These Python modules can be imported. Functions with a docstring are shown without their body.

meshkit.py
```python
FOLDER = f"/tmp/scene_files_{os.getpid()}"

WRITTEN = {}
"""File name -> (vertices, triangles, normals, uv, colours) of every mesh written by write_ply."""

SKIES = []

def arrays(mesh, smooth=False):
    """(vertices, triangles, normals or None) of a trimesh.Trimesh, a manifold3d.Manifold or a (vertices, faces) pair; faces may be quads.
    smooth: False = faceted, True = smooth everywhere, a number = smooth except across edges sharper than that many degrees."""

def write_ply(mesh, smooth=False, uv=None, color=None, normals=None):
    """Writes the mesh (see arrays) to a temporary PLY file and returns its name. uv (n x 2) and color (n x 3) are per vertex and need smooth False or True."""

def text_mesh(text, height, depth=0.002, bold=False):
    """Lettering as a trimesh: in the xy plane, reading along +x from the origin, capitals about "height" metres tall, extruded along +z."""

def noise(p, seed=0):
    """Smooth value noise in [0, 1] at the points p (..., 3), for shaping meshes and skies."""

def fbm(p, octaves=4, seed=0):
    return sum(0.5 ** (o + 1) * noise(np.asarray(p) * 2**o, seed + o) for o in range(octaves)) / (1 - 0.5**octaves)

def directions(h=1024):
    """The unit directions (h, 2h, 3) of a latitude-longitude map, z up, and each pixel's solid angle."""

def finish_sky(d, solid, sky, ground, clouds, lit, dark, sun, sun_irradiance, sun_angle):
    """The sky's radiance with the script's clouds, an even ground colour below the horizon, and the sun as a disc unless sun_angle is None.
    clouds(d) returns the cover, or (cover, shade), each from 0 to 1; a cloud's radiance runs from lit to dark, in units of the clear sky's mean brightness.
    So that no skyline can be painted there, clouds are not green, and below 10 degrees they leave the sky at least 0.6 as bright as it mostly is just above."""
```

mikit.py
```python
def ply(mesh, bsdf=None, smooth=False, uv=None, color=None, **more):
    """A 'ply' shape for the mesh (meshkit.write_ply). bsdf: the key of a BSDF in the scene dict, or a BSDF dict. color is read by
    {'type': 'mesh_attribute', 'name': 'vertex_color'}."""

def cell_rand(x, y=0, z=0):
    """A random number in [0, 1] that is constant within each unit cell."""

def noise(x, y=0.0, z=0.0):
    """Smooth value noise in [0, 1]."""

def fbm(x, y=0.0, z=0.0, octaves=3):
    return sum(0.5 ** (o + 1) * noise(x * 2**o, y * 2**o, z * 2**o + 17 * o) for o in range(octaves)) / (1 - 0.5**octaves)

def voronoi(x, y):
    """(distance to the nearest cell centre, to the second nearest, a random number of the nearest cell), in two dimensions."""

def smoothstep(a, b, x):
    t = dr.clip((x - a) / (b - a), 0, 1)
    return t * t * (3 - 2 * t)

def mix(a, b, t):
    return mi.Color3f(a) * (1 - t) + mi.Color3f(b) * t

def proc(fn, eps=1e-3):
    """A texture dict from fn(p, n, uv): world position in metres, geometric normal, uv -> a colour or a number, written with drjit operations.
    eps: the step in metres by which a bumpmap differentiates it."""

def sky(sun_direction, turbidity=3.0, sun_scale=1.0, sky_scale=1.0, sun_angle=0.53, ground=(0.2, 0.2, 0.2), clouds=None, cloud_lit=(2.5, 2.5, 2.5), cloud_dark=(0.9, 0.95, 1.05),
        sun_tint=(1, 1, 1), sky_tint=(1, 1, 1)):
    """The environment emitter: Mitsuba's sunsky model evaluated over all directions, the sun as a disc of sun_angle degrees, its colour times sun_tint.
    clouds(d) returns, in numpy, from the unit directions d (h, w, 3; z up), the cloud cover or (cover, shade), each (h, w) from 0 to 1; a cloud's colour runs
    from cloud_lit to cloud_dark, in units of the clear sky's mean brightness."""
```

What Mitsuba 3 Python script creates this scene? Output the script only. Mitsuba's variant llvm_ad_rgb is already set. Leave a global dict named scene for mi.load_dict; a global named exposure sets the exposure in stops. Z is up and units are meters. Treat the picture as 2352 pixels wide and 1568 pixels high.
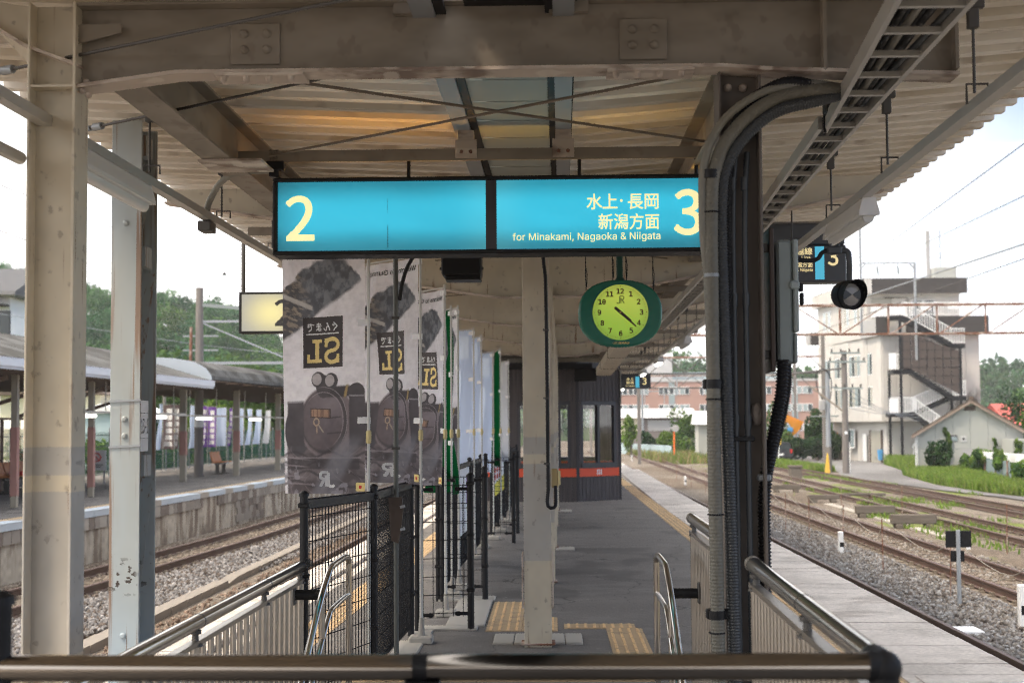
import math
import numpy as np
import trimesh
import drjit as dr
import mitsuba as mi
import mikit
import meshkit
from shapely.geometry import Polygon, Point, box as sbox
from shapely.ops import unary_union
from scipy.interpolate import PchipInterpolator
from mikit import proc, noise, fbm, voronoi, cell_rand, smoothstep, mix

T = mi.ScalarTransform4f
rng = np.random.default_rng(11)
scene, labels = {'type': 'scene'}, {}

# ---------------------------------------------------------------- camera, sky, exposure
exposure = 3.55
EYE = np.array([0, 0, 1.68])
YAW, PITCH, ROLL = 0.024726, 0.056107, math.radians(0.38)
FWD = np.array([-math.sin(YAW) * math.cos(PITCH), math.cos(YAW) * math.cos(PITCH), math.sin(PITCH)])
scene['camera'] = dict(type='thinlens', fov=2 * math.degrees(math.atan(1176 / 3500)), fov_axis='x', aperture_radius=0.0072, focus_distance=10.2,
                       near_clip=0.05, far_clip=3000.0,
                       to_world=T().look_at(origin=EYE.tolist(), target=(EYE + FWD).tolist(), up=[math.sin(ROLL), 0, math.cos(ROLL)]))


def cloud_cover(d):
    n = meshkit.fbm(d * np.array([2.2, 2.2, 5.0]) + 3.1, 5, 4)
    cover = 0.94 + 0.9 * (n - 0.45) - 1.5 * np.clip((d[..., 0] - 0.10) * 3.2, 0, 1) * np.clip(d[..., 2] * 5, 0, 1) * np.clip(1.7 - 2.4 * d[..., 2], 0, 1)
    return np.clip(cover, 0.05, 1.0), np.clip(0.35 + 0.9 * (n - 0.5), 0, 1)


scene['sky'] = mikit.sky([-0.45, -0.35, 0.82], turbidity=3, sun_scale=0.22, sun_angle=14, sky_tint=(0.235, 0.30, 0.35), clouds=cloud_cover, cloud_lit=(7.5, 7.35, 7.25), cloud_dark=(4.6, 4.6, 4.6), ground=(0.22, 0.21, 0.2))
HAZE = {'type': 'ref', 'id': 'haze_air'}
scene['haze_air'] = {'type': 'homogeneous', 'albedo': {'type': 'rgb', 'value': [0.93, 0.95, 0.97]}, 'sigma_t': 0.00035}
scene['haze'] = {'type': 'cube', 'to_world': T().translate([0, 340, 23]).scale([610, 425, 25.5]), 'bsdf': {'type': 'null'}, 'interior': HAZE}
labels['haze'] = {'label': 'thin pale haze in the air over the whole place', 'category': 'haze', 'kind': 'stuff'}
scene['camera']['medium'] = HAZE
LIT = 1 / 2 ** exposure          # display value 1.0 expressed as radiance

# ---------------------------------------------------------------- helpers
used = set()


def numbered(key):
    k, n = key, 0
    while k in used:
        n += 1
        k = f'{key}_{n:03d}'
    used.add(k)
    return k


def tag(key, label=None, cat=None, group=None, kind=None):
    e = labels.setdefault(key, {})
    for k, v in (('label', label), ('category', cat), ('group', group), ('kind', kind)):
        if v:
            e[k] = v
    if not e:
        labels.pop(key)


def thing(name, label, cat, group=None):
    key = numbered(name)
    tag(key, label, cat, group)
    return key


def unit(v):
    v = np.asarray(v, float)
    return v / np.linalg.norm(v)


class Mesh:
    """Collects shapes; every flat face has vertices of its own so that smooth normals keep the edges."""

    def __init__(self):
        self.v, self.f, self.c, self.n = [], [], [], 0

    def add(self, v, f, col=None):
        v, f = np.asarray(v, float).reshape(-1, 3), np.asarray(f, int)
        if f.ndim == 2 and f.shape[1] == 4:
            f = np.vstack([f[:, [0, 1, 2]], f[:, [0, 2, 3]]])
        self.v.append(v)
        self.f.append(f + self.n)
        self.n += len(v)
        if col is not None:
            self.c.append(np.broadcast_to(col, v.shape))
        return self

    def flat(self, v, f, col=None):
        v, f = np.asarray(v, float), np.asarray(f, int)
        w = v[f].reshape(-1, 3)
        k = f.shape[1]
        return self.add(w, np.arange(len(w)).reshape(-1, k), col)

    def hexa(self, p, col=None):
        """p: eight corners, bottom ring then top ring, both anticlockwise from above."""
        return self.flat(p, [[3, 2, 1, 0], [4, 5, 6, 7], [0, 1, 5, 4], [1, 2, 6, 5], [2, 3, 7, 6], [3, 0, 4, 7]], col)

    def box(self, x0, x1, y0, y1, z0, z1, col=None):
        return self.hexa([[x0, y0, z0], [x1, y0, z0], [x1, y1, z0], [x0, y1, z0], [x0, y0, z1], [x1, y0, z1], [x1, y1, z1], [x0, y1, z1]], col)

    def cbox(self, x0, x1, y0, y1, z0, z1, b=0.01):
        """a box with chamfered edges"""
        P = []
        for sx in (0, 1):
            for sy in (0, 1):
                for sz in (0, 1):
                    x, y, z = (x0, x1)[sx], (y0, y1)[sy], (z0, z1)[sz]
                    ix, iy, iz = x + b * (1 - 2 * sx), y + b * (1 - 2 * sy), z + b * (1 - 2 * sz)
                    P += [[x, iy, iz], [ix, y, iz], [ix, iy, z]]
        h = trimesh.convex.convex_hull(np.array(P))
        return self.flat(h.vertices, h.faces)

    def bar(self, p, q, w, h=None, up=(0, 0, 1)):
        """a rectangular bar from p to q, w wide and h high"""
        p, q, h = np.asarray(p, float), np.asarray(q, float), w if h is None else h
        t = unit(q - p)
        if abs(t @ np.asarray(up)) > 0.98:
            up = (0, 1, 0)
        a = unit(np.cross(t, up)) * w / 2
        b = unit(np.cross(a, t)) * h / 2
        return self.hexa([p - a - b, q - a - b, q + a - b, p + a - b, p - a + b, q - a + b, q + a + b, p + a + b][0:8])

    def tube(self, pts, r, n=10, caps=True):
        p = np.asarray(pts, float)
        m = len(p)
        r = np.broadcast_to(np.asarray(r, float), (m,))
        t = np.gradient(p, axis=0) if m > 2 else np.repeat((p[1] - p[0])[None], 2, 0)
        t = t / np.linalg.norm(t, axis=1, keepdims=True)
        a = np.zeros_like(p)
        ref = np.array([0, 0, 1.0]) if abs(t[0, 2]) < 0.9 else np.array([1.0, 0, 0])
        a[0] = unit(np.cross(t[0], ref))
        for i in range(1, m):
            w = a[i - 1] - t[i] * (a[i - 1] @ t[i])
            a[i] = w / np.linalg.norm(w)
        b = np.cross(t, a)
        g = np.arange(n) * 2 * np.pi / n
        v = p[:, None] + r[:, None, None] * (np.cos(g)[None, :, None] * a[:, None] + np.sin(g)[None, :, None] * b[:, None])
        i, j = np.meshgrid(np.arange(m - 1), np.arange(n), indexing='ij')
        f = np.stack([i * n + j, i * n + (j + 1) % n, (i + 1) * n + (j + 1) % n, (i + 1) * n + j], -1).reshape(-1, 4)
        self.add(v.reshape(-1, 3), f)
        if caps:
            k = np.arange(1, n - 1)
            self.add(v[0], np.stack([0 * k, k + 1, k], 1))
            self.add(v[-1], np.stack([0 * k, k, k + 1], 1))
        return self

    def ring(self, c, axis, r, t, n=20):
        """a torus"""
        axis = unit(axis)
        a = unit(np.cross(axis, [0, 0, 1] if abs(axis[2]) < 0.9 else [1, 0, 0]))
        b = np.cross(axis, a)
        g = np.linspace(0, 2 * np.pi, n + 1)
        return self.tube(np.asarray(c) + r * (np.cos(g)[:, None] * a + np.sin(g)[:, None] * b), t, 6, False)

    def lathe(self, profile, base, axis, n=20):
        """profile rows (distance along the axis, radius)"""
        axis = unit(axis)
        a = unit(np.cross(axis, [0, 0, 1] if abs(axis[2]) < 0.9 else [1, 0, 0]))
        b = np.cross(axis, a)
        g = np.arange(n) * 2 * np.pi / n
        pr = np.asarray(profile, float)
        for (z0, r0), (z1, r1) in zip(pr[:-1], pr[1:]):
            rings = [np.asarray(base) + axis * z + r * (np.cos(g)[:, None] * a + np.sin(g)[:, None] * b) for z, r in ((z0, r0), (z1, r1))]
            j = np.arange(n)
            self.add(np.vstack(rings), np.stack([j, (j + 1) % n, (j + 1) % n + n, j + n], 1))
        return self

    def ball(self, c, r, sub=2):
        s = trimesh.creation.icosphere(subdivisions=sub)
        return self.add(s.vertices * np.asarray(r) + np.asarray(c), s.faces)

    def prism(self, poly, o, ex, ey, ez, depth):
        """the polygon (a, b) stands at o + a ex + b ey and is drawn out by depth along ez"""
        poly = poly if isinstance(poly, Polygon) else Polygon(poly)
        m = trimesh.creation.extrude_polygon(poly, 1.0, engine='earcut')
        return self.flat(place(m.vertices * [1, 1, depth], o, ex, ey, ez), m.faces)

    def sheet(self, poly, z, cut=None):
        poly = poly if hasattr(poly, 'exterior') or hasattr(poly, 'geoms') else Polygon(poly)
        for g in getattr(poly, 'geoms', [poly]):
            v, f = trimesh.creation.triangulate_polygon(g, engine='earcut')
            f = np.asarray(f)
            v = np.asarray(v)
            w = np.c_[v, np.full(len(v), z)]
            nz = np.cross(w[f[:, 1]] - w[f[:, 0]], w[f[:, 2]] - w[f[:, 0]])[:, 2]
            f = np.where((nz < 0)[:, None], f[:, ::-1], f)
            self.add(w, f)
        return self

    def get(self):
        return np.vstack(self.v), np.vstack(self.f)


def place(v, o, ex, ey, ez):
    v = np.asarray(v)
    return np.asarray(o) + v[:, :1] * np.asarray(ex) + v[:, 1:2] * np.asarray(ey) + v[:, 2:3] * np.asarray(ez)


def put(name, mesh, bsdf, parent=None, label=None, cat=None, group=None, kind=None, smooth=True, emit=None, uv=None, color=None):
    key = numbered(f'{parent}__{name}' if parent else name)
    if isinstance(mesh, Mesh):
        if mesh.c and color is None:
            color = np.vstack(mesh.c)
        mesh = mesh.get()
    scene[key] = mikit.ply(mesh, bsdf, smooth=smooth, uv=uv, color=color)
    if emit is not None:
        scene[key]['emitter'] = {'type': 'area', 'radiance': emit if isinstance(emit, dict) else {'type': 'rgb', 'value': list(map(float, emit))}}
    tag(key, label, cat, group, kind)
    return key


def rgb(*c):
    return {'type': 'rgb', 'value': list(map(float, c if len(c) == 3 else c * 3))}


def mat(key, color, rough=0.6, two=True, **more):
    b = {'type': 'principled', 'base_color': color if isinstance(color, dict) else rgb(*color), 'roughness': rough, **more}
    scene[key] = {'type': 'twosided', 'b': b} if two else b


def smat(key, color):
    """matt"""
    scene[key] = {'type': 'twosided', 'b': {'type': 'diffuse', 'reflectance': color if isinstance(color, dict) else rgb(*color)}}


# ---------------------------------------------------------------- materials
def paint_fn(p, n, uv):
    z = p.z
    cream, grey = mi.Color3f(0.53, 0.475, 0.375), mi.Color3f(0.41, 0.39, 0.355)
    g = smoothstep(1.605, 1.600, z) * smoothstep(0.655, 0.66, z) * (1 - smoothstep(1.395, 1.40, z) * smoothstep(1.475, 1.47, z))
    c = mix(cream, grey, g)
    grime = fbm(p.x * 5, p.y * 5, p.z * 3.5, 4)
    c = c * (0.84 + 0.36 * grime)
    streak = noise(p.x * 55, p.y * 55, p.z * 1.6) * fbm(p.x * 9 + 3, p.y * 9, p.z * 2.2, 3)
    c = mix(c, mi.Color3f(0.22, 0.10, 0.045), smoothstep(0.44, 0.58, streak) * 0.75)
    spots = smoothstep(0.66, 0.80, fbm(p.x * 22, p.y * 22 + 7, p.z * 17, 4))
    return mix(c, mi.Color3f(0.09, 0.065, 0.05), spots * 0.35)


mat('mat_cream_paint', proc(paint_fn), 0.55)


def beam_fn(p, n, uv):
    a = fbm(p.x * 3.5, p.y * 3.5, p.z * 6, 4)
    c = mix(mi.Color3f(0.26, 0.225, 0.185), mi.Color3f(0.20, 0.17, 0.135), smoothstep(0.3, 0.7, a))
    return mix(c, mi.Color3f(0.10, 0.065, 0.045), smoothstep(0.62, 0.74, fbm(p.x * 16 + 4, p.y * 9, p.z * 9, 4)) * 0.25)


mat('mat_shaded_beam_paint', proc(beam_fn), 0.6)  # the cream paint darkened: shade under the roof is put into this colour


def flange_fn(p, n, uv):
    a = fbm(p.x * 6, p.y * 6 + 4, p.z * 9, 4)
    c = mix(mi.Color3f(0.47, 0.40, 0.34), mi.Color3f(0.20, 0.145, 0.115), smoothstep(0.45, 0.72, a))
    return mix(c, mi.Color3f(0.60, 0.54, 0.47), smoothstep(0.62, 0.75, noise(p.x * 11 + 9, p.y * 9, p.z * 20)) * 0.6)


mat('mat_flaking_paint', proc(flange_fn), 0.7)


def blue_fn(p, n, uv):
    c = mix(mi.Color3f(0.36, 0.42, 0.455), mi.Color3f(0.34, 0.355, 0.335), fbm(p.x * 8, p.y * 5, p.z * 1.2, 3))
    c = mix(c, mi.Color3f(0.33, 0.45, 0.57), smoothstep(0.85, 0.1, p.z) * 0.55)
    run = noise(p.x * 60, p.y * 60, p.z * 1.1) * (0.4 * noise(p.x * 120 + 5, p.y * 120, p.z * 3) + 0.6 * noise(p.x * 7, p.y * 5, p.z * 1.3 + 4))
    edge = smoothstep(0.045, 0.0, dr.minimum(dr.abs(p.x + 2.905), dr.abs(p.x + 2.705)))
    c = mix(c, mi.Color3f(0.21, 0.115, 0.06), smoothstep(0.36, 0.60, run + 0.13 * edge) * 0.8)
    chips = smoothstep(0.60, 0.66, fbm(p.x * 26, p.y * 20, p.z * 30, 3)) * smoothstep(0.17, 0.04, dr.abs(p.z - 0.72)) * smoothstep(-2.70, -2.75, p.x)
    return mix(c, mi.Color3f(0.05, 0.04, 0.035), chips)


mat('mat_blue_grey_paint', proc(blue_fn), 0.5)


def deck_fn(p, n, uv):
    a = fbm(p.x * 0.9, p.y * 2.5, 1.0, 4)
    c = mix(mi.Color3f(0.75, 0.715, 0.655), mi.Color3f(0.62, 0.56, 0.465), smoothstep(0.3, 0.7, a))
    return mix(c, mi.Color3f(0.27, 0.21, 0.15), smoothstep(0.58, 0.76, fbm(p.x * 3.5, p.y * 14, 4.0, 4)) * 0.5)


mat('mat_roof_deck', proc(deck_fn), 0.6)


def asphalt_fn(p, n, uv):
    a = fbm(p.x * 0.7, p.y * 2.2, 0.0, 4)
    g = noise(p.x * 160, p.y * 160, 0)
    c = mix(mi.Color3f(0.105, 0.098, 0.094), mi.Color3f(0.165, 0.155, 0.148), a) * (0.75 + 0.5 * g)
    c = mix(c, mi.Color3f(0.19, 0.185, 0.18), smoothstep(0.62, 0.75, fbm(p.x * 2.5 + 5, p.y * 5, 2, 4)) * 0.35)
    c = mix(c, mi.Color3f(0.045, 0.043, 0.042), smoothstep(0.60, 0.72, fbm(p.x * 1.3 + 11, p.y * 0.9, 6, 4)) * 0.45)
    d, e, w = voronoi(p.x * 0.9 + 0.3 * fbm(p.x * 3, p.y * 3, 1, 3), p.y * 0.45 + 0.3 * fbm(p.x * 3, p.y * 3, 8, 3))
    c = mix(c, mi.Color3f(0.035, 0.034, 0.034), smoothstep(0.022, 0.006, e - d) * smoothstep(0.45, 0.55, w) * 0.7)
    gum = voronoi(p.x * 3.1, p.y * 3.1)
    return mix(c, mi.Color3f(0.22, 0.21, 0.20), smoothstep(0.065, 0.05, gum[0]) * smoothstep(0.6, 0.65, gum[2]) * 0.6)


mat('mat_asphalt', proc(asphalt_fn), 0.75)


def concrete_fn(p, n, uv):
    a = fbm(p.x * 2.0, p.y * 2.0, p.z * 2, 4)
    c = mix(mi.Color3f(0.56, 0.515, 0.475), mi.Color3f(0.43, 0.395, 0.36), smoothstep(0.3, 0.75, a))
    c = mix(c, mi.Color3f(0.25, 0.215, 0.185), smoothstep(0.58, 0.74, fbm(p.x * 1.2 + 8, p.y * 2.6, 3, 5)) * 0.5)
    return c * (0.86 + 0.28 * noise(p.x * 45, p.y * 45, p.z * 45))


mat('mat_concrete', proc(concrete_fn), 0.8)


def old_concrete_fn(p, n, uv):
    run = fbm(p.y * 3.2 + p.x, p.z * 0.7, 3.0, 4)
    c = mix(mi.Color3f(0.40, 0.36, 0.30), mi.Color3f(0.17, 0.135, 0.105), smoothstep(0.35, 0.68, run))
    return c * (0.8 + 0.4 * noise(p.x * 9, p.y * 9, p.z * 9))


mat('mat_old_concrete', proc(old_concrete_fn), 0.85)


def tactile_fn(p, n, uv):
    c = mix(mi.Color3f(0.55, 0.40, 0.235), mi.Color3f(0.44, 0.315, 0.19), fbm(p.x * 3, p.y * 3, 0, 4))
    c = mix(c * 0.78, mi.Color3f(0.60, 0.40, 0.20), smoothstep(0.0065, 0.0085, p.z))
    return mix(c, mi.Color3f(0.24, 0.18, 0.13), smoothstep(0.58, 0.75, fbm(p.x * 9, p.y * 9, 3, 3)) * 0.4)


mat('mat_tactile', proc(tactile_fn), 0.7)


def dirt_fn(p, n, uv):
    a = fbm(p.x * 0.35, p.y * 0.2, 1.0, 5)
    c = mix(mi.Color3f(0.27, 0.235, 0.20), mi.Color3f(0.19, 0.155, 0.125), smoothstep(0.35, 0.65, a))
    d, e, w = voronoi(p.x * 16, p.y * 16)
    c = c * (0.62 + 0.62 * w) * (0.65 + 0.35 * smoothstep(0.0, 0.35, e - d))
    moss = smoothstep(0.58, 0.70, fbm(p.x * 0.8 + 40, p.y * 0.35, 5, 4)) * smoothstep(8.5, 9.5, p.x)
    return mix(c, mi.Color3f(0.16, 0.20, 0.055), moss * 0.8)


smat('mat_ballast_ground', proc(dirt_fn))


def yard_fn(p, n, uv):
    a = fbm(p.x * 0.25, p.y * 0.1, 1.0, 5)
    c = mix(mi.Color3f(0.235, 0.23, 0.23), mi.Color3f(0.165, 0.16, 0.16), smoothstep(0.3, 0.7, a))
    return c * (0.85 + 0.3 * noise(p.x * 30, p.y * 30, 0))


smat('mat_yard_asphalt', proc(yard_fn))


def rust_fn(p, n, uv):
    a = fbm(p.x * 5, p.y * 5, p.z * 5, 4)
    c = mix(mi.Color3f(0.17, 0.075, 0.045), mi.Color3f(0.36, 0.28, 0.24), smoothstep(0.42, 0.66, a))
    return c * (0.7 + 0.6 * noise(p.x * 23, p.y * 23, p.z * 23))


mat('mat_rusty_steel', proc(rust_fn), 0.8)


def rail_fn(p, n, uv):
    c = mix(mi.Color3f(0.065, 0.036, 0.027), mi.Color3f(0.10, 0.060, 0.046), fbm(p.x * 3, p.y * 1.5, 0, 3))
    return mix(c, mi.Color3f(0.13, 0.10, 0.09), smoothstep(0.9, 0.95, n.z) * 0.6)


mat('mat_rail', proc(rail_fn), 0.55)


def slate_fn(p, n, uv):
    a = fbm(p.x * 1.5, p.y * 1.1, p.z * 2, 4)
    c = mix(mi.Color3f(0.165, 0.165, 0.163), mi.Color3f(0.09, 0.088, 0.083), smoothstep(0.3, 0.7, a))
    return mix(c, mi.Color3f(0.05, 0.047, 0.042), smoothstep(0.55, 0.7, fbm(p.y * 7, p.z * 2.2, p.x, 3)) * 0.55)


smat('mat_slate_roof', proc(slate_fn))


def wall_fn(p, n, uv):
    c = mi.Color3f(0.50, 0.485, 0.46) * (0.90 + 0.2 * fbm(p.x * 0.8, p.y * 0.8, p.z * 0.35, 4))
    return mix(c, mi.Color3f(0.30, 0.27, 0.24), smoothstep(0.6, 0.8, fbm(p.x * 3 + 9, p.y * 3, p.z * 0.5, 4)) * 0.3)


mat('mat_cream_siding', proc(wall_fn), 0.7)


def timber_fn(p, n, uv):
    a = noise((p.x + p.y) * 60, p.z * 2.5, 0)
    return mix(mi.Color3f(0.050, 0.043, 0.045), mi.Color3f(0.085, 0.074, 0.076), a)


mat('mat_dark_boards', proc(timber_fn), 0.7)


def old_timber_fn(p, n, uv):
    a = fbm(p.x * 2, p.y * 14, p.z * 20, 4)
    return mix(mi.Color3f(0.10, 0.085, 0.07), mi.Color3f(0.22, 0.195, 0.17), a)


smat('mat_old_timber', proc(old_timber_fn))

mat('mat_galvanised', (0.30, 0.325, 0.35), 0.5, metallic=0.25)
mat('mat_stainless', (0.60, 0.57, 0.53), 0.11, metallic=1.0)
mat('mat_stainless_dull', (0.46, 0.42, 0.37), 0.32, metallic=1.0)
mat('mat_black_steel', (0.009, 0.009, 0.011), 0.45, specular=0.3)
mat('mat_black_rubber', (0.012, 0.012, 0.014), 0.55, specular=0.3)
mat('mat_dark_conduit', (0.045, 0.050, 0.056), 0.42)
mat('mat_grey_conduit', (0.145, 0.138, 0.115), 0.45)
mat('mat_pale_conduit', (0.20, 0.19, 0.16), 0.45)
mat('mat_dark_steel', (0.07, 0.065, 0.06), 0.5)
mat('mat_front_rail', (0.36, 0.325, 0.29), 0.09, metallic=1.0)
mat('mat_tray_steel', (0.50, 0.485, 0.45), 0.4, metallic=0.5)
mat('mat_brown_steel', (0.20, 0.165, 0.13), 0.6)
mat('mat_lamp_white', (0.62, 0.63, 0.62), 0.35)
mat('mat_grey_green', (0.22, 0.255, 0.25), 0.4)
mat('mat_grey_green_light', (0.30, 0.34, 0.33), 0.4)
mat('mat_brown_board', (0.06, 0.04, 0.03), 0.6)
mat('mat_clock_green', (0.010, 0.15, 0.10), 0.35)
mat('mat_dark_green', (0.006, 0.07, 0.05), 0.4)
mat('mat_black', (0.008, 0.008, 0.009), 0.5, specular=0.3)
mat('mat_white_plastic', (0.72, 0.72, 0.72), 0.4)
mat('mat_white_paint', (0.74, 0.75, 0.76), 0.5)
mat('mat_yellowed_plastic', (0.55, 0.46, 0.22), 0.4)
mat('mat_tan_box', (0.36, 0.27, 0.12), 0.5)
mat('mat_gutter_panel', (0.30, 0.33, 0.31), 0.5)
mat('mat_gutter_panel_warm', (0.50, 0.42, 0.28), 0.5)
mat('mat_pole_white', (0.52, 0.52, 0.49), 0.4)
mat('mat_pole_grey', (0.10, 0.105, 0.095), 0.5)
mat('mat_sign_dark', (0.045, 0.048, 0.055), 0.4)
mat('mat_red_band', (0.66, 0.075, 0.025), 0.5)
mat('mat_dark_frame', (0.035, 0.034, 0.042), 0.4)
mat('mat_dark_fascia', (0.040, 0.035, 0.034), 0.6)
mat('mat_grey_siding', (0.36, 0.36, 0.36), 0.6)
mat('mat_house_wall', (0.36, 0.37, 0.35), 0.7)
mat('mat_pink_wall', (0.36, 0.225, 0.19), 0.8)
mat('mat_pale_wall', (0.45, 0.455, 0.46), 0.8)
mat('mat_cream_wall', (0.62, 0.58, 0.44), 0.8)
mat('mat_brown_wall', (0.20, 0.175, 0.165), 0.8)
mat('mat_red_roof', (0.50, 0.12, 0.10), 0.7)
mat('mat_tile_grey', (0.075, 0.075, 0.08), 0.7)
mat('mat_shaded_paint', proc(lambda p, n, uv: mix(mi.Color3f(0.17, 0.145, 0.125), mi.Color3f(0.10, 0.085, 0.075), fbm(p.x * 9, p.y * 9, p.z * 2, 4))), 0.6)  # backlit shade of the right column, painted into its base colour
mat('mat_brown_roof', (0.10, 0.075, 0.06), 0.8)
mat('mat_barge_board', (0.26, 0.20, 0.165), 0.8)
mat('mat_window_dark', (0.03, 0.042, 0.05), 0.12)
mat('mat_window_pale', (0.26, 0.32, 0.34), 0.15)
mat('mat_curtain', (0.33, 0.32, 0.28), 0.4)
mat('mat_screen', (0.07, 0.052, 0.045), 0.6)
mat('mat_orange', (0.55, 0.22, 0.015), 0.5)
mat('mat_orange_red', (0.75, 0.16, 0.03), 0.5)
mat('mat_blue_tarp', (0.07, 0.28, 0.55), 0.6)
mat('mat_pale_blue_sheet', (0.36, 0.46, 0.50), 0.6)
mat('mat_sheet_fence', (0.17, 0.22, 0.23), 0.6)
mat('mat_pole_concrete', (0.17, 0.155, 0.145), 0.8)
mat('mat_bench_orange', (0.52, 0.20, 0.07), 0.5)
mat('mat_pink_post', (0.36, 0.19, 0.165), 0.6)
mat('mat_post_cream', (0.34, 0.31, 0.25), 0.6)
mat('mat_gutter_white', (0.62, 0.65, 0.70), 0.4)
mat('mat_car_paint', (0.012, 0.014, 0.022), 0.2, clearcoat=1.0)
mat('mat_tail_light', (0.5, 0.02, 0.02), 0.2)
mat('mat_lens', (0.30, 0.28, 0.26), 0.2)
mat('mat_rope', (0.30, 0.285, 0.25), 0.8)
mat('mat_pale_blue_edge', (0.40, 0.45, 0.50), 0.8)
mat('mat_yellow_sign', (0.62, 0.40, 0.05), 0.5)
mat('mat_gold_print', (0.74, 0.58, 0.24), 0.7)
mat('mat_emblem_dark', (0.060, 0.052, 0.052), 0.7)
mat('mat_print_white', (0.70, 0.70, 0.71), 0.7)
mat('mat_print_black', (0.03, 0.03, 0.033), 0.6)
mat('mat_print_red', (0.60, 0.05, 0.04), 0.6)
mat('mat_print_yellow', (0.72, 0.64, 0.05), 0.6)
mat('mat_print_purple', (0.20, 0.09, 0.36), 0.6)
mat('mat_kerb', (0.34, 0.325, 0.295), 0.8)
smat('mat_stone_light', (0.40, 0.37, 0.33))
smat('mat_stone_mid', (0.31, 0.28, 0.25))
smat('mat_stone_dark', (0.22, 0.19, 0.17))
smat('mat_sleeper', (0.20, 0.17, 0.14))
smat('mat_hill_soil', (0.045, 0.075, 0.03))
smat('mat_grass_soil', (0.13, 0.17, 0.05))
smat('mat_vertex', {'type': 'mesh_attribute', 'name': 'vertex_color'})
scene['mat_leaf'] = {'type': 'principledthin', 'base_color': {'type': 'mesh_attribute', 'name': 'vertex_color'}, 'roughness': 0.6, 'diff_trans': 0.7}
scene['mat_pane'] = {'type': 'thindielectric', 'int_ior': 1.5}
for k, c in dict(mat_cloth_blue=(0.60, 0.70, 0.90), mat_cloth_green=(0.006, 0.10, 0.03), mat_cloth_white=(0.70, 0.72, 0.76), mat_cloth_purple=(0.22, 0.10, 0.42), mat_cloth_brown=(0.20, 0.15, 0.15)).items():
    scene[k] = {'type': 'principledthin', 'base_color': rgb(*c), 'roughness': 0.7, 'diff_trans': 0.9}


def inside(x, y, cx, cy, rx, ry, soft=0.06):
    """1 inside an ellipse"""
    return smoothstep(1 + soft, 1 - soft, dr.sqrt(dr.square((x - cx) / rx) + dr.square((y - cy) / ry)))


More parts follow.
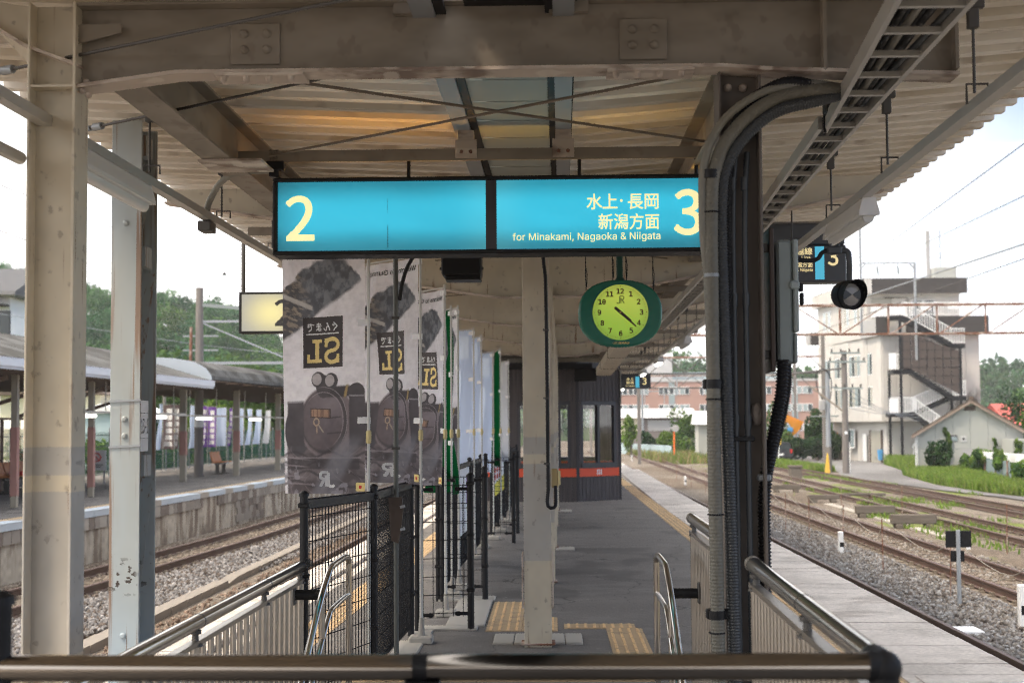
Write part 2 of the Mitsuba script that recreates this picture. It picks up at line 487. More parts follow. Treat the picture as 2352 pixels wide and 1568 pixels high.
def band(t, a, b, s=0.006):
    return smoothstep(a - s, a + s, t) * smoothstep(b + s, b - s, t)


def banner_art(p, n, uv):
    """printed picture of the banners: a locomotive in the trees above, the front of a steam locomotive below"""
    x, y = uv.x, uv.y
    ya = y * 3.1
    c = mix(mi.Color3f(0.86, 0.83, 0.87), mi.Color3f(0.94, 0.92, 0.95), noise(x * 2, ya * 2, 1))
    smoke = smoothstep(0.5, 0.68, fbm(x * 4 + 3, ya * 3, 2, 4)) * smoothstep(0.35, 0.8, x) * band(y, 0.46, 0.72, 0.05)
    c = mix(c, mi.Color3f(0.50, 0.38, 0.385), smoke * 0.8)
    # upper picture
    e = (fbm(x * 9, ya * 9, 4, 3) - 0.5) * 0.05
    top = dr.select(x < 0.42, 0.205 - 0.26 * x, 0.096 + 0.34 * dr.maximum(x - 0.66, 0) * dr.maximum(x - 0.66, 0) * 4)
    low = 0.405 - 0.235 * x
    up = smoothstep(-0.008, 0.008, y - top - e) * smoothstep(0.012, -0.012, y - low - e * 0.5) * smoothstep(0.98, 0.93, x + e * 2)
    t = fbm((x + ya * 0.4) * 16, (ya - x * 0.5) * 30, 7, 4)
    wood = mix(mi.Color3f(0.05, 0.052, 0.058), mi.Color3f(0.30, 0.25, 0.19), smoothstep(0.42, 0.72, t))
    iron = mix(mi.Color3f(0.055, 0.066, 0.082), mi.Color3f(0.19, 0.21, 0.235), smoothstep(0.35, 0.75, fbm(x * 20, ya * 14, 3, 4)))
    c = mix(c, mix(wood, iron, smoothstep(0.16, 0.40, x + 0.5 * (0.3 - y))), up * 0.95)
    beam = band(y - 0.15 * x, 0.222, 0.240, 0.004) * smoothstep(0.36, 0.33, x)
    c = mix(c, mi.Color3f(0.50, 0.48, 0.46), beam)
    # the front of the locomotive below
    d0, d1 = mi.Color3f(0.105, 0.088, 0.092), mi.Color3f(0.20, 0.172, 0.178)
    tex = fbm(x * 6, ya * 8, 11, 4)
    body = smoothstep(0.0, 0.012, y - 0.64 - 0.09 * dr.square((x - 0.47) / 0.45) + 0.02 * dr.sin(x * 9)) * smoothstep(0.02, 0.05, x)
    c = mix(c, mix(d0, d1, smoothstep(0.35, 0.7, tex)), body)
    c = mix(c, mi.Color3f(0.085, 0.08, 0.088), inside(x, y, 0.16, 0.755, 0.15, 0.10))
    c = mix(c, mi.Color3f(0.10, 0.098, 0.105), inside(x, y, 0.90, 0.72, 0.17, 0.085))
    c = mix(c, mi.Color3f(0.24, 0.20, 0.21), inside(x, y, 0.52, 0.725, 0.34, 0.140, 0.05))
    c = mix(c, mi.Color3f(0.09, 0.08, 0.085), inside(x, y, 0.485, 0.722, 0.285, 0.124, 0.05))
    face = mix(mi.Color3f(0.155, 0.128, 0.136), mi.Color3f(0.25, 0.215, 0.235), smoothstep(0.8, 0.62, y) * smoothstep(0.25, 0.7, x + 0.15 * tex))
    c = mix(c, face, inside(x, y, 0.47, 0.718, 0.258, 0.114, 0.05))
    c = mix(c, mi.Color3f(0.075, 0.068, 0.072), band(y, 0.585, 0.628) * band(x, 0.50, 0.80, 0.02))
    c = mix(c, mi.Color3f(0.09, 0.083, 0.087), inside(x, y, 0.865, 0.612, 0.095, 0.036))
    c = mix(c, mi.Color3f(0.45, 0.33, 0.15), band(x + 0.6 * (y - 0.6), 0.735, 0.765, 0.008) * band(y, 0.582, 0.628))
    c = mix(c, mi.Color3f(0.10, 0.09, 0.095), inside(x, y, 0.475, 0.585, 0.09, 0.045))
    for lx, ly in ((0.40, 0.556), (0.555, 0.563)):
        c = mix(c, mi.Color3f(0.085, 0.08, 0.085), inside(x, y, lx + 0.012, ly + 0.002, 0.082, 0.031))
        c = mix(c, mi.Color3f(0.50, 0.47, 0.475), inside(x, y, lx - 0.005, ly, 0.056, 0.023))
    for k in range(5):
        xx = 0.17 + 0.165 * k
        c = mix(c, mi.Color3f(0.27, 0.235, 0.245), band(x + 0.10 * dr.sin(y * 40 + k), xx, xx + 0.014, 0.008) * smoothstep(0.80, 0.84, y) * 0.55)
    for k in range(4):
        yy = 0.845 + 0.037 * k
        c = mix(c, mi.Color3f(0.052, 0.046, 0.05), band(y + 0.012 * dr.sin(x * 14 + 2 * k), yy, yy + 0.010, 0.004) * 0.7)
    # smoke deflectors, door straps and highlights
    for sx, x0, x1, y0 in ((0.11, 0.045, 0.235, 0.640), (0.9, 0.785, 0.985, 0.622)):
        pl = band(x, x0, x1, 0.012) * band(y + 0.10 * dr.square(x - sx), y0, 0.815, 0.006)
        c = mix(c, mix(mi.Color3f(0.072, 0.066, 0.072), mi.Color3f(0.15, 0.135, 0.145), smoothstep(0.82, 0.64, y) * noise(x * 9, ya * 5, 3)), pl)
        c = mix(c, mi.Color3f(0.42, 0.40, 0.43), band(x, x0, x1, 0.012) * band(y + 0.10 * dr.square(x - sx), y0, y0 + 0.006, 0.002) * 0.7)
    rr = dr.sqrt(dr.square((x - 0.47) / 0.258) + dr.square((y - 0.718) / 0.114))
    c = mix(c, mi.Color3f(0.36, 0.31, 0.33), band(rr, 0.955, 0.985, 0.012) * smoothstep(0.30, 0.60, x - 2.0 * (y - 0.70)) * 0.8)
    c = mix(c, mi.Color3f(0.40, 0.36, 0.38), band(rr, 1.13, 1.16, 0.012) * smoothstep(0.45, 0.75, x - 1.2 * (y - 0.70)) * 0.7)
    for yy in (0.705, 0.765):
        c = mix(c, mi.Color3f(0.085, 0.072, 0.078), band(y + 0.02 * (x - 0.5), yy, yy + 0.006, 0.002) * band(x, 0.52, 0.70, 0.01) * 0.8)
    c = mix(c, mi.Color3f(0.33, 0.285, 0.31), inside(x, y, 0.56, 0.665, 0.09, 0.030, 0.7) * 0.45)
    c = mix(c, mi.Color3f(0.055, 0.05, 0.053), band(y, 0.865, 0.905, 0.004) * band(x, 0.08, 0.90, 0.01) * 0.75)
    c = mix(c, mi.Color3f(0.30, 0.27, 0.29), band(y, 0.858, 0.864, 0.002) * band(x, 0.06, 0.92, 0.01) * 0.7)
    plate = band(x, 0.325, 0.545, 0.008) * band(y - 0.02 * x, 0.665, 0.694, 0.002)
    c = mix(c, mi.Color3f(0.08, 0.06, 0.055), band(x, 0.315, 0.565, 0.008) * band(y - 0.02 * x, 0.661, 0.698, 0.002))
    c = mix(c, mi.Color3f(0.42, 0.26, 0.18), plate * (0.55 + 0.45 * smoothstep(0.45, 0.55, noise(x * 75, 3, 1))))
    r = dr.sqrt(dr.square((x - 0.385) / 0.040) + dr.square((y - 0.722) / 0.017))
    c = mix(c, mi.Color3f(0.47, 0.35, 0.26), band(r, 0.6, 1.0, 0.1))
    c = mix(c, mi.Color3f(0.47, 0.35, 0.26), band(x, 0.382, 0.398, 0.004) * band(y, 0.74, 0.765))
    c = mix(c, mi.Color3f(0.42, 0.36, 0.30), band(x - 2.0 * (y - 0.735), 0.405, 0.425, 0.006) * band(y, 0.735, 0.762))
    sheen = band(x + 1.6 * (y - 0.8), 0.66, 0.92, 0.05) * smoothstep(0.76, 0.82, y)  # sky reflection on the diagonal fold, painted into the cloth colour
    c = mix(c, mi.Color3f(0.235, 0.235, 0.265), sheen * (0.45 + 0.4 * tex))
    for k, (yy, sl) in enumerate(((0.852, 0.05), (0.885, 0.03), (0.925, 0.04), (0.955, 0.02))):
        c = mix(c, mi.Color3f(0.33, 0.29, 0.31), band(y - sl * x, yy, yy + 0.006, 0.003) * smoothstep(0.55, 0.3, x + 0.3 * tex) * 0.7)
    c = mix(c, mi.Color3f(0.38, 0.36, 0.40), smoothstep(0.62, 0.75, fbm(x * 14, ya * 12, 21, 3)) * smoothstep(0.86, 0.92, y) * 0.7)
    # folds of ink: the photograph's own unevenness
    c = c * (0.86 + 0.28 * fbm(x * 24, ya * 24, 31, 3)) * (0.92 + 0.16 * fbm(x * 5, ya * 5, 33, 3))
    c = mix(c, mi.Color3f(0.78, 0.74, 0.79), 0.06)
    return c * 1.06


scene['mat_banner'] = {'type': 'principledthin', 'base_color': proc(banner_art), 'roughness': 0.7, 'diff_trans': 1.2}


# outlines of the characters on the signs
GLYPHS = {
    '水': '31 -4,29 0,43 1,43 81,53 81,53 57,59 45,62 44,64 47,64 48,72 56,72 57,76 61,77 63,80 63,86 59,86 57,81 53,81 51,66 37,66 34,77 21,79 20,83 16,89 12,93 10,94 7,89 0,81 4,65 19,54 36,53 -3,52 -6,48 -9,32 -10|3 5,3 7,14 17,14 18,21 27,29 47,28 48,6 48,6 57,37 57,39 56,40 52,35 34,24 13,11 0,8 0,7 3',
    '上': '4 -5,4 4,40 5,40 80,49 80,50 79,50 51,85 50,86 49,86 42,85 41,50 41,50 5,92 4,92 -5',
    '長': '4 27,4 35,21 36,21 78,82 78,83 77,83 71,82 70,30 70,31 63,79 63,80 62,80 56,79 55,30 55,31 49,79 49,80 48,80 42,79 41,31 41,30 36,92 35,92 27,86 26,88 22,69 10,71 8,77 4,83 3,86 1,93 0,94 -3,89 -9,83 -8,72 -4,56 7,54 0,26 -7,19 -10,17 -7,17 -4,15 -3,15 -1,20 5,20 26,5 26/54 25,56 21,62 16,66 18,75 24,76 26,55 26/32 3,54 9,46 19,43 26,29 26,29 4',
    '岡': '8 77,89 77,89 -3,87 -7,81 -9,68 -9,65 -3,65 -1,80 0,80 68,69 68,70 63,68 62,63 52,64 50,78 50,78 42,52 42,53 13,63 14,63 36,64 37,70 37,71 36,71 5,25 5,25 36,26 37,32 37,33 36,33 14,42 13,43 42,19 42,19 50,31 50,32 54,26 64,26 66,28 67,28 68,18 68,17 -9,16 -10,8 -10/35 67,40 57,41 51,52 50,54 52,61 68,36 68',
    '新': '3 42,3 48,4 49,14 50,14 55,11 63,5 63,5 71,23 71,23 73,20 77,20 80,22 81,28 82,33 71,49 71,49 63,44 63,42 55,40 53,41 49,52 50,52 72,69 75,84 80,90 74,89 72,80 70,76 68,61 66,61 49,92 49,93 48,93 40,82 40,82 -9,74 -9,73 -8,73 40,61 40,60 18,59 18,57 4,51 -8,48 -8,43 -3,47 5,45 5,43 3,41 4,40 9,34 18,34 21,37 23,41 23,47 11,49 11,51 17,51 24,52 25,52 41,32 41,32 34,49 33,50 32,50 25,32 25,32 -1,31 -4,26 -7,17 -7,15 1,23 2,23 25,4 25,4 33,23 33,23 41,4 41/20 62,23 50,30 50,32 53,35 63,21 63|3 5,3 7,9 15,12 23,19 22,20 21,19 17,13 5,10 2,7 2',
    '潟': '5 -4,5 -2,15 17,15 19,18 24,20 30,23 30,28 27,27 22,28 21,36 28,36 29,42 36,41 37,33 37,33 72,34 73,49 78,53 81,56 81,60 77,60 74,42 68,42 60,58 60,59 59,59 53,58 52,42 52,42 46,78 45,79 52,63 52,62 53,62 59,63 60,79 61,79 68,63 68,63 76,88 76,88 37,54 37,50 33,51 31,91 31,92 30,89 0,87 -5,84 -8,81 -9,67 -9,65 -3,65 -1,78 -1,80 2,81 6,80 8,78 6,75 6,71 13,66 17,66 19,69 21,72 21,78 15,79 13,81 12,81 23,44 23,39 19,40 17,43 16,43 11,40 2,35 -6,28 -3,28 -1,30 1,35 13,29 11,25 15,23 14,22 9,17 1,17 -2,13 -8|56 14,56 17,62 19,68 8,69 3,66 1,62 1,60 9|46 10,46 16,52 17,55 6,55 -3,48 -4,47 10|8 74,8 76,14 81,29 72,30 68,27 63,25 62,16 70|3 47,3 50,7 54,10 54,26 45,26 43,20 37,9 45',
    '方': '4 -5,5 -1,12 3,20 11,27 24,30 36,31 54,32 55,31 56,6 56,6 65,47 65,46 70,41 79,47 82,51 81,57 69,57 65,91 65,91 56,41 56,42 42,81 42,81 29,80 29,80 18,79 18,78 5,76 -1,72 -7,66 -9,51 -9,47 -8,45 -2,45 1,49 0,64 0,67 3,70 15,70 22,71 23,70 33,39 33,35 17,26 2,11 -10,9 -10,7 -6',
    '面': '5 66,5 75,91 75,92 74,92 67,91 66,53 66,51 65,49 59,50 56,87 56,87 -9,86 -10,78 -10,77 -5,19 -5,17 -10,10 -10,9 -9,9 56,38 56,40 58,41 66/65 5,78 5,77 47,65 47/38 39,57 38,57 47,38 47/39 14,38 4,57 5,57 14/39 30,38 22,57 23,57 30/18 5,30 5,29 47,18 47',
    '越': '2 -5,2 -2,4 1,8 16,9 38,16 38,17 37,17 22,20 16,22 14,23 15,23 43,3 43,3 50,4 51,22 52,22 61,7 61,7 69,21 69,22 71,22 81,23 82,29 82,30 81,30 70,45 69,45 62,44 61,30 61,30 52,46 51,47 65,66 66,65 81,66 82,73 82,75 78,81 81,91 70,91 67,89 66,93 65,93 57,75 57,76 38,77 37,79 39,83 52,91 51,88 39,79 23,82 16,84 14,86 17,86 27,88 28,90 26,92 25,93 24,92 11,89 6,81 5,76 9,74 14,73 14,61 3,94 2,91 -7,43 -7,42 -6,36 -6,23 -1,15 8,14 8,12 -2,8 -9,6 -9/75 76,74 76,74 66,83 66,81 70/32 6,38 3,43 3,44 2,57 3,56 6,53 9,60 14,69 23,70 28,68 28,67 24,53 17,48 12,46 12,43 18,45 23,32 23/57 28,63 32,66 32,67 29,69 29,67 52,65 57,56 57,56 29/45 31,45 25,46 24,47 43,32 43,32 32',
    '線': '5 22,3 30,10 36,10 37,16 44,15 45,12 45,5 43,3 48,3 52,7 56,11 62,20 82,27 80,28 76,24 67,18 59,17 55,23 55,29 67,37 64,37 60,35 59,33 53,27 45,30 44,32 45,33 44,38 26,39 27,39 29,62 29,62 35,43 35,42 36,42 70,43 71,58 72,61 82,70 80,70 76,68 74,68 71,88 71,88 35,71 35,70 34,72 28,75 24,84 33,87 33,91 29,91 27,79 17,80 14,89 5,93 3,93 0,89 -5,86 -5,84 -2,82 -2,71 12,70 -6,66 -9,53 -10,52 -9,50 -1,62 0,62 23,61 23,60 23,59 17,56 11,51 6,51 4,46 -1,40 -5,38 -5,34 0,34 3,31 2,29 5,28 13,26 16,26 20,30 22,29 26/51 58,78 57,79 63,52 63/52 49,52 43,79 44,78 50,53 50/33 21,37 6,39 5,46 12,50 21,36 22/19 34,27 34,26 41,22 39|17 10,17 18,18 19,24 19,25 7,26 6,26 -3,25 -4,19 -4,18 -2,18 10|2 -5,5 4,7 19,15 18,14 8,10 -8',
    'ぐ': '54 51,56 54,62 56,68 48,72 39,64 35,61 38|75 40,65 56,68 59,74 60,82 48,83 43|16 35,18 42,25 49,44 64,57 77,57 78,61 78,68 72,68 68,66 68,40 45,38 45,34 40,32 40,30 36,52 17,54 16,60 10,62 9,70 1,70 -2,63 -9,60 -9,50 3,48 3,27 23,25 23,18 30',
    'ん': '5 -2,14 21,42 76,47 76,54 73,54 69,49 63,38 42,49 42,54 40,57 37,59 32,59 11,60 9,63 6,67 6,72 9,77 14,83 29,86 29,93 23,88 9,81 0,69 -6,59 -6,54 -4,49 2,48 26,45 31,41 31,35 29,28 22,24 15,17 -6,13 -6',
    'ま': '16 4,17 17,26 24,33 26,46 27,44 34,16 36,16 46,17 47,31 45,45 46,45 55,31 55,17 57,16 58,17 68,29 66,44 66,46 78,56 78,57 77,57 66,82 68,82 58,81 57,63 56,56 55,57 46,83 48,83 38,82 37,64 36,57 35,57 24,73 17,85 8,85 5,80 -2,77 -2,73 3,59 11,57 3,52 -4,44 -7,27 -6,18 0/28 7,32 4,43 4,46 8,46 15,41 16,31 15,27 12',
    'で': '63 47,65 50,68 51,73 50,74 53,78 55,82 55,90 44,91 39,86 36,83 36,81 38,79 34,72 32|6 64,38 68,48 68,49 69,85 71,86 70,86 60,85 59,70 59,59 55,56 51,54 51,49 44,45 32,47 20,52 14,66 7,78 6,76 -5,69 -6,56 -3,45 3,37 12,34 20,34 35,37 45,45 57,7 53,6 54',
    '照': '2 -7,2 -5,7 1,14 13,13 14,7 15,7 78,90 78,91 77,89 56,87 51,84 48,88 46,88 17,82 16,94 -5,93 -8,84 -11,77 3,71 10,71 14,73 15,73 16,62 16,61 15,67 0,68 -8,58 -10,53 8,51 10,51 13,57 14,58 16,43 16,42 17,42 44,40 45,39 20,38 19,18 19,19 16,26 13,19 -2,12 -11,9 -11/53 48,54 47,66 48,66 52,64 56,65 57,78 58,79 68,66 68,60 54/53 27,77 26,77 37,53 37/39 55,44 55,50 60,54 66,54 68,39 68/18 31,28 31,28 45,18 45/19 68,18 56,28 56,28 68|33 -10,31 13,35 14,41 13,44 -4,43 -9',
    '明': '6 76,7 77,40 77,41 76,42 16,44 20,46 31,46 78,47 79,90 79,91 78,91 -3,90 -6,86 -9,81 -10,67 -10,66 -9,64 1,80 2,79 20,55 20,53 11,48 1,37 -11,34 -11,28 -5,28 -3,37 6,42 16,17 15,16 6,6 6/57 32,80 31,80 44,57 44/57 56,80 55,80 68,57 68/30 41,16 41,16 27,30 27/30 66,16 66,16 53,30 53',
    '時': '5 75,6 76,36 76,38 69,39 71,58 71,59 83,69 83,70 71,90 71,91 69,90 61,70 61,70 52,94 52,95 50,95 43,93 41,82 41,82 36,83 35,94 33,94 26,93 24,82 24,82 -5,79 -9,71 -11,60 -11,56 0,52 2,50 8,41 18,41 21,44 23,43 24,37 24,37 10,35 8,16 8,15 0,7 0,5 2/37 35,70 34,71 41,38 41/51 23,57 17,63 8,63 5,59 3,58 1,71 1,71 24,52 24/39 61,37 62,37 52,59 53,59 60,58 61/26 37,16 37,16 19,26 20/26 65,16 65,16 48,26 49',
    '計': '9 31,8 39,10 41,44 41,43 43,9 43,8 45,9 53,43 53,45 49,62 50,62 78,64 81,74 80,74 50,93 49,94 48,93 38,74 38,74 -10,72 -11,64 -11,62 -8,62 38,44 38,43 31|4 65,5 66,21 67,21 69,16 76,16 80,24 83,32 71,32 67,47 66,48 65,48 57,47 56,5 56|9 27,10 28,43 28,44 27,44 -4,43 -5,20 -5,19 -9,17 -10,9 -9/20 18,19 6,33 6,33 18',
    'big2': '3 80,3 82,4 83,4 84,7 87,9 87,12 91,14 91,15 93,17 93,17 94,19 94,20 95,23 95,23 96,26 96,27 97,39 97,40 96,43 96,44 95,46 95,46 94,50 93,58 85,58 84,59 83,59 81,60 81,60 79,61 78,61 75,62 74,62 61,61 61,61 56,60 56,60 53,59 53,59 51,58 51,58 48,57 48,56 44,54 43,53 39,51 38,51 36,48 34,48 32,44 29,44 27,35 19,35 17,31 14,31 13,32 12,66 12,67 11,67 -1,66 -2,4 -2,4 9,6 9,15 19,17 19,25 27,25 29,32 35,32 37,36 41,36 42,38 43,38 45,40 47,41 50,43 52,43 54,44 54,44 56,45 57,45 59,46 60,46 64,47 65,47 68,46 69,46 74,45 74,45 77,40 82,37 82,36 83,27 83,26 82,23 82,23 81,21 81,19 78,17 78,13 73,10 73',
    'big3': '2 9,2 13,6 16,6 18,8 20,12 20,16 15,18 15,19 13,21 13,21 12,23 12,24 11,26 11,27 10,38 10,39 11,42 11,43 13,45 13,46 14,48 17,48 18,49 19,49 21,50 22,50 28,49 29,49 32,48 32,48 34,44 38,42 38,42 39,40 39,39 40,37 40,36 41,31 41,30 42,22 42,21 43,21 54,22 55,30 55,31 56,34 56,35 57,38 57,38 58,39 58,40 59,42 59,44 62,44 63,46 65,46 68,47 69,47 73,46 74,46 77,44 78,44 80,42 80,41 82,39 82,38 83,28 83,27 82,25 82,24 81,22 81,22 80,20 80,17 76,15 76,15 75,12 75,7 80,7 82,5 83,5 85,7 87,9 87,12 91,14 91,14 92,16 92,16 93,18 93,18 94,20 94,20 95,22 95,23 96,27 96,28 97,40 97,40 96,44 96,44 95,47 95,47 94,49 94,49 93,51 93,51 92,53 92,59 86,59 85,60 84,60 82,61 82,61 80,62 79,62 76,63 75,63 69,62 69,62 64,61 64,61 61,60 61,60 59,58 58,58 56,53 51,51 51,50 49,50 48,54 47,55 45,57 45,61 41,61 40,63 38,63 37,64 36,64 34,65 33,65 30,66 29,66 20,65 20,65 16,64 16,64 13,63 13,62 9,55 2,53 2,52 0,50 0,50 -1,47 -1,47 -2,44 -2,44 -3,41 -3,40 -4,27 -4,26 -3,22 -3,21 -2,19 -2,18 -1,16 -1,16 0,12 1,12 2,10 2,8 5,6 5',
    'n0': '2 17,2 30,3 30,3 36,4 36,4 39,7 43,7 45,9 47,11 47,12 49,14 49,15 50,23 50,23 49,28 48,32 44,32 42,35 38,35 34,36 34,36 13,35 12,35 9,32 4,32 3,28 -1,23 -2,23 -3,15 -3,14 -2,12 -2,11 -1,9 0,7 2,6 5,4 8,4 10,3 11,3 16/14 19,13 18,13 13,14 13,15 8,18 6,23 7,25 11,26 19,24 19,22 17,17 17/14 34,13 33,13 27,17 28,17 29,22 29,24 26,26 26,26 31,25 32,25 35,23 39,21 40,20 41,17 40,14 36',
    'n1': '6 0,6 5,7 5,7 7,15 7,16 7,16 38,12 39,11 38,6 38,6 46,7 47,10 47,10 48,14 48,15 49,26 49,26 47,27 47,27 7,35 7,36 6,36 -1,35 -2,7 -2,7 -1',
    'n2': '3 -1,3 7,20 24,20 26,22 27,24 31,24 37,20 41,15 41,14 40,12 40,9 38,7 38,7 37,4 37,3 38,3 46,6 48,12 49,13 50,22 50,23 49,26 49,33 43,34 38,35 38,35 32,34 31,34 28,31 24,31 23,28 20,28 19,20 11,20 10,18 7,19 7,34 7,35 6,35 -1,34 -2,4 -2',
    'n3': '2 0,2 8,3 9,6 9,8 7,12 7,13 6,20 6,23 7,25 9,25 16,23 19,20 21,11 21,10 22,10 29,11 30,20 30,23 31,24 32,24 38,20 41,14 41,13 40,10 40,10 39,7 39,7 38,4 38,4 47,7 49,11 49,12 50,22 50,23 49,26 49,26 48,28 48,33 43,33 41,34 41,34 37,35 37,34 30,32 28,31 25,33 23,33 21,35 19,35 16,36 16,36 10,35 9,35 7,34 6,33 3,30 0,26 -1,26 -2,23 -2,23 -3,11 -3,10 -2,6 -2,6 -1,3 -1',
    'n4': '1 18,4 21,5 25,7 26,7 28,9 29,9 31,11 32,12 36,16 40,19 47,21 49,30 49,31 48,31 18,37 18,37 9,31 8,31 -1,30 -2,22 -2,21 -1,20 9,2 9,1 10/13 20,14 18,21 18,21 31,18 29,16 24',
    'n5': '2 1,2 7,3 7,3 9,6 9,8 7,12 7,13 6,19 6,24 9,25 11,25 18,22 23,19 23,18 24,12 24,8 22,5 22,5 23,4 24,4 47,5 47,5 49,31 49,32 48,32 41,31 40,14 40,14 33,15 33,22 33,23 32,26 32,33 26,34 21,35 21,35 9,34 8,33 4,29 0,25 -1,25 -2,22 -2,22 -3,10 -3,9 -2,3 -1,3 0',
    'n6': '2 16,2 30,3 30,3 35,4 35,4 38,5 38,6 42,8 43,8 45,11 46,12 48,17 49,17 50,27 50,27 49,32 48,33 47,33 39,32 38,30 38,30 39,25 40,24 41,20 41,14 36,13 34,14 33,16 33,17 34,25 34,26 33,28 33,29 31,31 31,33 29,33 27,36 23,36 9,35 8,34 4,32 2,32 1,27 -2,24 -2,24 -3,15 -3,14 -2,12 -2,6 3,6 4,4 7,4 10,3 11,3 15/14 12,14 9,18 6,21 6,25 8,26 10,26 20,24 23,21 25,18 25,14 21,14 19,13 18,13 12',
    'n7': '2 41,2 48,3 49,35 49,36 48,36 43,34 40,33 35,31 32,30 27,28 24,27 19,25 16,24 11,22 8,22 6,20 3,20 1,18 -2,9 -2,9 3,12 8,12 11,14 13,15 19,17 21,17 24,19 26,19 29,22 34,23 39,3 40',
    'n8': '2 8,2 16,3 16,3 19,8 24,5 28,4 32,3 33,3 39,4 39,5 44,8 47,10 47,12 49,15 49,15 50,24 50,24 49,27 49,30 46,32 46,32 44,35 41,35 31,31 24,34 22,34 20,36 18,36 7,35 6,35 4,28 -2,25 -2,24 -3,14 -3,14 -2,11 -2,11 -1,7 0,5 2,5 3,3 5,3 7/13 12,13 9,16 6,21 6,24 7,26 10,26 15,25 17,22 20,17 20,14 18,14 17,13 16,13 14,12 13/14 38,14 31,16 29,21 29,24 30,24 32,25 32,25 37,24 39,22 40,22 41,17 41',
    'n9': '2 26,2 37,4 40,4 43,9 48,14 49,14 50,23 50,23 49,28 48,32 44,32 42,35 38,35 33,36 33,36 15,35 14,35 11,34 10,34 8,32 5,32 4,28 0,24 -1,24 -2,21 -2,21 -3,12 -3,11 -2,8 -2,8 -1,6 -1,6 0,5 1,5 7,6 7,6 9,9 9,10 7,13 7,14 6,18 6,24 9,25 13,23 14,22 13,14 13,14 14,9 15,4 20,4 21,3 22,3 25/13 28,14 23,16 22,20 22,23 23,25 27,25 35,23 39,20 41,17 41,14 39,13 35,12 34,12 28'}


def glyph(key):
    """the outline of a character, as a shapely shape"""
    out = []
    for part in GLYPHS[key].split('|'):
        rings = [[tuple(map(float, q.split())) for q in r.split(',')] for r in part.split('/')]
        out.append(Polygon(rings[0], rings[1:]).buffer(0))
    return unary_union(out)


def glyph_mesh(keys, w, h, gap=0.0, depth=0.004):
    """characters side by side, each scaled into w by h metres"""
    ms, x = [], 0
    for k in keys:
        g = glyph(k)
        x0, y0, x1, y1 = (0, -8, 96, 88) if len(k) == 1 else g.bounds
        for p in getattr(g, 'geoms', [g]):
            m = trimesh.creation.extrude_polygon(p, depth, engine='earcut')
            m.vertices[:, 0] = (m.vertices[:, 0] - x0) / (x1 - x0) * w + x
            m.vertices[:, 1] = (m.vertices[:, 1] - y0) / (y1 - y0) * h
            ms.append(m)
        x += w + gap
    m = trimesh.util.concatenate(ms)
    return np.array(m.vertices), np.array(m.faces)


def latin_mesh(text, width, depth=0.004, bold=False):
    m = meshkit.text_mesh(text, 1.0, 1.0, bold)
    v = np.array(m.vertices)
    s = width / (v[:, 0].max() - v[:, 0].min())
    return np.c_[(v[:, 0] - v[:, 0].min()) * s, v[:, 1] * s, v[:, 2] * depth], np.array(m.faces)


RIGHT, UP, NEAR = np.array([1.0, 0, 0]), np.array([0, 0, 1.0]), np.array([0, -1.0, 0])


def facing(v, x, y, z):
    """lettering on a surface that faces -y, its lower left corner at x, z"""
    return place(v, [x, y, z], RIGHT, UP, NEAR)


# ================================================================ setting: platforms, tracks, ground
GZ = -1.10


def left_edge(Y):
    return np.interp(Y, [-40, 11.7, 21, 32, 62, 90], [-3.45, -3.02, -2.80, -2.66, -2.2, -1.8])


def right_edge(Y):
    return np.interp(Y, [-20, 45, 90], [3.2, 3.2, 3.5])


def far_edge(Y):
    return np.interp(Y, [-40, 10, 20, 27, 36, 51, 90, 160], [-14, -10.9, -10.25, -9.83, -9.3, -8.85, -7.9, -6.5])


m = Mesh().sheet(sbox(-600, -70, 600, 755), GZ)
put('ground', m, 'mat_ballast_ground', kind='structure')

WELL = sbox(-1.44, 3.95, 0.82, 9.75)
YS = np.array([-40, -5, 0, 3.9, 6, 9.8, 11.7, 15, 21, 32, 45, 62, 88])
outline = Polygon([(left_edge(y), y) for y in YS] + [(right_edge(y), y) for y in YS[::-1]])
body = Mesh()
for g in [outline.difference(WELL)]:
    mm = trimesh.creation.extrude_polygon(g, 1.08, engine='earcut')
    body.flat(mm.vertices + [0, 0, GZ - 0.02], mm.faces)
put('platform', body, 'mat_concrete', kind='structure')
ASPH = Polygon([(left_edge(y) + 0.62, y) for y in YS] + [(right_edge(y) - 0.88, y) for y in YS[::-1]]).difference(WELL)
put('platform_paving', Mesh().sheet(ASPH, 0.0), 'mat_asphalt', kind='structure')
# edge slabs, each one a part of the platform
for side in (0, 1):
    y = 8.6
    while y < 60:
        d = 0.455 if side else 0.6
        a, b = y + 0.006, y + d - 0.006
        if side:
            xs = right_edge(y)
            q = [xs - 0.87, xs]
        else:
            xs = left_edge(y)
            q = [xs, xs + 0.40]
        dz = rng.uniform(-0.002, 0.002)
        if y < 34:
            put('edge_slab', Mesh().box(q[0], q[1], a, b, -0.06, 0.004 + dz), 'mat_concrete', 'platform')
        else:
            d, b = 60 - y, 60
            put('edge_slab', Mesh().hexa([[q[0], a, -0.06], [q[1], a, -0.06], [q[1] + 0.25 * side, b, -0.06], [q[0] + 0.25 * side, b, -0.06],
                                          [q[0], a, 0.004], [q[1], a, 0.004], [q[1] + 0.25 * side, b, 0.004], [q[0] + 0.25 * side, b, 0.004]]), 'mat_concrete', 'platform')
        y += d
put('edge_slab', Mesh().box(2.33, 3.2, -39, 8.59, -0.06, 0.004), 'mat_concrete', 'platform')


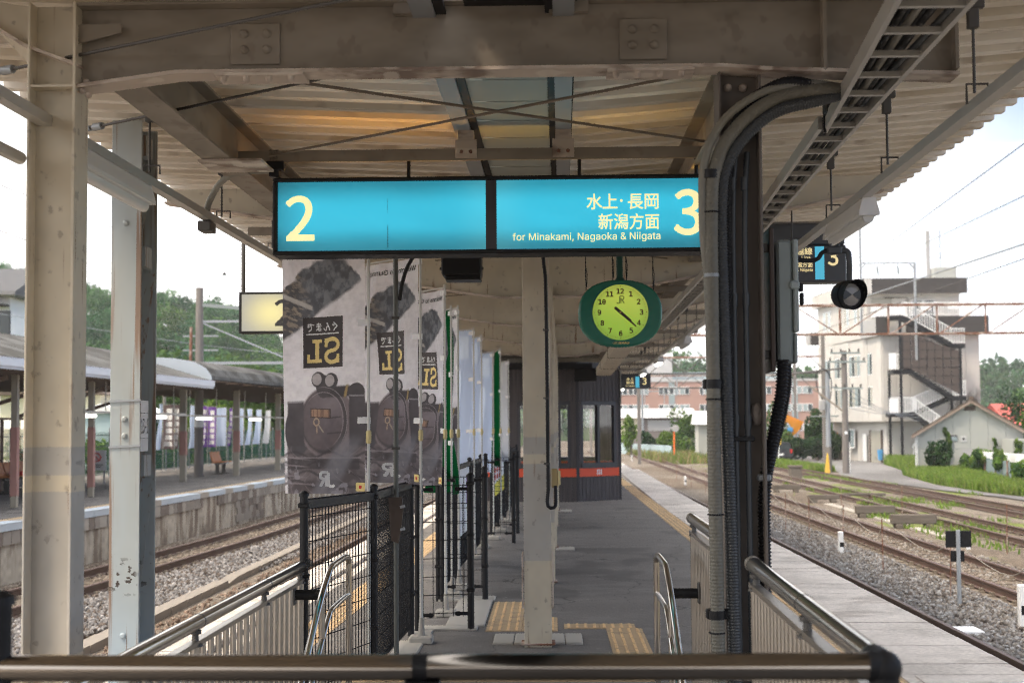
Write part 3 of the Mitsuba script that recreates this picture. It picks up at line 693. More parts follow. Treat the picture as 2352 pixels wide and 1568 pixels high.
def guide_tile(x, y, w=0.296, bars=4, dots=False):
    t = Mesh().box(x - w / 2, x + w / 2, y - w / 2, y + w / 2, -0.01, 0.005)
    if dots:
        for i in range(5):
            for j in range(5):
                t.lathe([(0, 0.013), (0.005, 0.009), (0.0051, 0.0001)], [x + (i - 2) * 0.055, y + (j - 2) * 0.055, 0.005], [0, 0, 1], 6)
    else:
        for i in range(bars):
            bx = x + (i - (bars - 1) / 2) * 0.072
            t.hexa([[bx - 0.014, y - w / 2 + 0.012, 0.005], [bx + 0.014, y - w / 2 + 0.012, 0.005], [bx + 0.014, y + w / 2 - 0.012, 0.005], [bx - 0.014, y + w / 2 - 0.012, 0.005],
                    [bx - 0.009, y - w / 2 + 0.016, 0.010], [bx + 0.009, y - w / 2 + 0.016, 0.010], [bx + 0.009, y + w / 2 - 0.016, 0.010], [bx - 0.009, y + w / 2 - 0.016, 0.010]])
    return t


k = 0
for y in np.arange(10.0, 62, 0.3):          # strip along the right edge
    if k < 110:
        put('tactile_tile', guide_tile(2.17 + max(0, y - 40) * 0.006, y), 'mat_tactile', 'platform_paving')
        k += 1
k = 0
for y in np.arange(10.4, 40, 0.3):          # strip along the left edge
    put('tactile_tile', guide_tile(left_edge(y) + 1.02, y, dots=True), 'mat_tactile', 'platform_paving')
put('tactile_strip', Mesh().box(2.04, 2.32, 43.2, 61, -0.01, 0.008), 'mat_tactile', 'platform_paving')
spots = [(-0.40 + 0.3 * (i % 1), 12.82 + 0.3 * i) for i in range(7)] + [(-0.10, 12.82), (-0.10, 13.12), (-0.10, 13.42)]
spots += [(0.25 + 0.3 * i, 12.97) for i in range(2)] + [(0.60, y) for y in (12.67, 12.37, 12.07, 11.77, 11.47, 11.17, 10.87)]
for sx, sy in spots:
    put('tactile_tile', guide_tile(sx, sy), 'mat_tactile', 'platform_paving')
for i in range(7):
    put('tactile_tile', guide_tile(-1.25 + 0.3 * i, 10.32, dots=True), 'mat_tactile', 'platform_paving')
for x0, x1, y0, y1 in ((-0.46, -0.30, 11.9, 12.43), (-0.294, 0.10, 11.9, 12.43), (0.106, 0.24, 11.9, 12.43), (-1.14, -0.98, 12.14, 12.70), (-1.2, -1.0, 11.30, 12.05),
                       (-1.16, -0.62, 12.72, 12.95), (-0.9, -0.57, 12.97, 14.85), (-1.1, -0.55, 14.86, 15.2), (0.06, 0.32, 20.9, 21.35), (0.14, 0.42, 30.3, 30.9)):
    put('concrete_pad', Mesh().cbox(x0, x1, y0, y1, -0.05, 0.018, 0.006), 'mat_kerb', 'platform_paving')
# stairs that come down towards the viewer inside the railings
st = Mesh()
nst = 18
put('stairs', Mesh().box(-1.44, 0.82, 3.95, 9.75, -3.6, -3.3), 'mat_concrete', kind='structure')
for i in range(nst):
    y1 = 9.75 - i * 0.31
    put('step', Mesh().box(-1.43, 0.81, y1 - 0.33, y1, -0.168 * (i + 1) - 0.3, -0.168 * (i + 1)), 'mat_concrete', 'stairs')
put('side_wall', Mesh().box(-1.46, -1.441, 3.95, 9.75, -3.6, -0.03), 'mat_old_concrete', 'stairs')
put('side_wall', Mesh().box(0.821, 0.84, 3.95, 9.75, -3.6, -0.03), 'mat_old_concrete', 'stairs')

# ---- tracks
RAIL = [(-0.062, 0), (0.062, 0), (0.062, 0.012), (0.012, 0.03), (0.012, 0.115), (0.034, 0.125), (0.034, 0.152), (0.028, 0.158), (-0.028, 0.158), (-0.034, 0.152), (-0.034, 0.125), (-0.012, 0.115), (-0.012, 0.03), (-0.062, 0.012)]


def rail_mesh(path):
    path = np.asarray(path, float)
    t = np.gradient(path, axis=0)
    t[:, 2] = 0
    t /= np.linalg.norm(t, axis=1, keepdims=True)
    a = np.c_[t[:, 1], -t[:, 0], 0 * t[:, 0]]
    pr = np.array(RAIL)
    m, n = Mesh(), len(pr)
    rings = path[:, None] + pr[None, :, :1] * a[:, None] + pr[None, :, 1:] * np.array([0, 0, 1.0])
    for i in range(len(path) - 1):
        for j in range(n):
            k = (j + 1) % n
            m.flat([rings[i, j], rings[i, k], rings[i + 1, k], rings[i + 1, j]], [[0, 1, 2, 3]])
    return m


def track(label, center, Y0, Y1, sleepers, y_sl=62, clean=True, gauge=1.067):
    t = thing('railway_track', label, 'track')
    ys = np.linspace(Y0, Y1, 26)
    for s in (-1, 1):
        put('rail', rail_mesh([(center(y) + s * gauge / 2, y, -1.078) for y in ys]), 'mat_rail', t)
    if sleepers:
        y, i = sleepers, 0
        while y < y_sl:
            c, sl = center(y), (center(y + 1) - center(y - 1)) / 2
            q = Mesh()
            dz = 0.0 if clean else rng.uniform(-0.03, -0.005)
            q.box(c - 1.0, c + 1.0, y - 0.11, y + 0.11, -1.16, -1.078 + dz)
            for s in (-1, 1):
                for e in (-1, 1):
                    x = c + s * gauge / 2 + e * 0.085
                    q.box(x - 0.035, x + 0.035, y - 0.06, y + 0.06, -1.09, -1.035)
            put('sleeper', q, 'mat_sleeper', t)
            y += 0.62 if y < 45 else 1.24
    return t


track('rusty track right beside the platform edge, nearest on the right', lambda y: 4.60 + 0.0 * y, -10, 170, 0)
track('rusty track with concrete sleepers behind the row of thin stakes', lambda y: 7.75 + 0.003 * (y - 25), -5, 170, 17.0, 66)
track('overgrown siding in the middle of the yard beside the loose timbers', lambda y: 11.2 + 0.012 * (y - 35), 5, 170, 30.0, 60, False)
track('overgrown siding along the asphalt yard, farthest from the platform', lambda y: 14.35 + 0.004 * (y - 45), 10, 150, 0)
track('track against the stone wall of the opposite platform on the left', lambda y: far_edge(y) + 1.62, -5, 170, 22.0, 62)
track('rusty track under the left edge of the near platform', lambda y: left_edge(y) - 1.44, -10, 120, 12.0, 40)

# ---- ballast stones
ico = trimesh.creation.icosahedron()


def stones(name, n, xfun, y0, y1, zc, size, cols, label):
    y = y0 + (y1 - y0) * rng.random(n) ** 1.7
    x = xfun(y, rng.random(n))
    q = rng.normal(size=(n, 4))
    q /= np.linalg.norm(q, axis=1, keepdims=True)
    w, a, b, c = q.T
    R = np.stack([1 - 2 * (b * b + c * c), 2 * (a * b - c * w), 2 * (a * c + b * w), 2 * (a * b + c * w), 1 - 2 * (a * a + c * c), 2 * (b * c - a * w), 2 * (a * c - b * w), 2 * (b * c + a * w), 1 - 2 * (a * a + b * b)], 1).reshape(n, 3, 3)
    S = size * rng.uniform(0.6, 1.25, (n, 1)) * rng.uniform(0.6, 1.0, (n, 3))
    base = np.array(ico.vertices) * (1 + 0.0)
    V = np.einsum('nij,nkj->nki', R, base[None] * S[:, None]) + rng.normal(size=(n, 12, 3)) * size * 0.09
    V += np.stack([x, y, zc + rng.uniform(-0.3, 0.7, n) * size], 1)[:, None]
    F = (np.array(ico.faces)[None] + np.arange(n)[:, None, None] * 12).reshape(-1, 3)
    cols = np.array(cols)
    t = rng.random((n, 1))
    C = cols[rng.integers(0, len(cols), n)] * (0.7 + 0.6 * t)
    put(name, (V.reshape(-1, 3), F), 'mat_vertex', smooth=False, color=np.repeat(C, 12, 0), label=label, cat='gravel', kind='stuff')


GREYS = [(0.25, 0.24, 0.235), (0.20, 0.185, 0.178), (0.30, 0.298, 0.30), (0.15, 0.13, 0.118), (0.21, 0.195, 0.18)]
stones('track_ballast', 17000, lambda y, r: 5.25 + r * 1.65, 15, 52, GZ + 0.035, 0.036, GREYS, 'grey ballast stones between the platform edge and the second track')
stones('track_ballast', 9000, lambda y, r: np.where(r < 0.5, 7.25 + r * 2.0, 8.2 + (r - 0.5) * 1.6), 17, 60, GZ + 0.008, 0.036, [(0.26, 0.225, 0.195), (0.20, 0.165, 0.14), (0.31, 0.29, 0.27)], 'brownish ballast between the rails of the second track')
LG = [(0.25, 0.24, 0.24), (0.20, 0.19, 0.188), (0.155, 0.13, 0.115), (0.31, 0.30, 0.30)]
stones('track_ballast', 15000, lambda y, r: far_edge(y) + 2.35 + r * 1.65, 18, 70, GZ + 0.03, 0.04, LG, 'pale ballast between the left track and the cable trough')
stones('track_ballast', 7000, lambda y, r: far_edge(y) + 0.2 + r * 2.1, 20, 70, GZ + 0.004, 0.038, [(0.30, 0.26, 0.22), (0.22, 0.18, 0.15)], 'brown ballast under the left track by the stone wall')
stones('track_ballast', 9000, lambda y, r: left_edge(y) - 2.8 + r * 2.6, 12, 50, GZ + 0.01, 0.038, [(0.26, 0.19, 0.15), (0.20, 0.15, 0.12), (0.30, 0.25, 0.21)], 'rust brown ballast left of the near platform')
# concrete cable trough along the left tracks
ct = thing('cable_trough', 'low concrete cable trough lying in the ballast on the left', 'cable trough')
y = 17.0
while y < 48:
    x = -5.85 + 0.004 * (y - 20)
    gap = 26.4 < y < 27.2
    put('trough_lid', Mesh().hexa([[x - 0.12, y, -1.12], [x + 0.12, y, -1.12], [x + 0.12, y + 0.98, -1.12], [x - 0.12, y + 0.98, -1.12], [x - 0.12, y, -0.99 - 0.05 * gap], [x + 0.12, y, -0.99 - 0.05 * gap], [x + 0.12, y + 0.98, -0.985], [x - 0.12, y + 0.98, -0.985]]), 'mat_stone_mid', ct)
    y += 1.0

# ---- opposite platform with its stone wall
YF = np.r_[np.arange(8, 60, 4.0), 66, 80, 100, 130]
put('opposite_platform', Mesh().sheet(Polygon([(far_edge(y) - 0.62, y) for y in YF] + [(-19 if y < 90 else -17, y) for y in YF[::-1]]), 0.0), 'mat_asphalt', kind='structure')
core = Mesh()
for a, b in zip(YF[:-1], YF[1:]):
    xa, xb = far_edge(a) - 0.06, far_edge(b) - 0.06
    core.hexa([[xa - 8, a, GZ - 0.1], [xa, a, GZ - 0.1], [xb, b, GZ - 0.1], [xb - 8, b, GZ - 0.1], [xa - 8, a, -0.012], [xa, a, -0.012], [xb, b, -0.012], [xb - 8, b, -0.012]])
put('core_wall', core, 'mat_old_concrete', 'opposite_platform')
st = Mesh()
for a, b in zip(YF[:-1], YF[1:]):
    st.hexa([[far_edge(a) - 0.62, a, -0.01], [far_edge(a) - 0.40, a, -0.01], [far_edge(b) - 0.40, b, -0.01], [far_edge(b) - 0.62, b, -0.01],
             [far_edge(a) - 0.62, a, 0.006], [far_edge(a) - 0.40, a, 0.006], [far_edge(b) - 0.40, b, 0.006], [far_edge(b) - 0.62, b, 0.006]])
put('tactile_strip', st, 'mat_tactile', 'opposite_platform')


def along(y, d, x0, x1, z0, z1, g=0.006):
    a, b = y + g, y + d - g
    ea, eb = far_edge(a), far_edge(b)
    return Mesh().hexa([[ea + x0, a, z0], [ea + x1, a, z0], [eb + x1, b, z0], [eb + x0, b, z0], [ea + x0, a, z1], [ea + x1, a, z1], [eb + x1, b, z1], [eb + x0, b, z1]])


y = 21.0
while y < 92:
    d = 0.9 if y < 60 else 2.0
    put('coping_stone', along(y, d, -0.385, 0.0, -0.13, 0.006 + rng.uniform(0, 0.006)), 'mat_pale_blue_edge' if rng.random() < 0.75 else 'mat_stone_light', 'opposite_platform')
    y += d
y = 21.0
while y < 70:
    d = rng.uniform(0.30, 0.48)
    if not (40.0 < y < 41.8):
        put('wall_stone', along(y, d, -0.10, -0.015 + rng.uniform(-0.012, 0.006), -0.385, -0.138, 0.012), ('mat_stone_light', 'mat_stone_mid', 'mat_stone_dark')[rng.integers(0, 3)], 'opposite_platform')
    y += d
for r in range(3):                          # patched opening with rough blocks
    y = 44.0 + 0.2 * (r % 2)
    while y < 47.2:
        d = rng.uniform(0.45, 0.6)
        put('wall_stone', along(y, d, -0.09, -0.03 + rng.uniform(-0.02, 0.02), -0.40 - 0.2 * (r + 1), -0.40 - 0.2 * r, 0.014), ('mat_stone_mid', 'mat_stone_dark')[rng.integers(0, 2)], 'opposite_platform')
        y += d


# ================================================================ the platform canopy
def dx(Y):
    return 0.008 * (Y - 10)


def deck_z(x):
    return np.where(x < -0.2, 3.655 + 0.045 * (-0.2 - x), 3.655 + 0.078 * (x + 0.2))


can = thing('platform_canopy', 'cream painted steel canopy roofing the platform, ribbed deck on girders and posts', 'canopy')
PITCH_Y = 0.285
for side, (xa, xb) in enumerate(((-3.36, -0.47), (0.03, 3.29))):
    for j in range(11):
        y0, n = -5 + (j - 3) * 32 * PITCH_Y, 32
        prof = []
        for i in range(n):
            b = y0 + i * PITCH_Y
            prof += [(b, 0), (b + 0.10, 0), (b + 0.13, 0.088), (b + 0.255, 0.088)]
        prof.append((y0 + n * PITCH_Y, 0))
        prof = np.array(prof)
        xs = np.linspace(xa, xb, 4)
        m = Mesh()
        for (ya, za), (yb, zb) in zip(prof[:-1], prof[1:]):
            for p, q in zip(xs[:-1], xs[1:]):
                m.flat([[p + dx(ya), ya, deck_z(p) + za], [q + dx(ya), ya, deck_z(q) + za], [q + dx(yb), yb, deck_z(q) + zb], [p + dx(yb), yb, deck_z(p) + zb]], [[0, 1, 2, 3]])
        put('roof_deck', m, 'mat_roof_deck', can)


def drift(m, Y0=None):
    return m


# valley gutter: panels between black seals and grey strips
y = 7.27
i = 0
while y < 30:
    c = dx(y)
    put('gutter_panel', Mesh().box(-0.445 + c, 0.012 + c, y + 0.008, y + 0.560, 3.615, 3.63), 'mat_gutter_panel', can)
    y += 0.57
put('gutter_backing', Mesh().hexa([[-0.60, -32, 3.637], [-0.08, -32, 3.637], [0.45, 62, 3.637], [-0.08, 62, 3.637], [-0.60, -32, 3.645], [-0.08, -32, 3.645], [0.45, 62, 3.645], [-0.08, 62, 3.645]]), 'mat_black_rubber', can)
for x0, x1, z0, z1, mt in ((-0.60, -0.495, 3.585, 3.605, 'mat_galvanised'), (-0.494, -0.446, 3.60, 3.62, 'mat_black_rubber'), (0.014, 0.05, 3.60, 3.62, 'mat_black_rubber'), (0.051, 0.15, 3.585, 3.605, 'mat_galvanised')):
    m = Mesh()
    for a, b in ((-32, 7), (7, 30), (30, 62)):
        m.hexa([[x0 + dx(a), a, z0], [x1 + dx(a), a, z0], [x1 + dx(b), b, z0], [x0 + dx(b), b, z0], [x0 + dx(a), a, z1], [x1 + dx(a), a, z1], [x1 + dx(b), b, z1], [x0 + dx(b), b, z1]])
    put('gutter_strip', m, mt, can)


def bolt(p, axis, r=0.018, h=0.014, n=10):
    return Mesh().lathe([(0, r), (h * 0.6, r * 0.9), (h, r * 0.5), (h * 1.02, 0.0005)], p, axis, n)


# portal beam on two columns
web = Mesh().prism([(-2.18, 3.275), (-1.72, 3.335), (0.80, 3.335), (1.05, 3.315), (1.88, 3.285), (1.88, 3.64), (-2.18, 3.64)], [0, 7.006, 0], RIGHT, UP, NEAR, 0.012)
pb = put('portal_beam', web, 'mat_shaded_beam_paint', can)
for (xa, za), (xb, zb) in (((-2.18, 3.268), (-1.72, 3.328)), ((-1.72, 3.328), (0.80, 3.328)), ((0.80, 3.328), (1.05, 3.308)), ((1.05, 3.308), (1.88, 3.278))):
    put('lower_flange', Mesh().bar([xa, 7.0, za], [xb, 7.0, zb], 0.17, 0.016), 'mat_flaking_paint', pb)
put('upper_flange', Mesh().box(-2.18, 1.88, 6.91, 7.09, 3.641, 3.657), 'mat_shaded_beam_paint', pb)
for x0, x1 in ((-1.475, -1.245), (0.335, 0.555)):
    put('splice_plate', Mesh().cbox(x0, x1, 6.978, 6.992, 3.372, 3.565, 0.003), 'mat_shaded_beam_paint', pb)
    for bx in (0.27, 0.73):
        for bz in (0.36, 0.74):
            put('bolt', bolt([x0 + (x1 - x0) * bx, 6.978, 3.372 + 0.193 * bz], NEAR, 0.022, 0.018, 14), 'mat_shaded_beam_paint', pb)
    put('splice_plate', Mesh().box(x0 - 0.06, x1 + 0.12, 6.905, 7.095, 3.305, 3.319), 'mat_flaking_paint', pb)
    for bx in np.linspace(x0 - 0.02, x1 + 0.06, 4):
        put('bolt', bolt([bx, 6.935, 3.305], -UP, 0.017, 0.028), 'mat_flaking_paint', pb)
for sx in (1.27, 1.87):
    put('stiffener', Mesh().box(sx - 0.008, sx + 0.008, 6.915, 6.993, 3.30, 3.64), 'mat_shaded_beam_paint', pb)
for bx in (-0.62, 0.10):
    put('cleat', Mesh().box(bx - 0.09, bx + 0.09, 6.93, 6.985, 3.59, 3.64), 'mat_shaded_beam_paint', pb)

# columns
c1 = Mesh().cbox(-2.402, -2.390, 6.90, 7.10, 0, 3.66, 0.003).box(-2.390, -2.192, 6.994, 7.006, 0, 3.66).cbox(-2.192, -2.178, 6.90, 7.10, 0, 3.66, 0.003)
k1 = put('column', c1, 'mat_cream_paint', can, label='cream column with a grey painted band, nearest post on the left')
put('end_plate', Mesh().box(-2.39, -2.192, 6.905, 6.993, 3.262, 3.272), 'mat_cream_paint', k1)
put('base_plate', Mesh().box(-2.5, -2.08, 6.82, 7.18, 0.0, 0.02), 'mat_cream_paint', k1)
put('bracket', Mesh().prism([(-2.402, 3.36), (-2.402, 3.66), (-2.80, 3.72), (-2.80, 3.66), (-2.62, 3.60)], [0, 7.006, 0], RIGHT, UP, NEAR, 0.012), 'mat_cream_paint', k1)
put('bracket_flange', Mesh().bar([-2.17, 7.0, 3.365], [-2.42, 7.0, 3.46], 0.17, 0.014).bar([-2.42, 7.0, 3.46], [-2.80, 7.0, 3.70], 0.17, 0.014), 'mat_flaking_paint', k1)
put('gusset', Mesh().prism([(0, 0), (0.20, 0.05), (0.20, 0.09), (0, 0.09)], [-2.178, 6.95, 3.47], RIGHT, UP, NEAR, 0.01), 'mat_shaded_beam_paint', k1)
for bx, bz in ((-2.16, 3.25), (-2.14, 3.29), (-2.13, 3.23)):
    put('bolt', bolt([bx, 6.95, bz], NEAR, 0.016, 0.02), 'mat_flaking_paint', k1)
c2 = Mesh().cbox(-2.905, -2.705, 10.0, 10.018, 0, 3.74, 0.003).box(-2.812, -2.800, 10.018, 10.392, 0, 3.74).cbox(-2.905, -2.705, 10.392, 10.41, 0, 3.74, 0.003)
k2 = put('column', c2, 'mat_blue_grey_paint', can, label='blue grey column with rust streaks behind the nearest cream column')
for bz in (0.335, 1.64, 1.75, 3.05):
    put('bolt', bolt([-2.808, 10.0, bz], NEAR, 0.021, 0.02, 14), 'mat_blue_grey_paint', k2)
for z0, z1 in ((1.95, 2.75), (2.95, 3.5), (0.55, 1.35)):
    put('bracing_plate', Mesh().hexa([[-2.798, 10.02, z0], [-2.712, 10.02, z0], [-2.712, 10.025, z0], [-2.798, 10.025, z0], [-2.798, 10.386, z1], [-2.712, 10.386, z1], [-2.712, 10.391, z1], [-2.798, 10.391, z1]]), 'mat_blue_grey_paint', k2)
    put('batten_plate', Mesh().box(-2.80, -2.708, 10.12, 10.29, z1 + 0.02, z1 + 0.16), 'mat_blue_grey_paint', k2)
for z in (1.565, 1.865):
    put('wire_tie', Mesh().bar([-2.912, 9.992, z], [-2.70, 9.992, z + 0.01], 0.004, 0.012), 'mat_galvanised', k2)
pl = put('number_plate', Mesh().cbox(-2.730, -2.724, 10.08, 10.28, 1.535, 1.875, 0.002), 'mat_white_paint', k2)
v, f = latin_mesh('13-1', 0.17, 0.001)
put('lettering', (place(v * [1, 1.9, 1], [-2.7235, 10.10, 1.655], [0, 1, 0], UP, RIGHT), f), 'mat_print_black', pl, smooth=False)
put('rule', Mesh().box(-2.7238, -2.7232, 10.08, 10.28, 1.79, 1.794).box(-2.7238, -2.7232, 10.08, 10.28, 1.62, 1.623), 'mat_print_black', pl)
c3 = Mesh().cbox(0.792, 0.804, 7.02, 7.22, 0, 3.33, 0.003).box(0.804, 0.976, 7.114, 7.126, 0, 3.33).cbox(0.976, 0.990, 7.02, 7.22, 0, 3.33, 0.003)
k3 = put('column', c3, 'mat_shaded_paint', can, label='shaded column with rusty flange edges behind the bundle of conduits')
for bx in (0.845, 0.915):
    put('bolt', bolt([bx, 7.10, 3.26], NEAR, 0.02, 0.03), 'mat_flaking_paint', k3)
for i, Y in enumerate((11.75, 16.45, 21.15, 25.8, 30.5, 40, 49, 58)):
    c = -0.105 + 0.0085 * (Y - 11.75)
    col = Mesh().cbox(c - 0.105, c + 0.105, Y, Y + 0.012, 0, 3.2, 0.003).box(c - 0.006, c + 0.006, Y + 0.012, Y + 0.188, 0, 3.2).cbox(c - 0.105, c + 0.105, Y + 0.188, Y + 0.2, 0, 3.2, 0.003)
    k = put('column', col, 'mat_cream_paint', can, label='cream centre post nearest the stairs with a cable down its edge' if i == 0 else None)
    put('base_plate', Mesh().cbox(c - 0.13, c + 0.13, Y - 0.02, Y + 0.22, 0.018, 0.03, 0.004), 'mat_rusty_steel', k)
    if i == 0:
        for s in (-1, 1):
            put('edge_guard', Mesh().tube([[c + s * 0.112, Y - 0.004, 0.30], [c + s * 0.116, Y - 0.006, 0.33], [c + s * 0.116, Y - 0.006, 0.70], [c + s * 0.112, Y - 0.004, 0.73]], 0.008, 6), 'mat_flaking_paint', k)
    # haunched cross beam on the post
    b = Mesh().prism([(c - 2.9, 3.56), (c - 2.9, 3.46), (c - 0.5, 3.10), (c + 0.5, 3.10), (c + 2.7, 3.50), (c + 2.7, 3.62), (c, 3.58)], [0, Y + 0.106, 0], RIGHT, UP, NEAR, 0.012)
    k = put('cross_beam', b, 'mat_cream_paint', can)
    for (xa, za), (xb, zb) in (((-2.9, 3.452), (-0.5, 3.092)), ((-0.5, 3.092), (0.5, 3.092)), ((0.5, 3.092), (2.7, 3.492))):
        put('lower_flange', Mesh().bar([c + xa, Y + 0.1, za], [c + xb, Y + 0.1, zb], 0.16, 0.014), 'mat_flaking_paint', k)
# purlins across, with bolted cleats
for Y in (9.7, 13.4, 14.9, 17.3, 19.4, 23.5, 28.2, 33, 38, 43, 47, 52):
    c = dx(Y)
    x0, x1 = (-2.0, 1.1) if Y < 12 else (-2.7 + c, 2.6 + c)
    k = put('purlin', Mesh().box(x0, x1, Y, Y + 0.01, 3.392, 3.468).box(x0, x1, Y + 0.01, Y + 0.05, 3.458, 3.468), 'mat_shaded_beam_paint', can)
    for cx in (-0.525, 0.10):
        put('cleat', Mesh().cbox(cx + c - 0.07, cx + c + 0.07, Y - 0.014, Y - 0.001, 3.405, 3.525, 0.003).box(cx + c - 0.05, cx + c + 0.05, Y - 0.012, Y + 0.08, 3.525, 3.584), 'mat_flaking_paint', k)
        for s in (-0.03, 0.03):
            put('bolt', bolt([cx + c + s, Y - 0.014, 3.445], NEAR, 0.013, 0.012, 10), 'mat_rusty_steel', k)
# lengthwise girders
for x, ya, yb, z0 in ((-2.03, 7.1, 13.2, 3.33), (1.02, 7.1, 13.2, 3.35), (-2.2, 13.2, 60, 3.46), (1.55, 13.2, 60, 3.46)):
    for a, b in ((ya, yb),):
        ca, cb = (0, 0) if ya < 8 else (dx(a), dx(b))
        g = Mesh()
        for x0, x1, za, zb in ((-0.09, 0.09, z0, z0 + 0.014), (-0.006, 0.006, z0 + 0.014, z0 + 0.3), (-0.09, 0.09, z0 + 0.3, z0 + 0.314)):
            if z0 > 3.4:
                za, zb = z0 + (za - z0) * 0.55, z0 + (zb - z0) * 0.55
            g.hexa([[x + x0 + ca, a, za], [x + x1 + ca, a, za], [x + x1 + cb, b, za], [x + x0 + cb, b, za], [x + x0 + ca, a, zb], [x + x1 + ca, a, zb], [x + x1 + cb, b, zb], [x + x0 + cb, b, zb]])
        put('girder', g, 'mat_shaded_beam_paint', can)
put('end_plate', Mesh().box(-2.14, -1.75, 9.18, 9.60, 3.312, 3.327), 'mat_flaking_paint', can)
# bracing rods with turnbuckles
for p, q, mt in (((-1.75, 7.18, 3.42), (1.05, 9.36, 3.42), 'mat_brown_steel'), ((-1.78, 9.61, 3.42), (0.83, 7.41, 3.425), 'mat_brown_steel'),
                 ((-3.0, 7.47, 3.42), (-0.3, 5.77, 3.42), 'mat_dark_steel'), ((-2.95, 8.90, 3.42), (-0.95, 7.355, 3.42), 'mat_dark_steel')):
    k = put('brace_rod', Mesh().tube([p, q], 0.0085, 8), mt, can)
    if mt == 'mat_dark_steel':
        p, q = np.array(p), np.array(q)
        t = unit(q - p)
        for s, r, l in ((0.42, 0.022, 0.08), (0.33, 0.017, 0.06)):
            put('turnbuckle', Mesh().tube([p + t * s, p + t * (s + l)], r, 6), 'mat_galvanised', k)
for Y in (13.2, 17.5, 22, 26.5, 31):
    c = dx(Y)
    for s in (-1, 1):
        put('brace_rod', Mesh().tube([[c - 1.9 * s, Y, 3.50], [c + 1.5 * s, Y + 3.6, 3.50]], 0.008, 6), 'mat_brown_steel', can)

# ---- cable tray on the right
ct = thing('cable_tray', 'ladder shaped cable tray full of cables under the right side of the canopy', 'cable tray')
LR = [(3.2, 1.09), (5.35, 1.24), (7.80, 1.425)]
RR = [(3.2, 1.465), (5.36, 1.518), (8.3, 1.574), (11.6, 1.661), (24, 1.80)]
put('side_rail', Mesh().bar([1.09, 3.2, 3.215], [1.425, 7.80, 3.215], 0.022, 0.075), 'mat_tray_steel', ct)
put('side_rail', Mesh().bar([1.385, 7.72, 3.215], [1.511, 11.0, 3.215], 0.022, 0.07).bar([1.511, 11.0, 3.215], [1.64, 24, 3.215], 0.022, 0.07), 'mat_tray_steel', ct)
m = Mesh()
for (ya, xa), (yb, xb) in zip(RR[:-1], RR[1:]):
    m.bar([xa, ya, 3.215], [xb, yb, 3.215], 0.022, 0.07)
put('side_rail', m, 'mat_tray_steel', ct)
LL = np.array([(3.2, 1.09), (5.35, 1.24), (7.75, 1.42), (7.8, 1.39), (11.0, 1.511), (24, 1.64)])
for y in np.arange(3.61, 23.5, 0.37):
    xl, xr = np.interp(y, LL[:, 0], LL[:, 1]), np.interp(y, [a for a, _ in RR], [b for _, b in RR])
    put('rung', Mesh().box(xl, xr, y - 0.016, y + 0.016, 3.182, 3.205), 'mat_tray_steel', ct)
for i in range(13):
    f = (i + 0.5) / 13
    ys = np.arange(3.0, 24, 0.5)
    xl, xr = np.interp(ys, LL[:, 0], LL[:, 1]) + 0.02, np.interp(ys, [a for a, _ in RR], [b for _, b in RR]) - 0.02
    w = xl + (xr - xl) * f + 0.012 * np.sin(ys * rng.uniform(0.5, 1.6) + i * 2.1)
    r = rng.uniform(0.007, 0.017)
    put('cable', Mesh().tube(np.c_[w, ys, 3.205 + r + 0.014 * rng.random(len(ys)) + 0.02 * (i % 3)], r, 6), ('mat_black', 'mat_black_rubber', 'mat_dark_conduit', 'mat_pale_conduit')[0 if i % 6 else 3] if i % 4 else 'mat_dark_conduit', ct)
put('junction_clip', Mesh().cbox(1.39, 1.45, 7.55, 7.68, 3.24, 3.31, 0.008).tube([[1.405, 7.70, 3.16], [1.405, 7.70, 3.30]], 0.008, 6), 'mat_black_steel', ct)

# ---- conduits on the right hand column
t = np.linspace(0, 1, 9)


def smooth_path(pts, n=60):
    p = np.asarray(pts, float)
    s = np.r_[0, np.cumsum(np.linalg.norm(np.diff(p, axis=0), axis=1))]
    q = np.linspace(0, s[-1], n)
    return np.stack([PchipInterpolator(s, p[:, k])(q) for k in range(3)], 1)


def ribbed(path, r, pitch, amp, n=12, per=5):
    p = smooth_path(path, 400)
    L = np.linalg.norm(np.diff(p, axis=0), axis=1).sum()
    k = int(L / pitch * per)
    p = smooth_path(path, k)
    return Mesh().tube(p, r + amp * np.sin(np.arange(k) * 2 * np.pi / per), n)


cd = thing('conduit', 'thick pale ribbed conduit in front of the right column', 'conduit')
put('pipe', ribbed([(0.752, 6.95, -0.02), (0.747, 6.95, 0.9), (0.742, 6.95, 1.7), (0.742, 6.95, 2.45), (0.748, 6.95, 2.76), (0.79, 6.96, 2.93), (0.885, 6.97, 3.065), (1.0, 6.98, 3.155), (1.10, 6.99, 3.20), (1.25, 7.0, 3.225), (1.36, 7.05, 3.235)], 0.0315, 0.016, 0.0012, 14, 4), 'mat_grey_conduit', cd)
for z in (0.83, 1.87, 2.83):
    put('clamp', Mesh().lathe([(-0.02, 0.036), (0.02, 0.036)], [0.745, 6.95, z], UP, 16).cbox(0.70, 0.80, 6.965, 7.02, z - 0.022, z + 0.022, 0.005), 'mat_black_steel', cd)
for z in (0.75, 1.28, 1.80, 2.655):
    put('tie', Mesh().ring([0.744, 6.95, z], UP, 0.0345, 0.004, 16), 'mat_black_rubber', cd)
put('tie', Mesh().lathe([(-0.008, 0.0345), (0.008, 0.0345)], [0.742, 6.95, 2.365], UP, 16), 'mat_galvanised', cd)
cd = thing('conduit', 'slim pale conduit left of the thick ribbed one on the right column', 'conduit')
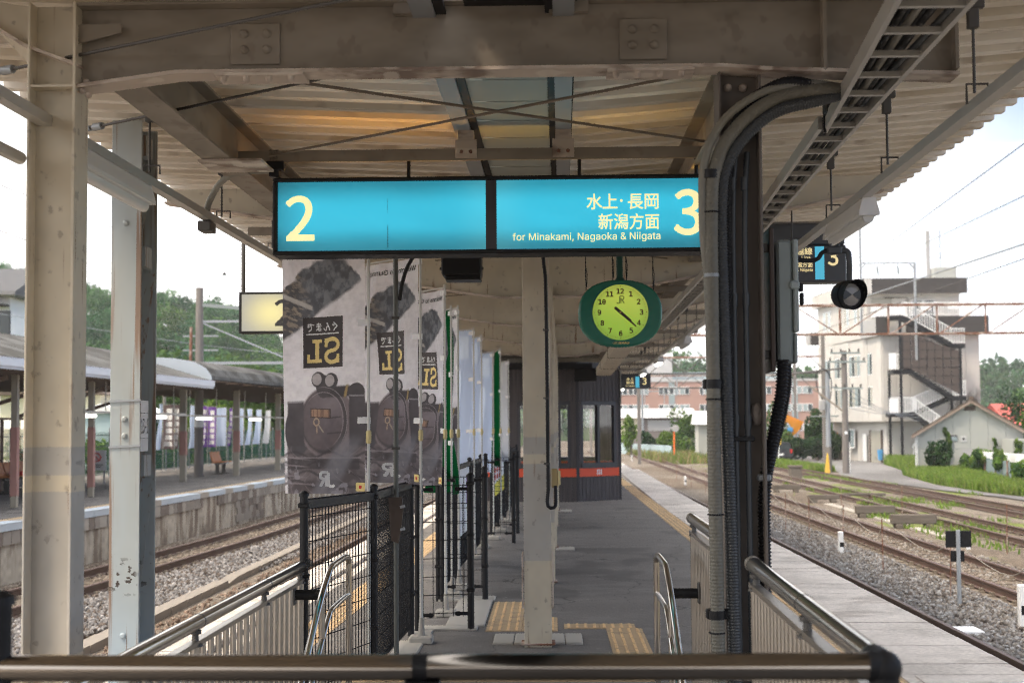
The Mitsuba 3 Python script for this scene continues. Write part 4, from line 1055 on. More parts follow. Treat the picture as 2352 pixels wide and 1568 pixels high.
put('pipe', Mesh().tube(smooth_path([(0.735, 7.0, 1.95), (0.728, 6.98, 2.3), (0.705, 6.95, 2.62), (0.705, 6.95, 2.78), (0.725, 6.95, 2.92), (0.785, 6.96, 3.05), (0.885, 6.97, 3.15), (1.03, 6.98, 3.225), (1.22, 7.0, 3.255), (1.34, 7.05, 3.25)], 60), 0.019, 12), 'mat_pale_conduit', cd)
cd = thing('conduit', 'dark ribbed conduit beside the pale one on the right column', 'conduit')
put('pipe', ribbed([(0.832, 6.97, 0.0), (0.82, 6.97, 0.95), (0.80, 6.97, 2.0), (0.79, 6.97, 2.6), (0.80, 6.97, 2.8), (0.85, 6.97, 2.93), (0.95, 6.98, 3.05), (1.07, 6.98, 3.13), (1.24, 7.0, 3.175), (1.36, 7.05, 3.215)], 0.028, 0.014, 0.0022, 12, 5), 'mat_dark_conduit', cd)
cd = thing('conduit', 'black conduit arching highest over the right column', 'conduit')
put('pipe', ribbed([(0.83, 7.06, 1.0), (0.83, 7.06, 2.6), (0.84, 7.05, 2.95), (0.90, 7.03, 3.13), (1.0, 7.0, 3.22), (1.12, 6.99, 3.262), (1.26, 7.02, 3.245), (1.37, 7.08, 3.235)], 0.026, 0.014, 0.002, 10, 4), 'mat_black_rubber', cd)
for i, x in enumerate((0.853, 0.908)):
    cd = thing('conduit', ('left one of the two slim grey steel conduits', 'right one of the two slim grey steel conduits')[i] + ' on the right column', 'conduit')
    put('pipe', Mesh().tube(smooth_path([(x + 0.008, 7.05, 0.0), (x + 0.003, 7.05, 1.0), (x, 7.05, 2.55), (x + 0.005, 7.055, 2.75), (x + 0.02, 7.07, 2.95)], 24), 0.0135, 10), 'mat_dark_conduit', cd)
    for z in (1.70, 2.26, 2.80):
        put('coupling', Mesh().lathe([(-0.03, 0.017), (0.03, 0.017)], [x + 0.002, 7.05, z], UP, 12), 'mat_dark_conduit', cd)
    for z in (1.62,):
        put('saddle', Mesh().cbox(x - 0.03, x + 0.03, 7.035, 7.07, z - 0.012, z + 0.012, 0.003), 'mat_black_steel', cd)
cd = thing('conduit', 'thick black corrugated hose hanging from the grey cabinet', 'hose')
put('pipe', ribbed([(1.085, 7.12, 1.985), (1.078, 7.12, 1.86), (1.05, 7.11, 1.71), (1.018, 7.1, 1.56), (0.995, 7.1, 1.43), (0.985, 7.1, 1.28), (0.985, 7.1, 0.9), (0.985, 7.1, 0.02)], 0.0275, 0.0165, 0.0042, 14, 6), 'mat_black_rubber', cd)
put('coupling', Mesh().cbox(0.955, 1.015, 7.06, 7.12, 1.425, 1.455, 0.006), 'mat_galvanised', cd)
cd = thing('conduit', 'thinner black corrugated hose behind the thick one under the cabinet', 'hose')
put('pipe', ribbed([(1.12, 7.2, 1.985), (1.122, 7.2, 1.90), (1.11, 7.2, 1.80), (1.075, 7.18, 1.66), (1.03, 7.16, 1.5), (1.0, 7.15, 1.36)], 0.016, 0.011, 0.003, 10, 5), 'mat_black_rubber', cd)
pg = thing('paper_bundle', 'crumpled grey cloth tied to the shaded right column at chest height', 'rag')
b = trimesh.creation.icosphere(subdivisions=3)
v = np.array(b.vertices)
v = v * np.array([0.026, 0.02, 0.05]) * (1 + 0.35 * (meshkit.noise(v * 4.3, 3)[:, None] - 0.5)) + [0.955, 7.08, 1.735]
put('rag', (v, np.array(b.faces)), 'mat_stone_dark', pg)
# electrical cabinet on a board on the column's right side
eb = thing('electrical_cabinet', 'narrow grey green electrical cabinet seen edge on, mounted right of the shaded column', 'electrical cabinet')
put('mounting_board', Mesh().cbox(1.028, 1.050, 7.10, 7.62, 1.93, 2.60, 0.004), 'mat_brown_board', eb)
for z in (1.99, 2.49):
    put('rust_channel', Mesh().cbox(0.995, 1.027, 7.13, 7.17, z, z + 0.04, 0.004), 'mat_dark_steel', eb)
put('case', Mesh().cbox(1.068, 1.142, 7.15, 7.60, 1.968, 2.55, 0.012), 'mat_grey_green', eb)
put('door', Mesh().cbox(1.144, 1.168, 7.14, 7.60, 2.115, 2.552, 0.006), 'mat_grey_green_light', eb)
put('lower_cover', Mesh().cbox(1.144, 1.160, 7.15, 7.60, 1.97, 2.11, 0.005), 'mat_grey_green', eb)
put('latch', Mesh().cbox(1.125, 1.172, 7.128, 7.150, 2.315, 2.355, 0.008), 'mat_grey_green_light', eb)
put('padlock', Mesh().cbox(1.172, 1.19, 7.14, 7.18, 2.305, 2.345, 0.005).cbox(1.174, 1.192, 7.14, 7.17, 2.24, 2.30, 0.006), 'mat_black', eb)
for z in (2.0, 2.45):
    put('bracket', Mesh().cbox(1.05, 1.069, 7.2, 7.5, z, z + 0.05, 0.003), 'mat_dark_steel', eb)
# departure signal lamp
sl = thing('signal_lamp', 'round black hooded signal lamp hanging on a bent pipe right of the cabinet', 'signal lamp')
ax = unit([0.36, -1, -0.06])
cc = np.array([1.415, 7.24, 2.295])
put('body', Mesh().lathe([(-0.075, 0.001), (-0.074, 0.042), (-0.05, 0.062), (0.0, 0.066), (0.0, 0.069), (0.02, 0.069), (0.02, 0.066), (0.03, 0.066)], cc, ax, 28), 'mat_black_steel', sl)
u1 = unit(np.cross(ax, UP))
u2 = np.cross(u1, ax)
hood = Mesh()
g = np.linspace(0, 2 * np.pi, 37)
ln = 0.015 + 0.055 * (0.5 + 0.5 * np.sin(g + 0.6))
ro = np.array([cc + ax * 0.028 + 0.068 * (math.cos(a) * u1 + math.sin(a) * u2) for a in g])
rt = np.array([cc + ax * (0.028 + l) + 0.072 * (math.cos(a) * u1 + math.sin(a) * u2) for a, l in zip(g, ln)])
ri = np.array([cc + ax * 0.028 + 0.064 * (math.cos(a) * u1 + math.sin(a) * u2) for a in g])
rj = np.array([cc + ax * (0.028 + l) + 0.072 * (math.cos(a) * u1 + math.sin(a) * u2) for a, l in zip(g, ln)])
for i in range(36):
    hood.flat([ro[i], ro[i + 1], rt[i + 1], rt[i]], [[0, 1, 2, 3]])
    hood.flat([ri[i + 1], ri[i], rj[i], rj[i + 1]], [[0, 1, 2, 3]])
    hood.flat([rt[i], rt[i + 1], rj[i + 1], rj[i]], [[0, 1, 2, 3]])
put('hood', hood, 'mat_black', sl, smooth=False)
put('bezel', Mesh().lathe([(0.03, 0.068), (0.034, 0.054), (0.026, 0.052)], cc, ax, 28), 'mat_black_steel', sl)
put('lens', Mesh().lathe([(0.028, 0.054), (0.036, 0.036), (0.039, 0.0005)], cc, ax, 24), 'mat_lens', sl)
for s in (0, 1):
    wd = Mesh()
    for i in range(6):
        a0, a1 = [math.pi * s - 0.55 + 1.1 * q / 6 for q in (i, i + 1)]
        P = [cc + ax * 0.0405 + r * (math.cos(a) * u1 + math.sin(a) * u2) for r, a in ((0.004, a0), (0.048, a0), (0.048, a1), (0.004, a1))]
        P[1], P[2] = P[1] - ax * 0.003, P[2] - ax * 0.003
        wd.flat(P, [[0, 1, 2, 3]])
    put('lens_shade', wd, 'mat_dark_conduit', sl, smooth=False)  # the two darker wedges of the lens pattern
put('pipe', Mesh().tube(smooth_path([(1.165, 7.22, 2.475), (1.20, 7.22, 2.46), (1.245, 7.22, 2.457), (1.275, 7.22, 2.468), (1.292, 7.22, 2.492), (1.32, 7.22, 2.505)], 30), 0.0105, 10), 'mat_black_rubber', sl)
put('joint_box', Mesh().cbox(1.315, 1.385, 7.195, 7.245, 2.485, 2.522, 0.006).tube([[1.33, 7.2, 2.52], [1.33, 7.2, 2.535]], 0.006, 6).tube([[1.37, 7.2, 2.52], [1.37, 7.2, 2.535]], 0.006, 6), 'mat_dark_conduit', sl)
put('drop_pipe', Mesh().tube(smooth_path([(1.38, 7.22, 2.503), (1.405, 7.22, 2.503), (1.418, 7.22, 2.49), (1.420, 7.22, 2.46), (1.422, 7.23, 2.40), (1.422, 7.235, 2.355)], 30), 0.0145, 12), 'mat_dark_conduit', sl)

# ---- lamp rails, hangers and fluorescent lamps under the eaves
for side in (1, -1):
    rx = (lambda y: 1.86 + 0.0125 * y) if side > 0 else (lambda y: -2.40 + 0.008 * y)
    rl = thing('lamp_rail', f'long grey lighting channel hanging under the {"right" if side > 0 else "left"} eave of the canopy', 'lighting rail')
    put('channel', Mesh().bar([rx(2.5), 2.5, 3.12], [rx(58), 58, 3.12], 0.06, 0.05), 'mat_tray_steel', rl)
    for y in np.arange(3.05, 46, 1.855):
        if side < 0 and y < 7.2:
            continue
        x = rx(y) - 0.045 * side
        z1 = float(deck_z(x - dx(y)))
        h = Mesh().tube([[x, y, 3.15], [x, y, z1]], 0.007, 6).cbox(x - 0.024, x + 0.024, y - 0.022, y + 0.022, 3.44, 3.53, 0.004).cbox(x - 0.02, x + 0.05, y - 0.02, y + 0.02, 3.53, 3.57, 0.004)
        h.tube([[x - 0.035, y, 3.10], [x - 0.035, y, 3.19], [x + 0.06, y, 3.19], [x + 0.06, y, 3.14]], 0.006, 6)
        put('hanger', h, 'mat_dark_steel', rl)
    lamps = [(9.5, 1.25, 0), (17, 1.25, 0), (24, 1.25, 0), (31.2, 1.25, 1), (37.9, 1.25, 1), (45.7, 1.25, 1), (53, 1.25, 1)] if side > 0 else [(7.45, 1.3, 0), (13.6, 1.2, 0)]
    for i, (y, L, lit) in enumerate(lamps):
        c = rx(y) + (0.02 if side > 0 else -0.01)
        if side > 0:
            lab = ('unlit white fluorescent lamp nearest on the right, above the signal lamp', 'unlit fluorescent lamp under the right eave hidden behind the right column', 'unlit fluorescent lamp under the right eave just left of the conduits',
                   'lit lamp under the right eave, nearest of the glowing row', 'second glowing lamp of the right eave row', 'third glowing lamp of the right eave row', 'farthest glowing lamp of the right eave, by the waiting room corner')[i]
        else:
            lab = ('white fluorescent lamp fixture between the two left columns', 'pale lamp fixture at the left eave beside the nearest banner')[i]
        fl = thing('fluorescent_lamp', lab, 'lamp')
        hs = Mesh()
        P = [(-0.035, 0), (0.035, 0), (0.058, -0.085), (0.058, -0.105), (-0.058, -0.105), (-0.058, -0.085)]
        hs.prism(P, [c, y, 3.094], RIGHT, UP, [0, 1, 0], L)
        put('housing', hs, 'mat_lamp_white', fl)
        for e in (y - 0.012, y + L):
            put('end_cap', Mesh().prism([(p[0] * 1.1, p[1] * 1.08) for p in P], [c, e, 3.097], RIGHT, UP, [0, 1, 0], 0.012), 'mat_white_plastic', fl)
        put('tube', Mesh().tube([[c, y + 0.02, 2.972], [c, y + L - 0.02, 2.972]], 0.034, 12), 'mat_lamp_white', fl, emit=[9 * LIT, 8.6 * LIT, 7.6 * LIT] if lit else None)
pp = thing('pipe_run', 'grey pipe below the lighting rail at the left edge, ending at the nearest column', 'pipe')
put('pipe', Mesh().tube([[-2.47, 3, 2.93], [-2.43, 6.9, 2.93]], 0.03, 10), 'mat_tray_steel', pp)
put('joint', Mesh().tube([[-2.455, 5.6, 2.93], [-2.452, 5.85, 2.93]], 0.036, 10), 'mat_dark_steel', pp)
bc = thing('conduit', 'curved beige conduit dropping from the hanging sign to the left lighting rail', 'conduit')
put('pipe', Mesh().tube(smooth_path([(-1.76, 9.76, 3.345), (-1.90, 9.78, 3.352), (-2.04, 9.82, 3.345), (-2.16, 9.95, 3.31), (-2.25, 10.1, 3.25), (-2.31, 10.2, 3.17), (-2.335, 10.28, 3.07)], 40), 0.021, 12), 'mat_pale_conduit', bc)
put('socket', Mesh().cbox(-2.375, -2.29, 10.2, 10.38, 3.02, 3.09, 0.006), 'mat_dark_steel', bc)


# ================================================================ signs, clock, display
def glow_fn(p, n, uv):
    """the light of tubes behind the blue sheet"""
    zz = (p.z - 3.035) / 0.22
    v = 1.0 - 0.58 * smoothstep(0.25, 1.05, dr.abs(zz - 0.05)) - 0.10 * smoothstep(0.2, -0.9, zz)
    e = smoothstep(-1.74, -1.50, p.x) * smoothstep(1.05, 0.90, p.x)
    hot = smoothstep(0.28, 0.02, dr.abs(p.x + 0.36)) * 0.28
    wav = 0.26 * (fbm(p.x * 1.6 + 2.0 * p.z, p.z * 5, 1, 3) - 0.5)
    b = v * (0.62 + 0.38 * e) + wav
    return mi.Color3f(0.030, 0.47, 0.66) * (b * LIT) + mi.Color3f(0.10, 0.16, 0.10) * (hot * LIT)


mat('mat_sign_sheet', (0.05, 0.30, 0.42), 0.3)
hs = thing('hanging_sign', 'long glowing blue platform sign reading 2 and 3 with destination text', 'sign')
fr = Mesh()
for a in ((-1.772, 1.055, 3.262, 3.287), (-1.772, 1.055, 2.788, 2.815), (-1.772, -1.742, 2.815, 3.262), (0.985, 1.055, 2.815, 3.262)):
    fr.cbox(a[0], a[1], 9.68, 9.94, a[2], a[3], 0.006)
put('frame', fr, 'mat_black', hs)
put('divider', Mesh().cbox(-0.402, -0.333, 9.685, 9.94, 2.815, 3.262, 0.003), 'mat_dark_frame', hs)
put('back', Mesh().box(-1.742, 0.985, 9.92, 9.93, 2.815, 3.262), 'mat_black', hs)
put('vent', Mesh().box(-1.65, -0.42, 9.79, 9.83, 3.288, 3.293), 'mat_print_black', hs, emit=(15 * LIT, 7.0 * LIT, 1.2 * LIT))
put('vent', Mesh().box(-0.32, 0.95, 9.79, 9.83, 3.288, 3.293), 'mat_print_black', hs, emit=(7.5 * LIT, 4.6 * LIT, 1.3 * LIT))
GOLD = (0.86 * LIT, 0.75 * LIT, 0.40 * LIT)


def glow_sheet(name, parent, x0, x1, y, z0, z1, fn, bsdf):
    """a flat sheet that faces -y and glows unevenly"""
    put(name, (np.array([[x0, y, z0], [x1, y, z0], [x1, y, z1], [x0, y, z1]]), np.array([[0, 1, 2], [0, 2, 3]])), bsdf, parent, smooth=False, emit=proc(fn), uv=np.array([[0, 0], [1, 0], [1, 1], [0, 1.0]]))


def lettering(parent, parts, bsdf, emit=None, name='lettering'):
    v, f, n = [], [], 0
    for a, b in parts:
        v.append(a)
        f.append(np.asarray(b) + n)
        n += len(a)
    put(name, (np.vstack(v), np.vstack(f)), bsdf, parent, smooth=False, emit=emit)


def gtext(keys, w, h, x, y, z, gap=0.0):
    v, f = glyph_mesh(keys, w, h, gap)
    return facing(v, x, y, z), f


def ltext(text, width, x, y, z, bold=False):
    v, f = latin_mesh(text, width, bold=bold)
    return facing(v, x, y, z), f


dot = trimesh.creation.cylinder(radius=0.009, height=0.004, sections=12)
glow_sheet('light_panel', hs, -1.742, -0.402, 9.707, 2.815, 3.262, glow_fn, 'mat_sign_sheet')
glow_sheet('light_panel', hs, -0.333, 0.985, 9.707, 2.815, 3.262, glow_fn, 'mat_sign_sheet')
lettering(hs, [gtext(['big2'], 0.185, 0.292, -1.690, 9.704, 2.882), gtext(['big3'], 0.180, 0.296, 0.800, 9.704, 2.895),
               gtext(['水', '上'], 0.105, 0.108, 0.240, 9.704, 3.068, -0.004), (facing(np.array(dot.vertices), 0.466, 9.704, 3.122), np.array(dot.faces)),
               gtext(['長', '岡'], 0.105, 0.108, 0.503, 9.704, 3.068, -0.002), gtext(['新', '潟', '方', '面'], 0.099, 0.108, 0.315, 9.704, 2.938, 0),
               ltext('for Minakami, Nagaoka & Niigata', 0.945, -0.232, 9.704, 2.872)], 'mat_gold_print', GOLD)
put('joint_line', Mesh().box(-1.034, -1.031, 9.702, 9.7045, 2.83, 2.98).box(-1.034, -1.0325, 9.702, 9.7045, 3.06, 3.15), 'mat_dark_frame', hs)
put('bracket', Mesh().cbox(-1.80, -1.735, 9.70, 9.80, 3.30, 3.475, 0.006).cbox(-1.82, -1.70, 9.69, 9.76, 3.34, 3.40, 0.006), 'mat_black_steel', hs)
for x in (-0.9, 0.2, 0.95):
    put('bracket', Mesh().tube([[x, 9.735, 3.29], [x, 9.735, 3.46]], 0.012, 8), 'mat_black_steel', hs)

# dark sign behind the signal lamp: only its right half shows
fs = thing('route_sign', 'dark hanging sign with a blue stripe and the number 3, behind the signal lamp', 'sign')
put('case', Mesh().cbox(1.62, 2.535, 13.0, 13.22, 2.895, 3.215, 0.012), 'mat_sign_dark', fs)
put('hood', Mesh().cbox(1.62, 2.525, 13.0, 13.2, 3.217, 3.40, 0.01), 'mat_sign_dark', fs)
put('stripe', Mesh().box(2.268, 2.345, 12.990, 12.998, 2.918, 3.20), 'mat_sign_sheet', fs, emit=(0.05 * LIT, 0.34 * LIT, 0.48 * LIT))
lettering(fs, [gtext(['big3'], 0.088, 0.150, 2.377, 12.996, 3.035), gtext(['越', '線'], 0.072, 0.066, 2.105, 12.996, 3.130), ltext('Line', 0.075, 2.155, 12.996, 3.09),
               gtext(['新', '潟', '方', '面'], 0.045, 0.046, 2.068, 12.996, 3.022), ltext('for Minakami & Niigata', 0.36, 1.888, 12.996, 2.988)], 'mat_gold_print', (0.62 * LIT, 0.52 * LIT, 0.30 * LIT))
# more signs far along the platform
fs = thing('route_sign', 'small far dark sign with blue stripe and number 3 beside the waiting room roof', 'sign')
put('case', Mesh().cbox(1.72, 2.64, 40.0, 40.2, 2.67, 3.06, 0.01), 'mat_sign_dark', fs)
put('stripe', Mesh().box(2.24, 2.34, 39.99, 39.998, 2.69, 2.98), 'mat_sign_sheet', fs, emit=(0.05 * LIT, 0.34 * LIT, 0.48 * LIT))
lettering(fs, [gtext(['big3'], 0.11, 0.18, 2.42, 39.996, 2.77), gtext(['水', '上'], 0.1, 0.08, 2.0, 39.996, 2.88), gtext(['新', '潟'], 0.1, 0.07, 2.0, 39.996, 2.79), ltext('for Niigata', 0.24, 1.97, 39.996, 2.72)], 'mat_gold_print', (0.70 * LIT, 0.58 * LIT, 0.30 * LIT))
# lit number box on the left
nb = thing('number_sign', 'glowing pale yellow box sign with a black 2 left of the banners', 'sign')
X0, X1, Yn = -3.49, -2.80, 17.0


def warm_fn(p, n, uv):
    g = smoothstep(0.42, 0.0, dr.sqrt(dr.square(p.x + 3.12) + dr.square((p.z - 2.98) * 1.3)))
    return mix(mi.Color3f(0.42, 0.40, 0.33), mi.Color3f(0.95, 0.82, 0.36), g) * LIT


fr = Mesh()
for a in ((X0, X1, 3.19, 3.215), (X0, X1, 2.755, 2.775), (X0, X0 + 0.03, 2.775, 3.19), (X1 - 0.03, X1, 2.775, 3.19)):
    fr.cbox(a[0], a[1], Yn, Yn + 0.25, a[2], a[3], 0.005)
put('frame', fr, 'mat_black', nb)
glow_sheet('light_panel', nb, X0 + 0.03, X1 - 0.03, Yn + 0.012, 2.775, 3.19, warm_fn, 'mat_print_black')
put('back', Mesh().box(X0 + 0.03, X1 - 0.03, Yn + 0.2, Yn + 0.22, 2.775, 3.19), 'mat_black', nb)
lettering(nb, [gtext(['big2'], 0.19, 0.30, -3.085, Yn + 0.011, 2.83)], 'mat_print_black')
put('hanger', Mesh().tube([[X0 + 0.03, 17.1, 3.21], [X0 + 0.03, 17.1, 3.98]], 0.024, 8).bar([X0 - 0.02, 17.1, 3.97], [-2.6, 17.1, 3.94], 0.05, 0.05), 'mat_dark_steel', nb)

# ---- clock
ck = thing('platform_clock', 'green oval station clock with a lit yellow green dial showing twenty past four', 'clock')
CX, CYY, CZ = 0.63, 13.5, 2.683
g = np.linspace(0, 2 * np.pi, 72, endpoint=False)


def superell(a, b, e):
    return np.c_[a * np.sign(np.cos(g)) * np.abs(np.cos(g)) ** (2 / e), b * np.sign(np.sin(g)) * np.abs(np.sin(g)) ** (2 / e)]


m = Mesh()
for (s0, y0), (s1, y1) in zip(((0.0, 0.0), (0.95, 0.0), (0.985, 0.012), (1.0, 0.035), (1.0, 0.16)), ((0.95, 0.0), (0.985, 0.012), (1.0, 0.035), (1.0, 0.16), (0.97, 0.19))):
    A, B = superell(0.372 * max(s0, 1e-4), 0.298 * max(s0, 1e-4), 2.35), superell(0.372 * s1, 0.298 * s1, 2.35)
    v = np.vstack([np.c_[CX + A[:, 0], np.full(72, CYY + y0), CZ + A[:, 1]], np.c_[CX + B[:, 0], np.full(72, CYY + y1), CZ + B[:, 1]]])
    j = np.arange(72)
    m.add(v, np.stack([j, (j + 1) % 72, (j + 1) % 72 + 72, j + 72], 1))
put('case', m, 'mat_clock_green', ck)


def dial_fn(p, n, uv):
    r = dr.sqrt(dr.square(p.x - CX) + dr.square(p.z - CZ))
    t = smoothstep(-0.20, 0.20, p.z - CZ - 0.03 + 0.15 * (p.x - CX))
    c = mix(mi.Color3f(0.34, 0.48, 0.025), mi.Color3f(0.56, 0.60, 0.07), t)
    return c * (0.72 + 0.28 * smoothstep(0.25, 0.15, r)) * LIT * 0.80


ga = np.arange(48) * np.pi / 24
dv = np.vstack([[[CX, CYY - 0.006, CZ + 0.006]], np.c_[CX + 0.2475 * np.cos(ga), np.full(48, CYY - 0.006), CZ + 0.006 + 0.2475 * np.sin(ga)]])
df = np.stack([np.zeros(48, int), 1 + np.arange(48), 1 + (np.arange(48) + 1) % 48], 1)
put('dial', (dv, df), 'mat_clock_green', ck, smooth=False, emit=proc(dial_fn), uv=0.5 + (dv[:, [0, 2]] - [CX, CZ + 0.006]) / 0.5)
parts, ticks = [], Mesh()
for h in range(1, 13):
    a = math.pi / 2 - h * math.pi / 6
    x, z = CX + 0.187 * math.cos(a), CZ + 0.006 + 0.187 * math.sin(a)
    ds = ['n' + c for c in str(h)]
    w = 0.031
    parts.append(gtext(ds, w, 0.047, x - w * len(ds) / 2 - 0.002 * (len(ds) - 1), CYY - 0.0075, z - 0.0235, 0.003))
for q in range(60):
    a = q * math.pi / 30
    r1, w = (0.236, 0.005) if q % 5 == 0 else (0.230, 0.0018)
    d = np.array([math.cos(a), 0, math.sin(a)])
    c0 = np.array([CX, CYY - 0.009, CZ + 0.006])
    ticks.bar(c0 + d * (0.222 if q % 5 else 0.226), c0 + d * r1, w, 0.003, up=(0, 1, 0))
lettering(ck, parts, 'mat_print_black', name='numerals')
put('minute_marks', ticks, 'mat_print_black', ck)
for nm, ang, l0, l1, w in (('hour_hand', 131, -0.066, 0.130, 0.022), ('minute_hand', 133, -0.05, 0.195, 0.013)):
    a = math.radians(90 - ang)
    d = np.array([math.cos(a), 0, math.sin(a)])
    c0 = np.array([CX, CYY - (0.016 if nm == 'hour_hand' else 0.021), CZ + 0.006])
    s = np.cross(d, [0, 1, 0])
    P = [c0 + d * l0 - s * w * 0.55, c0 + d * 0.0 - s * w * 0.6, c0 + d * l1 * 0.9 - s * w * 0.5, c0 + d * l1, c0 + d * l1 * 0.9 + s * w * 0.5, c0 + s * w * 0.6, c0 + d * l0 + s * w * 0.55]
    put(nm, Mesh().prism([((p - c0) @ d, (p - c0) @ s) for p in P], c0, d, s, NEAR, 0.003), 'mat_print_black', ck)
put('hub', Mesh().lathe([(0, 0.007), (0.01, 0.006), (0.011, 0.0005)], [CX, CYY - 0.016, CZ + 0.006], NEAR, 12), 'mat_gold_print', ck)
# the railway letters on the dial: J and R drawn as strokes
jr = Mesh()


def strokes(m, pts, w, o, s, y):
    for p, q in zip(pts[:-1], pts[1:]):
        m.bar([o[0] + p[0] * s, y, o[1] + p[1] * s], [o[0] + q[0] * s, y, o[1] + q[1] * s], w, 0.003, up=(0, 1, 0))


J = [(0.0, 0.12), (0.06, 0.03), (0.16, 0.0), (0.30, 0.0), (0.40, 0.08), (0.42, 0.2), (0.42, 1.0)]
R1 = [(0.42, 1.0), (0.86, 1.0), (0.98, 0.9), (1.0, 0.75), (0.95, 0.6), (0.82, 0.54), (0.58, 0.52)]
R2 = [(0.58, 0.80), (0.58, 0.0)]
R3 = [(0.72, 0.52), (1.02, 0.0)]
for st in (J, R1, R2, R3):
    strokes(jr, st, 0.007, (CX - 0.032, CZ + 0.086), 0.064, CYY - 0.009)
put('logo', jr, 'mat_dark_green', ck)
lettering(ck, [ltext('LED', 0.050, CX - 0.070, CYY - 0.0005, CZ - 0.275), gtext(['照', '明', '時', '計'], 0.023, 0.021, CX - 0.016, CYY - 0.0005, CZ - 0.276, 0.001)], 'mat_gold_print')
put('stem', Mesh().cbox(CX - 0.028, CX + 0.028, 13.56, 13.62, 2.975, 3.22, 0.008).cbox(CX - 0.042, CX + 0.042, 13.55, 13.63, 3.20, 3.32, 0.008).cbox(CX - 0.038, CX + 0.038, 13.55, 13.63, 2.965, 3.0, 0.006).tube([[CX, 13.59, 3.3], [CX, 13.59, 3.72]], 0.02, 8), 'mat_dark_green', ck)
for x, z0 in ((CX - 0.30, 2.90), (CX - 0.06, 2.985), (CX + 0.06, 2.985), (CX + 0.30, 2.90)):
    put('chain', Mesh().ring([x, 13.59, z0 + 0.012], [1, 0, 0], 0.014, 0.004, 12).tube([[x, 13.59, z0 + 0.025], [x - 0.004, 13.59, z0 + 0.14], [x, 13.59, 3.45]], 0.005, 6).tube([[x + 0.006, 13.6, z0 + 0.025], [x + 0.010, 13.6, z0 + 0.14], [x, 13.6, z0 + 0.2]], 0.004, 6), 'mat_black_steel', ck)
dp = thing('display_unit', 'black back of a departure display hanging left of the centre post', 'display')
put('case', Mesh().cbox(-0.925, -0.585, 13.0, 13.35, 2.985, 3.22, 0.012), 'mat_black', dp)
put('lower_case', Mesh().cbox(-0.895, -0.590, 13.02, 13.3, 2.945, 2.984, 0.006), 'mat_black_steel', dp)
put('knob', Mesh().lathe([(0, 0.012), (0.02, 0.012), (0.021, 0.001)], [-0.585, 13.1, 3.05], RIGHT, 10).lathe([(0, 0.012), (0.02, 0.012), (0.021, 0.001)], [-0.925, 13.1, 3.05], -RIGHT, 10), 'mat_black_steel', dp)
put('hanger', Mesh().tube([[-0.755, 13.2, 3.2], [-0.755, 13.2, 3.65]], 0.02, 8), 'mat_black_steel', dp)
ad = thing('air_duct', 'long square beige duct under the canopy running to the waiting room', 'duct')
put('casing', Mesh().hexa([[1.03, 23.2, 2.93], [1.33, 23.2, 2.93], [1.37, 34.3, 2.82], [1.03, 34.3, 2.82], [1.03, 23.2, 3.08], [1.33, 23.2, 3.08], [1.37, 34.3, 2.97], [1.03, 34.3, 2.97]]), 'mat_cream_paint', ad)
put('strap', Mesh().box(1.02, 1.36, 27, 27.05, 2.885, 3.45), 'mat_brown_steel', ad)
put('strap', Mesh().box(1.02, 1.38, 31, 31.05, 2.845, 3.45), 'mat_brown_steel', ad)

# ---- cable and switch box on the centre post
cb = thing('post_cable', 'black cable running down the right edge of the nearest centre post and looping up again', 'cable')
put('cable', Mesh().tube(smooth_path([(0.035, 11.6, 3.35), (-0.02, 11.62, 3.12), (-0.045, 11.64, 3.0), (-0.028, 11.64, 2.8), (-0.022, 11.64, 2.0), (-0.02, 11.64, 1.2), (-0.028, 11.64, 1.12), (-0.020, 11.64, 1.075), (0.01, 11.64, 1.062), (0.035, 11.65, 1.08), (0.038, 11.66, 1.14), (0.034, 11.68, 1.23)], 90), 0.0135, 8), 'mat_black_rubber', cb)
for z in (2.42, 1.9, 1.40):
    put('saddle', Mesh().cbox(-0.052, -0.005, 11.625, 11.66, z - 0.008, z + 0.008, 0.003), 'mat_dark_steel', cb)
sb = thing('switch_box', 'small yellowish switch box on the right side of the nearest centre post', 'switch box')
put('box', Mesh().cbox(0.005, 0.055, 11.70, 11.80, 1.215, 1.36, 0.006), 'mat_tan_box', sb)
put('lid', Mesh().cbox(0.056, 0.075, 11.695, 11.805, 1.235, 1.345, 0.006), 'mat_yellowed_plastic', sb)

# ================================================================ banners and the black mesh fence
def cloth_fn(P, d, w, top, h, ph, amp=0.05, lean=0.0, curl=0.0, fold=0.0):
    d = np.array([d[0], d[1], 0.0])
    d = d / np.linalg.norm(d)
    nrm = np.array([-d[1], d[0], 0.0])
    if nrm[1] > 0:
        nrm = -nrm

    def S(u, v, off=0.0):
        """u along the cloth away from the pole, v downwards, both 0..1; off = distance in front"""
        u, v = np.asarray(u, float), np.asarray(v, float)
        wav = amp * (0.25 + v) * np.sin(5.2 * u + 2.1 * v + ph) * u + 0.35 * amp * np.sin(9 * v + 3 * u + ph * 2) * u + curl * v ** 3 * u ** 2 + 0.020 * np.sin(11 * u + 6 * v * np.cos(2 * u + ph)) * (0.2 + v) * u
        us = 1 - u if d[0] < 0 else u
        wav = wav + fold * np.exp(-((us + 1.25 * (v - 0.85) - 0.52) / 0.10) ** 2) * np.clip((v - 0.60) / 0.2, 0, 1) + 0.5 * fold * np.exp(-((us - 0.25 + 0.3 * v) / 0.07) ** 2) * np.clip((0.55 - v) / 0.3, 0, 1)
        along = u * w * (1 - 0.10 * v * u - 0.06 * np.clip(v - 0.3, 0, 1) * u - 0.03 * np.sin(4 * v + ph)) + lean * v ** 2
        z = top - v * h - 0.03 * u * np.sin(3 * v + ph)
        return np.asarray(P) + along[..., None] * d + (wav + off)[..., None] * nrm + z[..., None] * UP * 1.0

    return S


